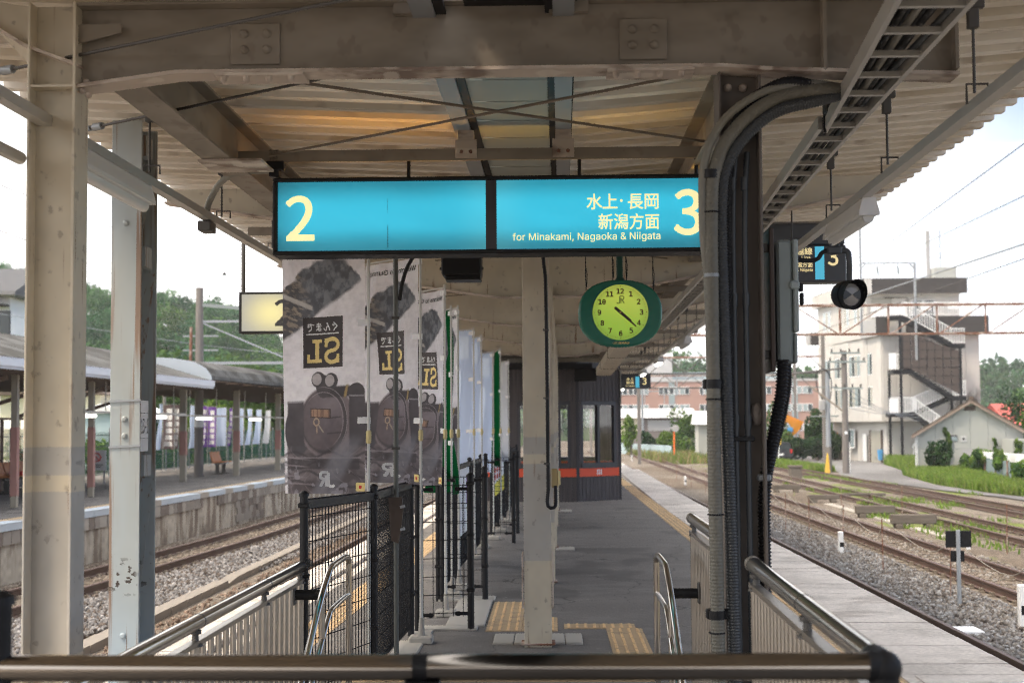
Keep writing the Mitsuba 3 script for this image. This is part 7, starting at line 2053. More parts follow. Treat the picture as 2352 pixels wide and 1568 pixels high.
# ---- catenary portal over the tracks
pt = thing('catenary_portal', 'rusty lattice catenary beam spanning the tracks on the right', 'catenary portal')
Yp, zb, zt = 55.0, 4.93, 5.97
for z in (zb, zt):
    for dy in (-0.22, 0.22):
        put('chord', Mesh().bar([5.0, Yp + dy, z], [18.9, Yp + dy, z], 0.075, 0.055), 'mat_rusty_steel', pt)
xs = [5.25, 6.98, 8.71, 10.45, 12.18, 13.92, 15.65, 17.38, 19.1]
for i, x in enumerate(xs):
    put('upright', Mesh().bar([x - 0.04, Yp - 0.16, zb], [x - 0.04, Yp - 0.16, zt], 0.045).bar([x + 0.05, Yp + 0.16, zb], [x + 0.05, Yp + 0.16, zt], 0.05), 'mat_rusty_steel', pt)
    if i < len(xs) - 1:
        p, q = ((x + 0.05, zb), (xs[i + 1] - 0.1, zt)) if i not in (2,) else ((x + 0.05, zt), (xs[i + 1] - 0.1, zb))
        put('diagonal', Mesh().bar([p[0], Yp - 0.2, p[1]], [q[0], Yp - 0.2, q[1]], 0.04, 0.04), 'mat_rusty_steel', pt)
for x in (6.0, 18.95):
    put('leg', Mesh().bar([x - 0.25, Yp, GZ], [x - 0.25, Yp, zt], 0.1).bar([x + 0.25, Yp, GZ], [x + 0.25, Yp, zt], 0.1), 'mat_rusty_steel', pt)
mf = thing('wire_mast', 'slim grey frame with two hanging insulators on top of the rusty catenary beam', 'mast')
put('mast', Mesh().bar([11.41, 55.9, zb], [11.41, 55.9, 9.6], 0.075), 'mat_galvanised', mf)
put('mast', Mesh().bar([13.38, 55.9, zb - 0.9], [13.38, 55.9, 7.6], 0.075), 'mat_galvanised', mf)
put('cross_bar', Mesh().bar([11.41, 55.9, 7.58], [13.38, 55.9, 7.58], 0.05), 'mat_galvanised', mf)
put('knee_brace', Mesh().bar([11.43, 55.9, 7.38], [11.58, 55.9, 7.55], 0.05).bar([13.36, 55.9, 7.38], [13.2, 55.9, 7.55], 0.05), 'mat_galvanised', mf)
for x in (12.0, 12.75):
    put('insulator', Mesh().lathe([(0, 0.015), (0.12, 0.02), (0.13, 0.05), (0.18, 0.02), (0.22, 0.055), (0.26, 0.02), (0.30, 0.05), (0.34, 0.02), (0.46, 0.018)], [x, 55.9, 7.54], [0.12, 0, -1], 10), 'mat_grey_green', mf)
for i, (Y, z0, z1, x0, x1) in enumerate(((112, 5.5, 6.7, 6.5, 20), (150, 5.4, 6.6, 4, 24))):
    t = thing('catenary_portal', ('nearer', 'farther')[i] + ' of the distant thin catenary beams over the tracks', 'catenary portal')
    for z in (z0, z1):
        put('chord', Mesh().bar([x0, Y, z], [x1, Y, z], 0.13, 0.13), 'mat_rusty_steel' if z == z1 else 'mat_dark_steel', t)
    for x in np.arange(x0 + 0.8, x1, 2.6):
        put('diagonal', Mesh().bar([x, Y, z0], [x + 1.3, Y, z1], 0.07).bar([x + 1.3, Y, z1], [x + 2.6, Y, z0], 0.07), 'mat_dark_steel', t)
    for x in (x0, x1):
        put('leg', Mesh().bar([x, Y, GZ], [x, Y, z1 + 1.5], 0.25), 'mat_pole_concrete', t)
    put('drop_frame', Mesh().bar([9.3, Y, z0], [9.3, Y, z0 - 1.6], 0.08).bar([11.2, Y, z0], [11.2, Y, z0 - 1.6], 0.08).bar([9.3, Y, z0 - 0.3], [11.2, Y, z0 - 0.3], 0.08), 'mat_galvanised', t)


def wire(label, pts, r=0.012, sag=0.0, mt='mat_dark_steel'):
    p = []
    for a, b in zip(pts[:-1], pts[1:]):
        s = np.linspace(0, 1, 16)[: None if b is pts[-1] else -1]
        q = np.asarray(a) + s[:, None] * (np.asarray(b) - np.asarray(a))
        q[:, 2] -= sag * 4 * s * (1 - s)
        p.append(q)
    put('overhead_wire', Mesh().tube(np.vstack(p), r, 5), mt, label=label, cat='wire')


wire('thick cable descending from the upper right to the rusty catenary beam', [(12.7, 20, 6.25), (11.81, 38, 6.14), (11.05, 54.9, 6.18)], 0.024, 0, 'mat_galvanised')
wire('uppermost thin wire in the sky at the upper right', [(9.0, 10, 8.1), (12.5, 40, 9.02), (16.87, 80, 10.46), (26, 165, 13.4)], 0.016)
wire('second thin wire in the sky at the upper right', [(8.9, 10, 6.2), (12.46, 40, 7.64), (16.36, 70, 9.55), (20, 96, 11.2)], 0.014)
wire('contact wire over the second track', [(7.75, -5, 4.35), (7.8, 55, 4.4), (7.9, 110, 4.4)], 0.008)
wire('thin wire crossing the white sky left of the columns, upper one', [(-11, 15, 6.9), (-14.62, 40, 8.21), (-15.7, 60, 9.05), (-19.6, 85, 7.9)], 0.014)
wire('thin wire crossing the white sky left of the columns, lower one', [(-11, 15, 6.2), (-14.61, 40, 6.99), (-17.7, 60, 8.03), (-22, 90, 9.0)], 0.014)
wire('thin wire in front of the wooded hill, upper one', [(-30, 60, 7.8), (-19.6, 85, 6.4), (-12.45, 98, 6.2)], 0.018, 0.1, 'mat_galvanised')
wire('thin wire in front of the wooded hill, lower one', [(-31, 60, 5.9), (-19.6, 85, 5.2), (-8, 105, 4.6)], 0.018, 0.1, 'mat_galvanised')

# ---- utility poles in the yard
up = thing('utility_pole', 'weathered concrete utility pole with cross arms in front of the cream office building', 'utility pole')
put('shaft', Mesh().lathe([(0, 0.20), (7.0, 0.15), (7.02, 0.0005)], [16.72, 87, GZ], UP, 14), 'mat_pole_concrete', up)
put('label_plate', Mesh().box(16.63, 16.80, 86.79, 86.81, 1.15, 1.32), 'mat_white_paint', up)
put('guard', Mesh().tube([[16.93, 86.9, GZ], [16.93, 86.9, 0.7]], 0.03, 6), 'mat_white_paint', up)
for z, x0, x1 in ((5.75, 15.9, 17.6), (5.25, 15.8, 17.9), (3.75, 16.1, 17.7)):
    put('cross_arm', Mesh().bar([x0, 86.8, z], [x1, 86.8, z], 0.08, 0.1), 'mat_grey_green', up)
    for x in np.linspace(x0 + 0.1, x1 - 0.1, 4):
        put('insulator', Mesh().lathe([(0, 0.03), (0.05, 0.06), (0.1, 0.04), (0.16, 0.06), (0.2, 0.03)], [x, 86.8, z + 0.05], UP, 8), 'mat_dark_steel', up)
up = thing('utility_pole', 'slim pale steel pole just left of the weathered concrete pole', 'utility pole')
put('shaft', Mesh().lathe([(0, 0.17), (5.9, 0.12), (5.92, 0.0005)], [16.3, 90, GZ], UP, 12), 'mat_galvanised', up)
put('lower_sleeve', Mesh().lathe([(0, 0.18), (1.5, 0.178)], [16.3, 90, GZ], UP, 12), 'mat_pole_concrete', up)
put('transformer', Mesh().cbox(15.75, 16.1, 89.7, 90.0, 2.55, 3.15, 0.05), 'mat_grey_siding', up)
put('cross_arm', Mesh().bar([15.3, 90, 2.2], [16.9, 90, 2.2], 0.07).bar([15.0, 90, 3.9], [16.9, 90, 3.9], 0.07), 'mat_grey_green', up)
put('cable_loop', Mesh().tube(smooth_path([(16.0, 89.8, 5.0), (15.6, 89.8, 4.6), (15.65, 89.8, 3.9), (15.9, 89.8, 3.3), (16.1, 89.8, 2.6)], 24), 0.03, 6).tube(smooth_path([(16.0, 89.8, 5.0), (16.35, 89.8, 4.7), (16.5, 89.8, 4.2), (16.4, 89.8, 3.2)], 24), 0.03, 6), 'mat_black_rubber', up)
wire('street light arm running from the far left onto the concrete pole', [(14.5, 100, 4.9), (16.7, 87, 4.9)], 0.06, 0, 'mat_dark_steel')
wire('diagonal stay bar left of the utility poles', [(14.9, 88, 3.95), (16.7, 87, 2.4)], 0.05, 0, 'mat_brown_steel')
for k in range(4):
    wire(('first', 'second', 'third', 'fourth')[k] + ' thin service wire from the concrete pole towards the fire stairs', [(16.9, 86.8, 3.7 - 0.35 * k), (25.0, 104, 1.9 + 0.25 * k)], 0.018, 0.3, 'mat_galvanised')
cn = thing('stay_guard', 'yellow wedge shaped stay guard leaning at the foot of the steel pole', 'guard')
put('guard', Mesh().hexa([[15.95, 89.3, GZ], [16.25, 89.3, GZ], [16.25, 89.5, GZ], [15.95, 89.5, GZ], [16.1, 89.45, 0.05], [16.17, 89.45, 0.05], [16.17, 89.5, 0.05], [16.1, 89.5, 0.05]]), 'mat_yellow_sign', cn)
wp = thing('wooden_post', 'orange brown wooden post in front of the overgrown fence', 'post')
put('post', Mesh().tube([[22.5, 126, GZ], [22.5, 126, 0.95]], 0.07, 8), 'mat_tan_box', wp)
lp = thing('lamp_post', 'slim grey lamp post right of the waiting room', 'lamp post')
put('shaft', Mesh().lathe([(0, 0.13), (10.5, 0.09), (10.52, 0.0005)], [9.3, 154, GZ], UP, 10), 'mat_galvanised', lp)
om = thing('mirror_post', 'orange post with a round traffic mirror beside the hedge', 'mirror')
put('post', Mesh().tube([[10.1, 125, GZ], [10.1, 125, 1.35]], 0.07, 8), 'mat_orange_red', om)
put('mirror', Mesh().lathe([(0, 0.0005), (0.001, 0.30), (0.05, 0.30), (0.06, 0.0005)], [10.2, 124.9, 1.5], NEAR, 20), 'mat_grey_siding', om)
for i, x in enumerate((12.2, 12.9)):
    bs = thing('buffer_stop', ('left', 'right')[i] + ' leaning post of the buffer stop at the end of the sidings', 'buffer stop')
    put('post', Mesh().bar([x, 116, GZ], [x + 0.25 - 0.5 * i, 116.6, 0.75], 0.16, 0.12).bar([x + 0.35, 116, GZ], [x + 0.15, 116.6, 0.4], 0.1), 'mat_barge_board' if i else 'mat_stone_light', bs)


# ---- the cream office building
ob = thing('office_building', 'cream four storey office building with dark fascias and outside fire stairs', 'building')
ex = np.array([1.0, 0, 0])
ly = unit([-1.42, 17, 0])                      # along the left wall, away from the viewer
ln = np.array([-ly[1], ly[0], 0])              # out of the left wall
C0 = np.array([23.42, 108.0, 0])


def left_wall(s0, s1, z0, z1, d0, d1, o=C0):
    a, b = o + ly * s0, o + ly * s1
    return Mesh().hexa([a + ln * d1 + [0, 0, z0], a + ln * d0 + [0, 0, z0], b + ln * d0 + [0, 0, z0], b + ln * d1 + [0, 0, z0],
                        a + ln * d1 + [0, 0, z1], a + ln * d0 + [0, 0, z1], b + ln * d0 + [0, 0, z1], b + ln * d1 + [0, 0, z1]])


def quad_body(pts, z0, z1):
    return Mesh().prism(pts, [0, 0, z0], RIGHT, [0, 1, 0], UP, z1 - z0)


BL = C0 + ly * 17.2
put('wall', quad_body([(23.42, 108), (30.25, 108), (29.5, 125.2), (BL[0], BL[1])], 1.9, 8.0), 'mat_cream_siding', ob)
put('ground_floor_wall', quad_body([(23.9, 109.2), (30.25, 108.4), (29.5, 125), (BL[0] + 1.1, BL[1])], GZ, 1.9), 'mat_cream_siding', ob)
put('penthouse_wall', quad_body([(23.15, 111.6), (29.9, 111.6), (29.5, 125), (BL[0], BL[1])], 9.0, 11.2), 'mat_cream_siding', ob)
put('terrace_floor', quad_body([(23.2, 107.4), (30.6, 107.4), (30.4, 125), (22.0, 125)], 8.0, 9.0), 'mat_cream_siding', ob)
put('fascia', Mesh().box(25.0, 30.75, 107.25, 107.4, 7.95, 9.25), 'mat_dark_fascia', ob)
put('fascia', Mesh().box(22.9, 23.7, 107.25, 107.4, 7.95, 9.25), 'mat_dark_fascia', ob)
put('fascia', left_wall(-0.6, 4.0, 7.95, 9.2, 0.0, 0.35), 'mat_grey_siding', ob)
put('fascia', Mesh().box(22.6, 30.2, 110.5, 110.7, 11.15, 12.25), 'mat_dark_fascia', ob)
put('side_fascia', left_wall(2.4, 17.5, 11.15, 12.2, -0.1, 0.42), 'mat_cream_siding', ob)
put('roof', quad_body([(22.7, 110.7), (30.1, 110.7), (29.6, 125.3), (21.9, 125.3)], 11.2, 12.27), 'mat_grey_siding', ob)
put('side_box', left_wall(17.3, 18.4, 8.25, 9.25, -0.1, 0.75), 'mat_grey_siding', ob)
put('side_box_front', left_wall(17.24, 17.295, 8.2, 9.2, -0.1, 0.6), 'mat_dark_fascia', ob)
# siding panels of the left wall, with the window bays between
bays = [(2.2, 3.4), (5.2, 8.2), (10.0, 12.2), (13.4, 15.4)]
pn = [(0.02, 2.2), (3.4, 5.2), (8.2, 10.0), (12.2, 13.4), (15.4, 17.15)]
for a, b in pn:
    k = max(1, int(round((b - a) / 0.9)))
    for i in range(k):
        put('siding_panel', left_wall(a + (b - a) * i / k + 0.015, a + (b - a) * (i + 1) / k - 0.015, 1.92, 7.94, 0.0, 0.07), 'mat_cream_siding', ob)
for fl, (z0, z1, ztop) in enumerate(((2.95, 4.45, 5.2), (5.25, 6.85, 7.94))):
    for q, (a, b) in enumerate(bays):
        put('spandrel', left_wall(a + 0.01, b - 0.01, (1.92, 4.50)[fl], z0 - 0.03, 0.0, 0.03), 'mat_cream_siding', ob)
        w = put('window', left_wall(a + 0.05, b - 0.05, z0, z1, 0.0, 0.05), 'mat_white_paint', ob)
        n = max(2, int((b - a) / 0.7))
        for i in range(n):
            s0, s1 = a + 0.05 + (b - a - 0.1) * i / n + 0.05, a + 0.05 + (b - a - 0.1) * (i + 1) / n - 0.05
            put('pane', left_wall(s0, s1, z0 + 0.07, z1 - 0.07, 0.05, 0.06), ('mat_curtain', 'mat_window_dark', 'mat_window_pale')[(i + q + fl) % 3], w)
        if fl == 1:
            put('spandrel', left_wall(a + 0.01, b - 0.01, z1 + 0.03, 7.94, 0.0, 0.03), 'mat_cream_siding', ob)
for a, b in ((4.3, 6.6), (8.0, 9.3), (13.2, 15.4)):
    w = put('window', left_wall(a, b, 9.15, 10.7, 0.0, 0.05), 'mat_white_paint', ob)
    n = max(2, int((b - a) / 0.7))
    for i in range(n):
        put('pane', left_wall(a + (b - a) * i / n + 0.08, a + (b - a) * (i + 1) / n - 0.08, 9.2, 10.62, 0.05, 0.06), ('mat_window_pale', 'mat_curtain')[i % 2], w)
# ground floor doors and windows
LG0 = np.array([23.9, 109.2, 0])


def low_wall(s0, s1, z0, z1, d0, d1):
    return left_wall(s0, s1, z0, z1, d0, d1, LG0)


for s0, s1, mt in ((1.2, 2.4, 'mat_curtain'), (2.45, 3.7, 'mat_curtain')):
    put('shutter_door', low_wall(s0, s1, GZ + 0.05, 1.25, 0.0, 0.05), mt, ob)
put('door_frame', low_wall(0.95, 1.18, GZ, 1.3, 0.0, 0.08), 'mat_brown_board', ob)
put('door_frame', low_wall(3.75, 4.0, GZ, 1.3, 0.0, 0.08), 'mat_brown_board', ob)
put('door', low_wall(4.9, 5.7, GZ + 0.1, 1.0, 0.0, 0.06), 'mat_white_paint', ob)
w = put('window', low_wall(8.0, 9.8, -0.1, 1.35, 0.0, 0.05), 'mat_white_paint', ob)
put('pane', low_wall(8.1, 8.85, -0.02, 1.28, 0.05, 0.06), 'mat_window_pale', w)
put('pane', low_wall(8.95, 9.7, -0.02, 1.28, 0.05, 0.06), 'mat_window_dark', w)
put('door', low_wall(13.0, 14.2, GZ + 0.05, 1.2, 0.0, 0.05), 'mat_brown_wall', ob)
# front wall: joints, penthouse window, terrace railing
for i in range(7):
    put('siding_panel', Mesh().box(23.44 + 0.97 * i + 0.012, 23.44 + 0.97 * (i + 1) - 0.012, 107.93, 108.0, 1.92, 7.9), 'mat_cream_siding', ob)
w = put('window', Mesh().box(26.4, 28.1, 111.52, 111.6, 9.3, 10.75), 'mat_white_paint', ob)
for x in (26.5, 27.35):
    put('pane', Mesh().box(x, x + 0.65, 111.48, 111.515, 9.4, 10.68), 'mat_window_dark', w)
put('door', Mesh().box(23.5, 25.0, 111.54, 111.6, 9.05, 10.9), 'mat_curtain', ob)
put('pipe', Mesh().tube([[24.4, 111.3, 10.9], [26.0, 111.3, 10.9], [26.1, 111.3, 10.8], [26.1, 111.3, 9.1]], 0.04, 6), 'mat_dark_fascia', ob)
put('air_unit', Mesh().cbox(26.9, 27.6, 110.6, 111.0, 9.95, 10.4, 0.03).cbox(28.9, 29.6, 110.6, 111.0, 10.0, 10.45, 0.03), 'mat_white_paint', ob)


def picket_rail(parent, p, q, h=1.0, step=0.17, r=0.022):
    p, q = np.array(p, float), np.array(q, float)
    L = np.linalg.norm((q - p)[:2])
    m = Mesh().bar(p + [0, 0, h], q + [0, 0, h], 0.07, 0.06).bar(p + [0, 0, 0.1], q + [0, 0, 0.1], 0.05, 0.05)
    for s in np.arange(0, L, step):
        c = p + (q - p) * s / L
        m.bar(c + [0, 0, 0.1], c + [0, 0, h], r * 2)
    put('railing', m, 'mat_white_paint', parent, kind='stuff')


picket_rail(ob, (24.9, 107.3, 9.25), (29.6, 107.3, 9.25), 0.95)
picket_rail(ob, (29.6, 107.3, 9.25), (30.4, 112, 9.25), 0.95)
put('parapet', Mesh().box(22.6, 25.0, 107.35, 107.45, 9.2, 9.95), 'mat_white_paint', ob)
# fire stairs in front of the front wall
fsx = thing('fire_stairs', 'dark steel outside stairs with white railings zigzagging up the office building', 'stairs')
YA, YB = 105.6, 107.1
levels = [((24.35, 9.2), (27.75, 7.25)), ((27.75, 7.25), (24.6, 5.5)), ((24.9, 5.45), (27.75, 3.65)), ((27.6, 3.6), (25.0, 2.5)), ((25.0, 2.5), (26.8, 1.2)), ((26.8, 1.2), (25.0, -0.9))]
for i, ((xa, za), (xb, zb_)) in enumerate(levels):
    y0, y1 = (YA, YA + 0.7) if i % 2 == 0 else (YA + 0.8, YB)
    put('stringer', Mesh().hexa([[xa, y0, za - 0.35], [xb, y0, zb_ - 0.35], [xb, y1, zb_ - 0.35], [xa, y1, za - 0.35], [xa, y0, za - 0.02], [xb, y0, zb_ - 0.02], [xb, y1, zb_ - 0.02], [xa, y1, za - 0.02]]), 'mat_black_steel', fsx)
    n = 12
    m = Mesh()
    for k in range(n):
        f = (k + 0.5) / n
        x, z = xa + (xb - xa) * f, za + (zb_ - za) * f
        m.box(x - 0.16, x + 0.16, y0 - 0.01, y1 + 0.01, z - 0.03, z + 0.02)
    put('treads', m, 'mat_black_steel', fsx, kind='stuff')
    if i in (0, 4, 5, 3):
        picket_rail(fsx, (xa, y0 - 0.05, za), (xb, y0 - 0.05, zb_), 1.0)
for x0, x1, z in ((23.55, 24.4, 9.2), (27.7, 28.6, 7.2), (23.6, 24.95, 5.45), (27.7, 28.6, 3.6), (23.4, 25.1, 2.48)):
    put('landing', Mesh().box(x0, x1, YA - 0.05, YB, z - 0.28, z), 'mat_black_steel', fsx)
    if x0 > 27:
        picket_rail(fsx, (x0, YA - 0.08, z), (x1, YA - 0.08, z), 1.05)
    elif z < 9:
        picket_rail(fsx, (x0, YA - 0.08, z), (x1 if z < 3 else x0 + 0.5, YA - 0.08, z), 1.05)
for x, y, z in ((24.15, YA - 0.1, 9.2), (23.7, YB, 5.4), (28.25, YA - 0.05, 7.2), (28.0, YB, 3.6)):
    put('post', Mesh().box(x - 0.08, x + 0.08, y - 0.08, y + 0.08, GZ, z), 'mat_black_steel', fsx)
put('screen', Mesh().hexa([[24.2, YA - 0.12, 5.5], [24.9, YA - 0.12, 5.5], [24.9, YA - 0.1, 5.5], [24.2, YA - 0.1, 5.5], [24.2, YA - 0.12, 7.9], [24.9, YA - 0.12, 7.9], [24.9, YA - 0.1, 7.9], [24.2, YA - 0.1, 7.9]]), 'mat_screen', fsx)
put('screen', Mesh().hexa([[24.92, YA - 0.12, 5.45], [28.2, YA - 0.12, 3.7], [28.2, YA - 0.10, 3.7], [24.92, YA - 0.10, 5.45], [24.92, YA - 0.12, 7.9], [28.2, YA - 0.12, 6.7], [28.2, YA - 0.10, 6.7], [24.92, YA - 0.10, 7.9]]), 'mat_screen', fsx)
m = Mesh()
for x in np.arange(24.3, 28.2, 0.55):
    zl = 5.45 - max(0, x - 24.9) * 0.53
    m.box(x - 0.02, x + 0.02, YA - 0.15, YA - 0.121, zl, 7.88 - max(0, x - 24.92) * 0.366)
for z in (4.4, 5.0, 5.6, 6.2, 6.8, 7.4):
    m.box(max(24.22, 24.9 + (5.45 - z) / 0.53 if z < 5.45 else 24.22), 28.18 if z < 6.7 else 24.92 + (7.9 - z) / 0.366, YA - 0.155, YA - 0.121, z - 0.015, z + 0.015)
put('screen_frame', m, 'mat_black_steel', fsx, kind='stuff')
put('sign_panel', Mesh().box(23.35, 23.85, YA - 0.14, YA - 0.1, 5.5, 6.6), 'mat_white_paint', fsx)
put('sign_panel', Mesh().box(23.3, 23.95, YA - 0.14, YA - 0.1, 2.5, 3.45), 'mat_white_paint', fsx)
tv = thing('blue_tarp', 'blue tarpaulin bundle hanging at the shutters of the office building', 'tarpaulin')
put('bundle', Mesh().hexa([[23.55, 110.1, -0.85], [23.75, 110.1, -0.85], [23.75, 110.5, -0.85], [23.55, 110.5, -0.85], [23.5, 110.0, -0.1], [23.8, 110.0, -0.1], [23.8, 110.6, -0.1], [23.5, 110.6, -0.1]]), 'mat_blue_tarp', tv)
an = thing('roof_antenna', 'pale square chimney mast beside a thin aerial on the office roof', 'mast')
put('mast', Mesh().box(27.95, 28.2, 113, 113.25, 12.28, 16.0), 'mat_grey_siding', an)
put('aerial', Mesh().tube([[29.0, 113.2, 12.3], [29.0, 113.2, 16.1]], 0.03, 6).bar([28.8, 113.2, 14.0], [29.3, 113.2, 14.0], 0.03).bar([28.8, 113.2, 14.3], [29.3, 113.2, 14.3], 0.03), 'mat_dark_fascia', an)
put('tank_house', Mesh().cbox(28.25, 29.9, 112.2, 114, 12.28, 13.2, 0.03), 'mat_house_wall', an)
vn = thing('climbing_plant', 'bare brown creeper spreading over the right end of the office wall', 'creeper')
m = Mesh()
r2g = np.random.default_rng(5)
for k in range(70):
    x, z = 29.2 + r2g.normal() * 0.6, r2g.uniform(1.3, 2.6)
    pts = [(x, 107.9, z)]
    for q in range(7):
        x, z = x + r2g.normal() * 0.10, z + r2g.uniform(0.1, 0.42)
        pts.append((min(x, 30.15), 107.9 - 0.03 * r2g.random(), min(z, 6.3)))
    m.tube(pts, np.linspace(0.02, 0.006, len(pts)), 4, False)
put('stems', m, 'mat_old_timber', vn)

# ---- the low house with a gable
hs2 = thing('low_house', 'low grey green house with a gable end of wide panels behind the grass', 'house')
XL_, XR, XM, YH = 20.31, 26.12, 23.2, 85.0
G0, GE, GR_ = -1.1, 1.25, 2.93
HD = unit([0.30, 1, 0])
put('wall', Mesh().prism([(XL_, G0), (XR, G0), (XR, GE), (XM, GR_), (XL_, GE)], [0, YH + 0.02, 0], RIGHT, UP, HD, 11.98), 'mat_house_wall', hs2)
xsj = np.linspace(XL_, XR, 7)
for a, b in zip(xsj[:-1], xsj[1:]):
    top = lambda x: GE + (GR_ - GE) * (1 - abs(x - XM) / (XM - XL_))
    for z0, z1 in ((G0, 0.32), (0.34, None), ):
        if z1 is None:
            z1a, z1b = top(a + 0.012), top(b - 0.012)
            P = [(a + 0.012, z0), (b - 0.012, z0), (b - 0.012, z1b)] + ([(XM, GR_)] if a < XM - 0.02 < b - 0.04 else []) + [(a + 0.012, z1a)]
        else:
            P = [(a + 0.012, z0), (b - 0.012, z0), (b - 0.012, z1), (a + 0.012, z1)]
        put('wall_panel', Mesh().prism(P, [0, YH + 0.02, 0], RIGHT, UP, NEAR, 0.03), 'mat_house_wall', hs2)
for s in (-1, 1):
    e = (XM + s * (XM - XL_ + 0.42), GE - 0.26)
    put('roof', Mesh().prism([(XM, GR_ + 0.02), (e[0], e[1]), (e[0], e[1] + 0.14), (XM, GR_ + 0.16)], [0, YH - 0.35, 0], RIGHT, UP, HD, 12.7), 'mat_brown_roof', hs2)
    put('barge_board', Mesh().prism([(XM, GR_ - 0.09), (e[0], e[1] - 0.10), (e[0], e[1] + 0.05), (XM, GR_ + 0.07)], [0, YH - 0.30, 0], RIGHT, UP, NEAR, 0.05), 'mat_barge_board', hs2)
put('roof_ridge', Mesh().bar(np.array([XM, YH - 0.36, GR_ + 0.2]), np.array([XM, YH - 0.36, GR_ + 0.2]) + HD * 12.7, 0.26, 0.14), 'mat_brown_roof', hs2)
put('vent', Mesh().box(XM - 0.3, XM + 0.3, YH - 0.05, YH - 0.012, 2.42, 2.68), 'mat_brown_board', hs2)
w = put('window', Mesh().box(22.1, 22.5, YH - 0.04, YH - 0.011, 0.72, 1.08), 'mat_dark_fascia', hs2)
put('pane', Mesh().box(22.14, 22.46, YH - 0.06, YH - 0.041, 0.76, 1.0), 'mat_window_pale', w)
w = put('fan_vent', Mesh().cbox(22.66, 22.98, YH - 0.05, YH - 0.011, 0.69, 1.04, 0.01), 'mat_pale_wall', hs2)
put('hole', Mesh().lathe([(0, 0.075), (0.004, 0.074), (0.005, 0.0005)], [22.82, YH - 0.05, 0.87], NEAR, 14), 'mat_black', w)
put('shutter', Mesh().box(22.72, 23.5, YH - 0.05, YH - 0.011, G0, 0.33).box(23.54, 24.4, YH - 0.05, YH - 0.011, G0, 0.33), 'mat_grey_siding', hs2)
put('down_pipe', Mesh().tube([[20.17, YH - 0.1, G0], [20.17, YH - 0.1, 1.05]], 0.035, 6).tube([[20.26, YH - 0.1, G0], [20.26, YH - 0.1, 1.15]], 0.03, 6), 'mat_white_paint', hs2)
an = thing('annex', 'low pale annex with a dark opening right of the grey green house', 'shed')
put('wall', Mesh().box(24.8, 30, 82.6, 84.6, G0, 0.85), 'mat_house_wall', an)
put('opening', Mesh().box(25.55, 28, 82.55, 82.599, -0.2, 0.62), 'mat_black', an)
rr = thing('red_roof_house', 'house with a red roof behind the low grey green house', 'house')
put('wall', Mesh().box(31.2, 42, 104, 112, G0, 1.7), 'mat_pale_wall', rr)
put('roof', Mesh().prism([(103.5, 1.6), (112.5, 1.6), (108, 3.1)], [30.9, 0, 0], [0, 1, 0], UP, RIGHT, 11), 'mat_red_roof', rr)
# white sheet wall and the overgrown sheet fence
ws = thing('white_wall', 'smooth white sheet wall behind the overgrown fence', 'wall')
wa, wb = np.array([23.9, 88.0, 0]), np.array([19.9, 60.0, 0])
for i in range(5):
    a, b = wa + (wb - wa) * (i / 5 + 0.001), wa + (wb - wa) * ((i + 1) / 5 - 0.001)
    n_ = np.array([0.06, -0.01, 0])
    zA, zB = 0.17 + 0.045 * i, 0.17 + 0.045 * (i + 1)
    put('sheet', Mesh().hexa([a + [0, 0, -1.1], b + [0, 0, -1.1], b + n_ + [0, 0, -1.1], a + n_ + [0, 0, -1.1], a + [0, 0, zA], b + [0, 0, zB], b + n_ + [0, 0, zB], a + n_ + [0, 0, zA]]), 'mat_white_paint', ws)
sf = thing('sheet_fence', 'rusty blue grey corrugated sheet fence overgrown with creepers', 'fence')
fa, fb = np.array([22.9, 84.5, 0]), np.array([18.6, 55.0, 0])
Lf = np.linalg.norm(fb - fa)
for i in range(24):
    a, b = fa + (fb - fa) * i / 24, fa + (fb - fa) * (i + 0.985) / 24
    m = Mesh()
    zt_ = -0.05 + 0.05 * math.sin(i * 1.3)
    for k in range(8):
        p, q = a + (b - a) * k / 8, a + (b - a) * (k + 1) / 8
        o = np.array([-0.04 if k % 2 else 0.0, 0, 0])
        o2 = np.array([0.0 if k % 2 else -0.04, 0, 0])
        m.flat([p + o + [0, 0, -1.1], q + o2 + [0, 0, -1.1], q + o2 + [0, 0, zt_], p + o + [0, 0, zt_]], [[0, 1, 2, 3]])
    put('sheet', m, 'mat_sheet_fence', sf)
    if i % 3 == 0:
        put('post', Mesh().tube([a + [-0.08, 0, -1.1], a + [-0.08, 0, 0.02]], 0.04, 6), 'mat_rusty_steel', sf)


def creeper(label, y0, y1, n, z1, x_off=-0.1, cols=GREEN + LIGHT, r=0.35):
    t = thing('creeper', label, 'creeper')
    L = Leaves()
    k = max(2, int((y1 - y0) / 0.8))
    for i in range(k):
        y = y0 + (y1 - y0) * (i + 0.5) / k
        x = np.interp(y, [55, 84.5], [18.6, 22.9]) + x_off
        z = -1.05 + (z1 + 1.05) * rng.uniform(0.3, 0.85)
        L.add(*leaf_cloud(n, [x, y, z], [r, 0.7, (z1 + 1.05) * 0.5], 0.11, cols, 8))
    L.put('foliage', t)


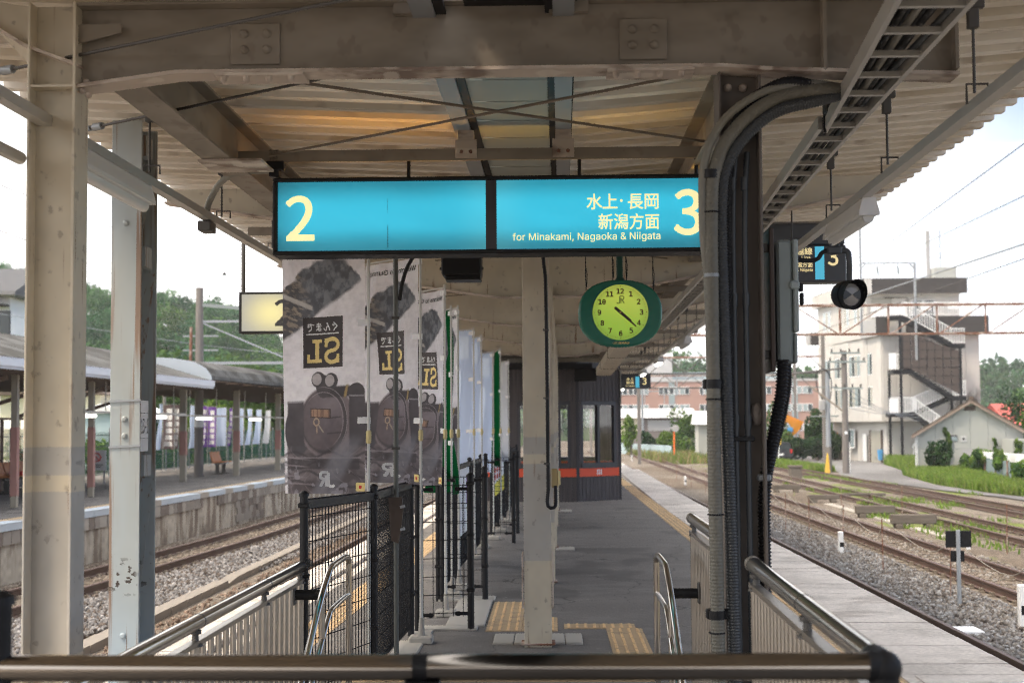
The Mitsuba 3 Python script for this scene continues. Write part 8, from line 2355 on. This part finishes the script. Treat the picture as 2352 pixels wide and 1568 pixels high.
creeper('creepers hanging over the fence near the right edge of the picture', 55, 63, 420, 0.15)
creeper('bushy creepers on the fence right of the middle posts', 63.5, 67, 260, -0.1, -0.15)
creeper('creeper column on the sheet fence below the white wall', 71.5, 73.2, 320, 0.25, -0.12)
creeper('leafy shrub at the far end of the sheet fence', 77, 84, 380, 0.05, -0.3)
for lab, x, y, h, r, n, cols in (('dark shrub at the left corner of the low grey green house', 21.0, 83.3, 2.0, 0.72, 1500, DEEP), ('light shrub in front of the grey shutters of the low house', 23.1, 82.6, 1.7, 0.8, 900, LIGHT),
                                 ('bright bush with orange flowers at the right edge, behind the low house', 27.6, 88, 3.4, 1.3, 1800, LIGHT), ('dark tree at the right edge above the bright bush', 28.2, 93, 5.0, 1.5, 1600, DEEP)):
    tree(lab, x, y, GZ, h, r, n, 0.11, cols, 0.12, 'shrub', name='shrub')
vy = thing('climbing_plant', 'green creeper climbing the left panels of the low grey green house', 'creeper')
L = Leaves()
for x, z0, z1 in ((21.95, -0.9, 1.3), (21.9, 0.3, 1.5), (24.45, 0.2, 0.95), (24.9, 0.1, 0.8), (25.1, 0.2, 0.85)):
    for z in np.arange(z0, z1, 0.22):
        L.add(*leaf_cloud(60, [x + 0.1 * math.sin(z * 3), YH - 0.1 if x < 24.7 else 82.45, z], [0.16, 0.08, 0.2], 0.07, GREEN + LIGHT, 4))
L.put('foliage', vy)

# ---- far end of the yard: trees, excavator, hedge, car, pink building
for lab, x, y, h, r, n, cols in (('dark conifer like tree left of the office building', 21.0, 121, 4.2, 1.05, 2600, DEEP), ('second dark tree beside the office building, lower one', 22.2, 120, 2.6, 0.9, 1600, DEEP), ('green tree in front of the right end of the pink building', 19.0, 128, 4.8, 1.25, 2200, GREEN),
                                 ('dark bushes below the yellow excavator', 19.3, 118, 1.9, 1.0, 1600, DEEP), ('dark bushes below and right of the yellow excavator', 20.6, 118.5, 2.0, 1.0, 1600, DEEP), ('dark bush just right of the corrugated hose', 18.3, 120, 2.2, 0.9, 1500, GREEN),
                                 ('broad green tree left of the grey conduits, behind the hedge', 13.2, 146, 4.6, 2.4, 2600, GREEN), ('dark round bush left of the hedge', 9.6, 150, 2.4, 0.9, 1200, DEEP), ('light green bush at the end of the long hedge', 11.2, 147, 2.3, 1.3, 1400, LIGHT), ('small tree right beside the waiting room corner', 7.3, 140, 3.6, 0.9, 1100, LIGHT),
                                 ('light green tree between the conduits and the column', 16.0, 138, 4.4, 1.7, 1600, LIGHT)):
    tree(lab, x, y, GZ, h, r, n, 0.15, cols, 0.15)
hg = thing('hedge', 'long bright hedge behind the sidings, left of the grey conduits', 'hedge')
Lh = Leaves()
for x in np.arange(11.2, 19, 0.9):
    Lh.add(*leaf_cloud(420, [x, 140 - 1.2 * (x - 11), GZ + 0.95], [0.8, 0.9, 1.15], 0.13, GREEN + LIGHT, 9))
Lh.put('foliage', hg)
hg = thing('hedge', 'overgrown wire fence covered in ivy behind the parked car', 'hedge')
Lh = Leaves()
for x in np.arange(17.5, 23.4, 0.8):
    Lh.add(*leaf_cloud(420, [x, 123 + 0.3 * (x - 17), GZ + 0.85], [0.7, 0.5, 1.05], 0.12, DEEP + GREEN, 9))
Lh.put('foliage', hg)
exc = thing('excavator', 'yellow orange excavator with its boom folded over the trees', 'excavator')
put('boom', Mesh().prism([(17.9, 0.9), (18.7, 2.35), (19.0, 2.55), (19.3, 2.5), (20.5, 1.95), (20.4, 1.7), (19.5, 1.9), (19.0, 1.95), (18.3, 0.8)], [0, 124.4, 0], RIGHT, UP, NEAR, 0.45), 'mat_orange', exc)
put('arm', Mesh().prism([(19.0, 2.2), (20.35, 1.85), (20.1, 1.3), (19.2, 0.5), (18.9, 0.7), (19.5, 1.5)], [0, 124.0, 0], RIGHT, UP, NEAR, 0.35), 'mat_orange', exc)
put('cylinder', Mesh().tube([[18.6, 123.7, 1.5], [19.6, 123.7, 1.4]], 0.07, 8), 'mat_galvanised', exc)
put('bucket', Mesh().prism([(18.9, 0.7), (19.5, 0.9), (19.7, 0.3), (19.2, -0.1), (18.8, 0.2)], [0, 124.2, 0], RIGHT, UP, NEAR, 0.7), 'mat_orange', exc)
put('cab', Mesh().cbox(22.4, 24.0, 123.6, 125.2, -0.6, 1.1, 0.08), 'mat_orange', exc)
put('track', Mesh().cbox(22.0, 24.6, 123.5, 124.0, GZ, -0.62, 0.15), 'mat_black', exc)
bt = thing('blue_cover', 'light blue plastic sheet tied to the excavator arm', 'cover')
put('sheet', Mesh().cbox(19.12, 19.55, 123.45, 123.6, 1.15, 1.5, 0.05), 'mat_blue_tarp', bt)
car = thing('parked_car', 'dark hatchback parked at the far end of the yard, seen from behind', 'car')
CXc, CYc = 17.15, 114.0
put('body', Mesh().prism([(-0.82, 0.25), (0.82, 0.25), (0.86, 0.55), (0.84, 0.95), (-0.84, 0.95), (-0.86, 0.55)], [CXc, CYc + 3.8, GZ], RIGHT, UP, NEAR, 3.8).prism([(-0.80, 0.95), (0.80, 0.95), (0.66, 1.48), (0.55, 1.54), (-0.55, 1.54), (-0.66, 1.48)], [CXc, CYc + 2.6, GZ], RIGHT, UP, NEAR, 2.55), 'mat_car_paint', car)
put('rear_window', Mesh().prism([(-0.62, 1.02), (0.62, 1.02), (0.54, 1.42), (-0.54, 1.42)], [CXc, CYc + 0.045, GZ], RIGHT, UP, NEAR, 0.01), 'mat_window_dark', car)
for s in (-1, 1):
    put('tail_light', Mesh().cbox(CXc + s * 0.74 - 0.09, CXc + s * 0.74 + 0.09, CYc - 0.02, CYc + 0.1, GZ + 0.72, GZ + 1.02, 0.02), 'mat_tail_light', car)
    for yy in (0.6, 3.1):
        put('wheel', Mesh().tube([[CXc + s * 0.62, CYc + yy, GZ + 0.3], [CXc + s * 0.84, CYc + yy, GZ + 0.3]], 0.3, 16), 'mat_black_rubber', car)
put('number_plate', Mesh().box(CXc - 0.17, CXc + 0.17, CYc - 0.012, CYc - 0.001, GZ + 0.55, GZ + 0.70), 'mat_white_paint', car)
put('bumper', Mesh().cbox(CXc - 0.84, CXc + 0.84, CYc - 0.06, CYc + 0.02, GZ + 0.25, GZ + 0.48, 0.03), 'mat_black', car)
ys_ = thing('yellow_sign', 'small yellow board on a white post beside the parked car', 'sign')
put('board', Mesh().cbox(16.62, 16.98, 112.9, 112.94, GZ + 1.35, GZ + 1.85, 0.01), 'mat_yellow_sign', ys_)
put('post', Mesh().box(16.76, 16.84, 112.95, 113.03, GZ, GZ + 1.5), 'mat_white_paint', ys_)
pk = thing('pink_building', 'long pink office building with bands of windows in the far centre', 'building')
put('wall', Mesh().box(8, 37.2, 210, 226, GZ, 7.75), 'mat_pink_wall', pk)
put('roof_edge', Mesh().box(7.8, 37.3, 209.85, 226.2, 7.76, 8.05), 'mat_pale_wall', pk)
for x in np.arange(12.3, 36, 5.6):
    put('stair_strip', Mesh().box(x + 4.0, x + 4.85, 209.9, 209.99, 0, 7.7), 'mat_window_pale', pk)
for z in (0.9, 3.6, 6.0):
    for x in np.arange(9.0, 36, 5.6):
        for dxx, mt in ((0.3, 'mat_window_dark'), (1.75, 'mat_window_dark'), (3.2, 'mat_window_pale')):
            if dxx + x < 36:
                w = put('window', Mesh().box(x + dxx, x + dxx + 1.35, 209.88, 209.985, z, z + 1.05), 'mat_white_paint', pk)
                put('pane', Mesh().box(x + dxx + 0.08, x + dxx + 0.62, 209.84, 209.878, z + 0.08, z + 0.97), mt, w)
                put('pane', Mesh().box(x + dxx + 0.74, x + dxx + 1.27, 209.84, 209.878, z + 0.08, z + 0.97), 'mat_window_dark' if rng.random() < 0.4 else 'mat_window_pale', w)
wt = thing('white_tower', 'blank white building rising behind the pink one under the canopy edge', 'building')
put('wall', Mesh().box(8, 18.6, 232, 246, GZ, 12.6), 'mat_pale_wall', wt)
put('low_wing', Mesh().box(18.61, 36, 234, 246, GZ, 9.9), 'mat_pale_blue_sheet', wt)
put('roof_edge', Mesh().box(7.9, 18.7, 231.9, 232.0, 12.2, 12.75), 'mat_white_paint', wt)
sd = thing('warehouse', 'long warehouse with a pale roof edge and one cream wall before the pink building', 'warehouse')
put('wall', Mesh().box(7.2, 15.2, 160, 170, GZ, 2.55), 'mat_brown_wall', sd)
put('cream_wall', Mesh().box(7.3, 9.2, 159.9, 159.99, 0.85, 2.5), 'mat_cream_wall', sd)
put('roof', Mesh().prism([(159.4, 2.55), (171, 2.55), (165, 3.6)], [7.0, 0, 0], [0, 1, 0], UP, RIGHT, 8.4), 'mat_pale_wall', sd)
put('window_band', Mesh().box(10.2, 13.2, 159.92, 159.99, 1.2, 2.3), 'mat_grey_siding', sd)
sh = thing('white_shed', 'small white shed with a pitched roof at the edge of the conduits', 'shed')
put('wall', Mesh().box(12.0, 15.0, 124, 127, GZ, 1.8), 'mat_house_wall', sh)
put('roof', Mesh().prism([(123.6, 1.8), (127.4, 1.8), (125.5, 2.9)], [11.7, 0, 0], [0, 1, 0], UP, RIGHT, 3.6), 'mat_white_paint', sh)
bfn = thing('blue_sheet_fence', 'low pale blue sheet fence along the far bend of the tracks', 'fence')
for i in range(9):
    a = np.array([7.1 + 0.36 * i, 158 - 3.0 * i, 0])
    b = a + [0.34, -2.85, 0]
    put('sheet', Mesh().hexa([a + [0, 0, GZ], b + [0, 0, GZ], b + [0.06, 0, GZ], a + [0.06, 0, GZ], a + [0, 0, 0.0], b + [0, 0, 0.0], b + [0.06, 0, 0.0], a + [0.06, 0, 0.0]]), 'mat_pale_blue_sheet', bfn)
for i, (x, y, h) in enumerate(((33.5, 140, 10), (38.5, 150, 6.4), (41, 155, 6.4), (44.5, 160, 6.6))):
    t = thing('lightning_mast', ('tallest pale lattice mast with arms at the right edge', 'first of three short pale masts above the red roof', 'second of three short pale masts above the red roof', 'third of three short pale masts above the red roof')[i], 'mast')
    put('mast', Mesh().lathe([(0, 0.22), (h, 0.07), (h + 0.4, 0.0005)], [x, y, GZ], UP, 6), 'mat_galvanised', t)
    if i == 0:
        put('arm', Mesh().bar([x - 1.3, y, h - 2.6], [x + 1.3, y, h - 2.4], 0.1), 'mat_galvanised', t)
# a bird in the white sky
bd = thing('bird', 'tiny dark bird flying in the white sky left of the sign', 'bird')
bx, by, bz = -17.2, 80.0, 9.85
put('body', Mesh().ball([bx, by, bz], [0.14, 0.05, 0.05], 2), 'mat_black', bd)
for s in (-1, 1):
    put('wing', Mesh().hexa([[bx - 0.06, by, bz], [bx + 0.06, by, bz], [bx + 0.05, by + s * 0.1, bz + 0.1], [bx - 0.03, by + s * 0.1, bz + 0.1], [bx - 0.06, by, bz + 0.012], [bx + 0.06, by, bz + 0.012], [bx + 0.05, by + s * 0.1, bz + 0.112], [bx - 0.03, by + s * 0.1, bz + 0.112]]), 'mat_black', bd)
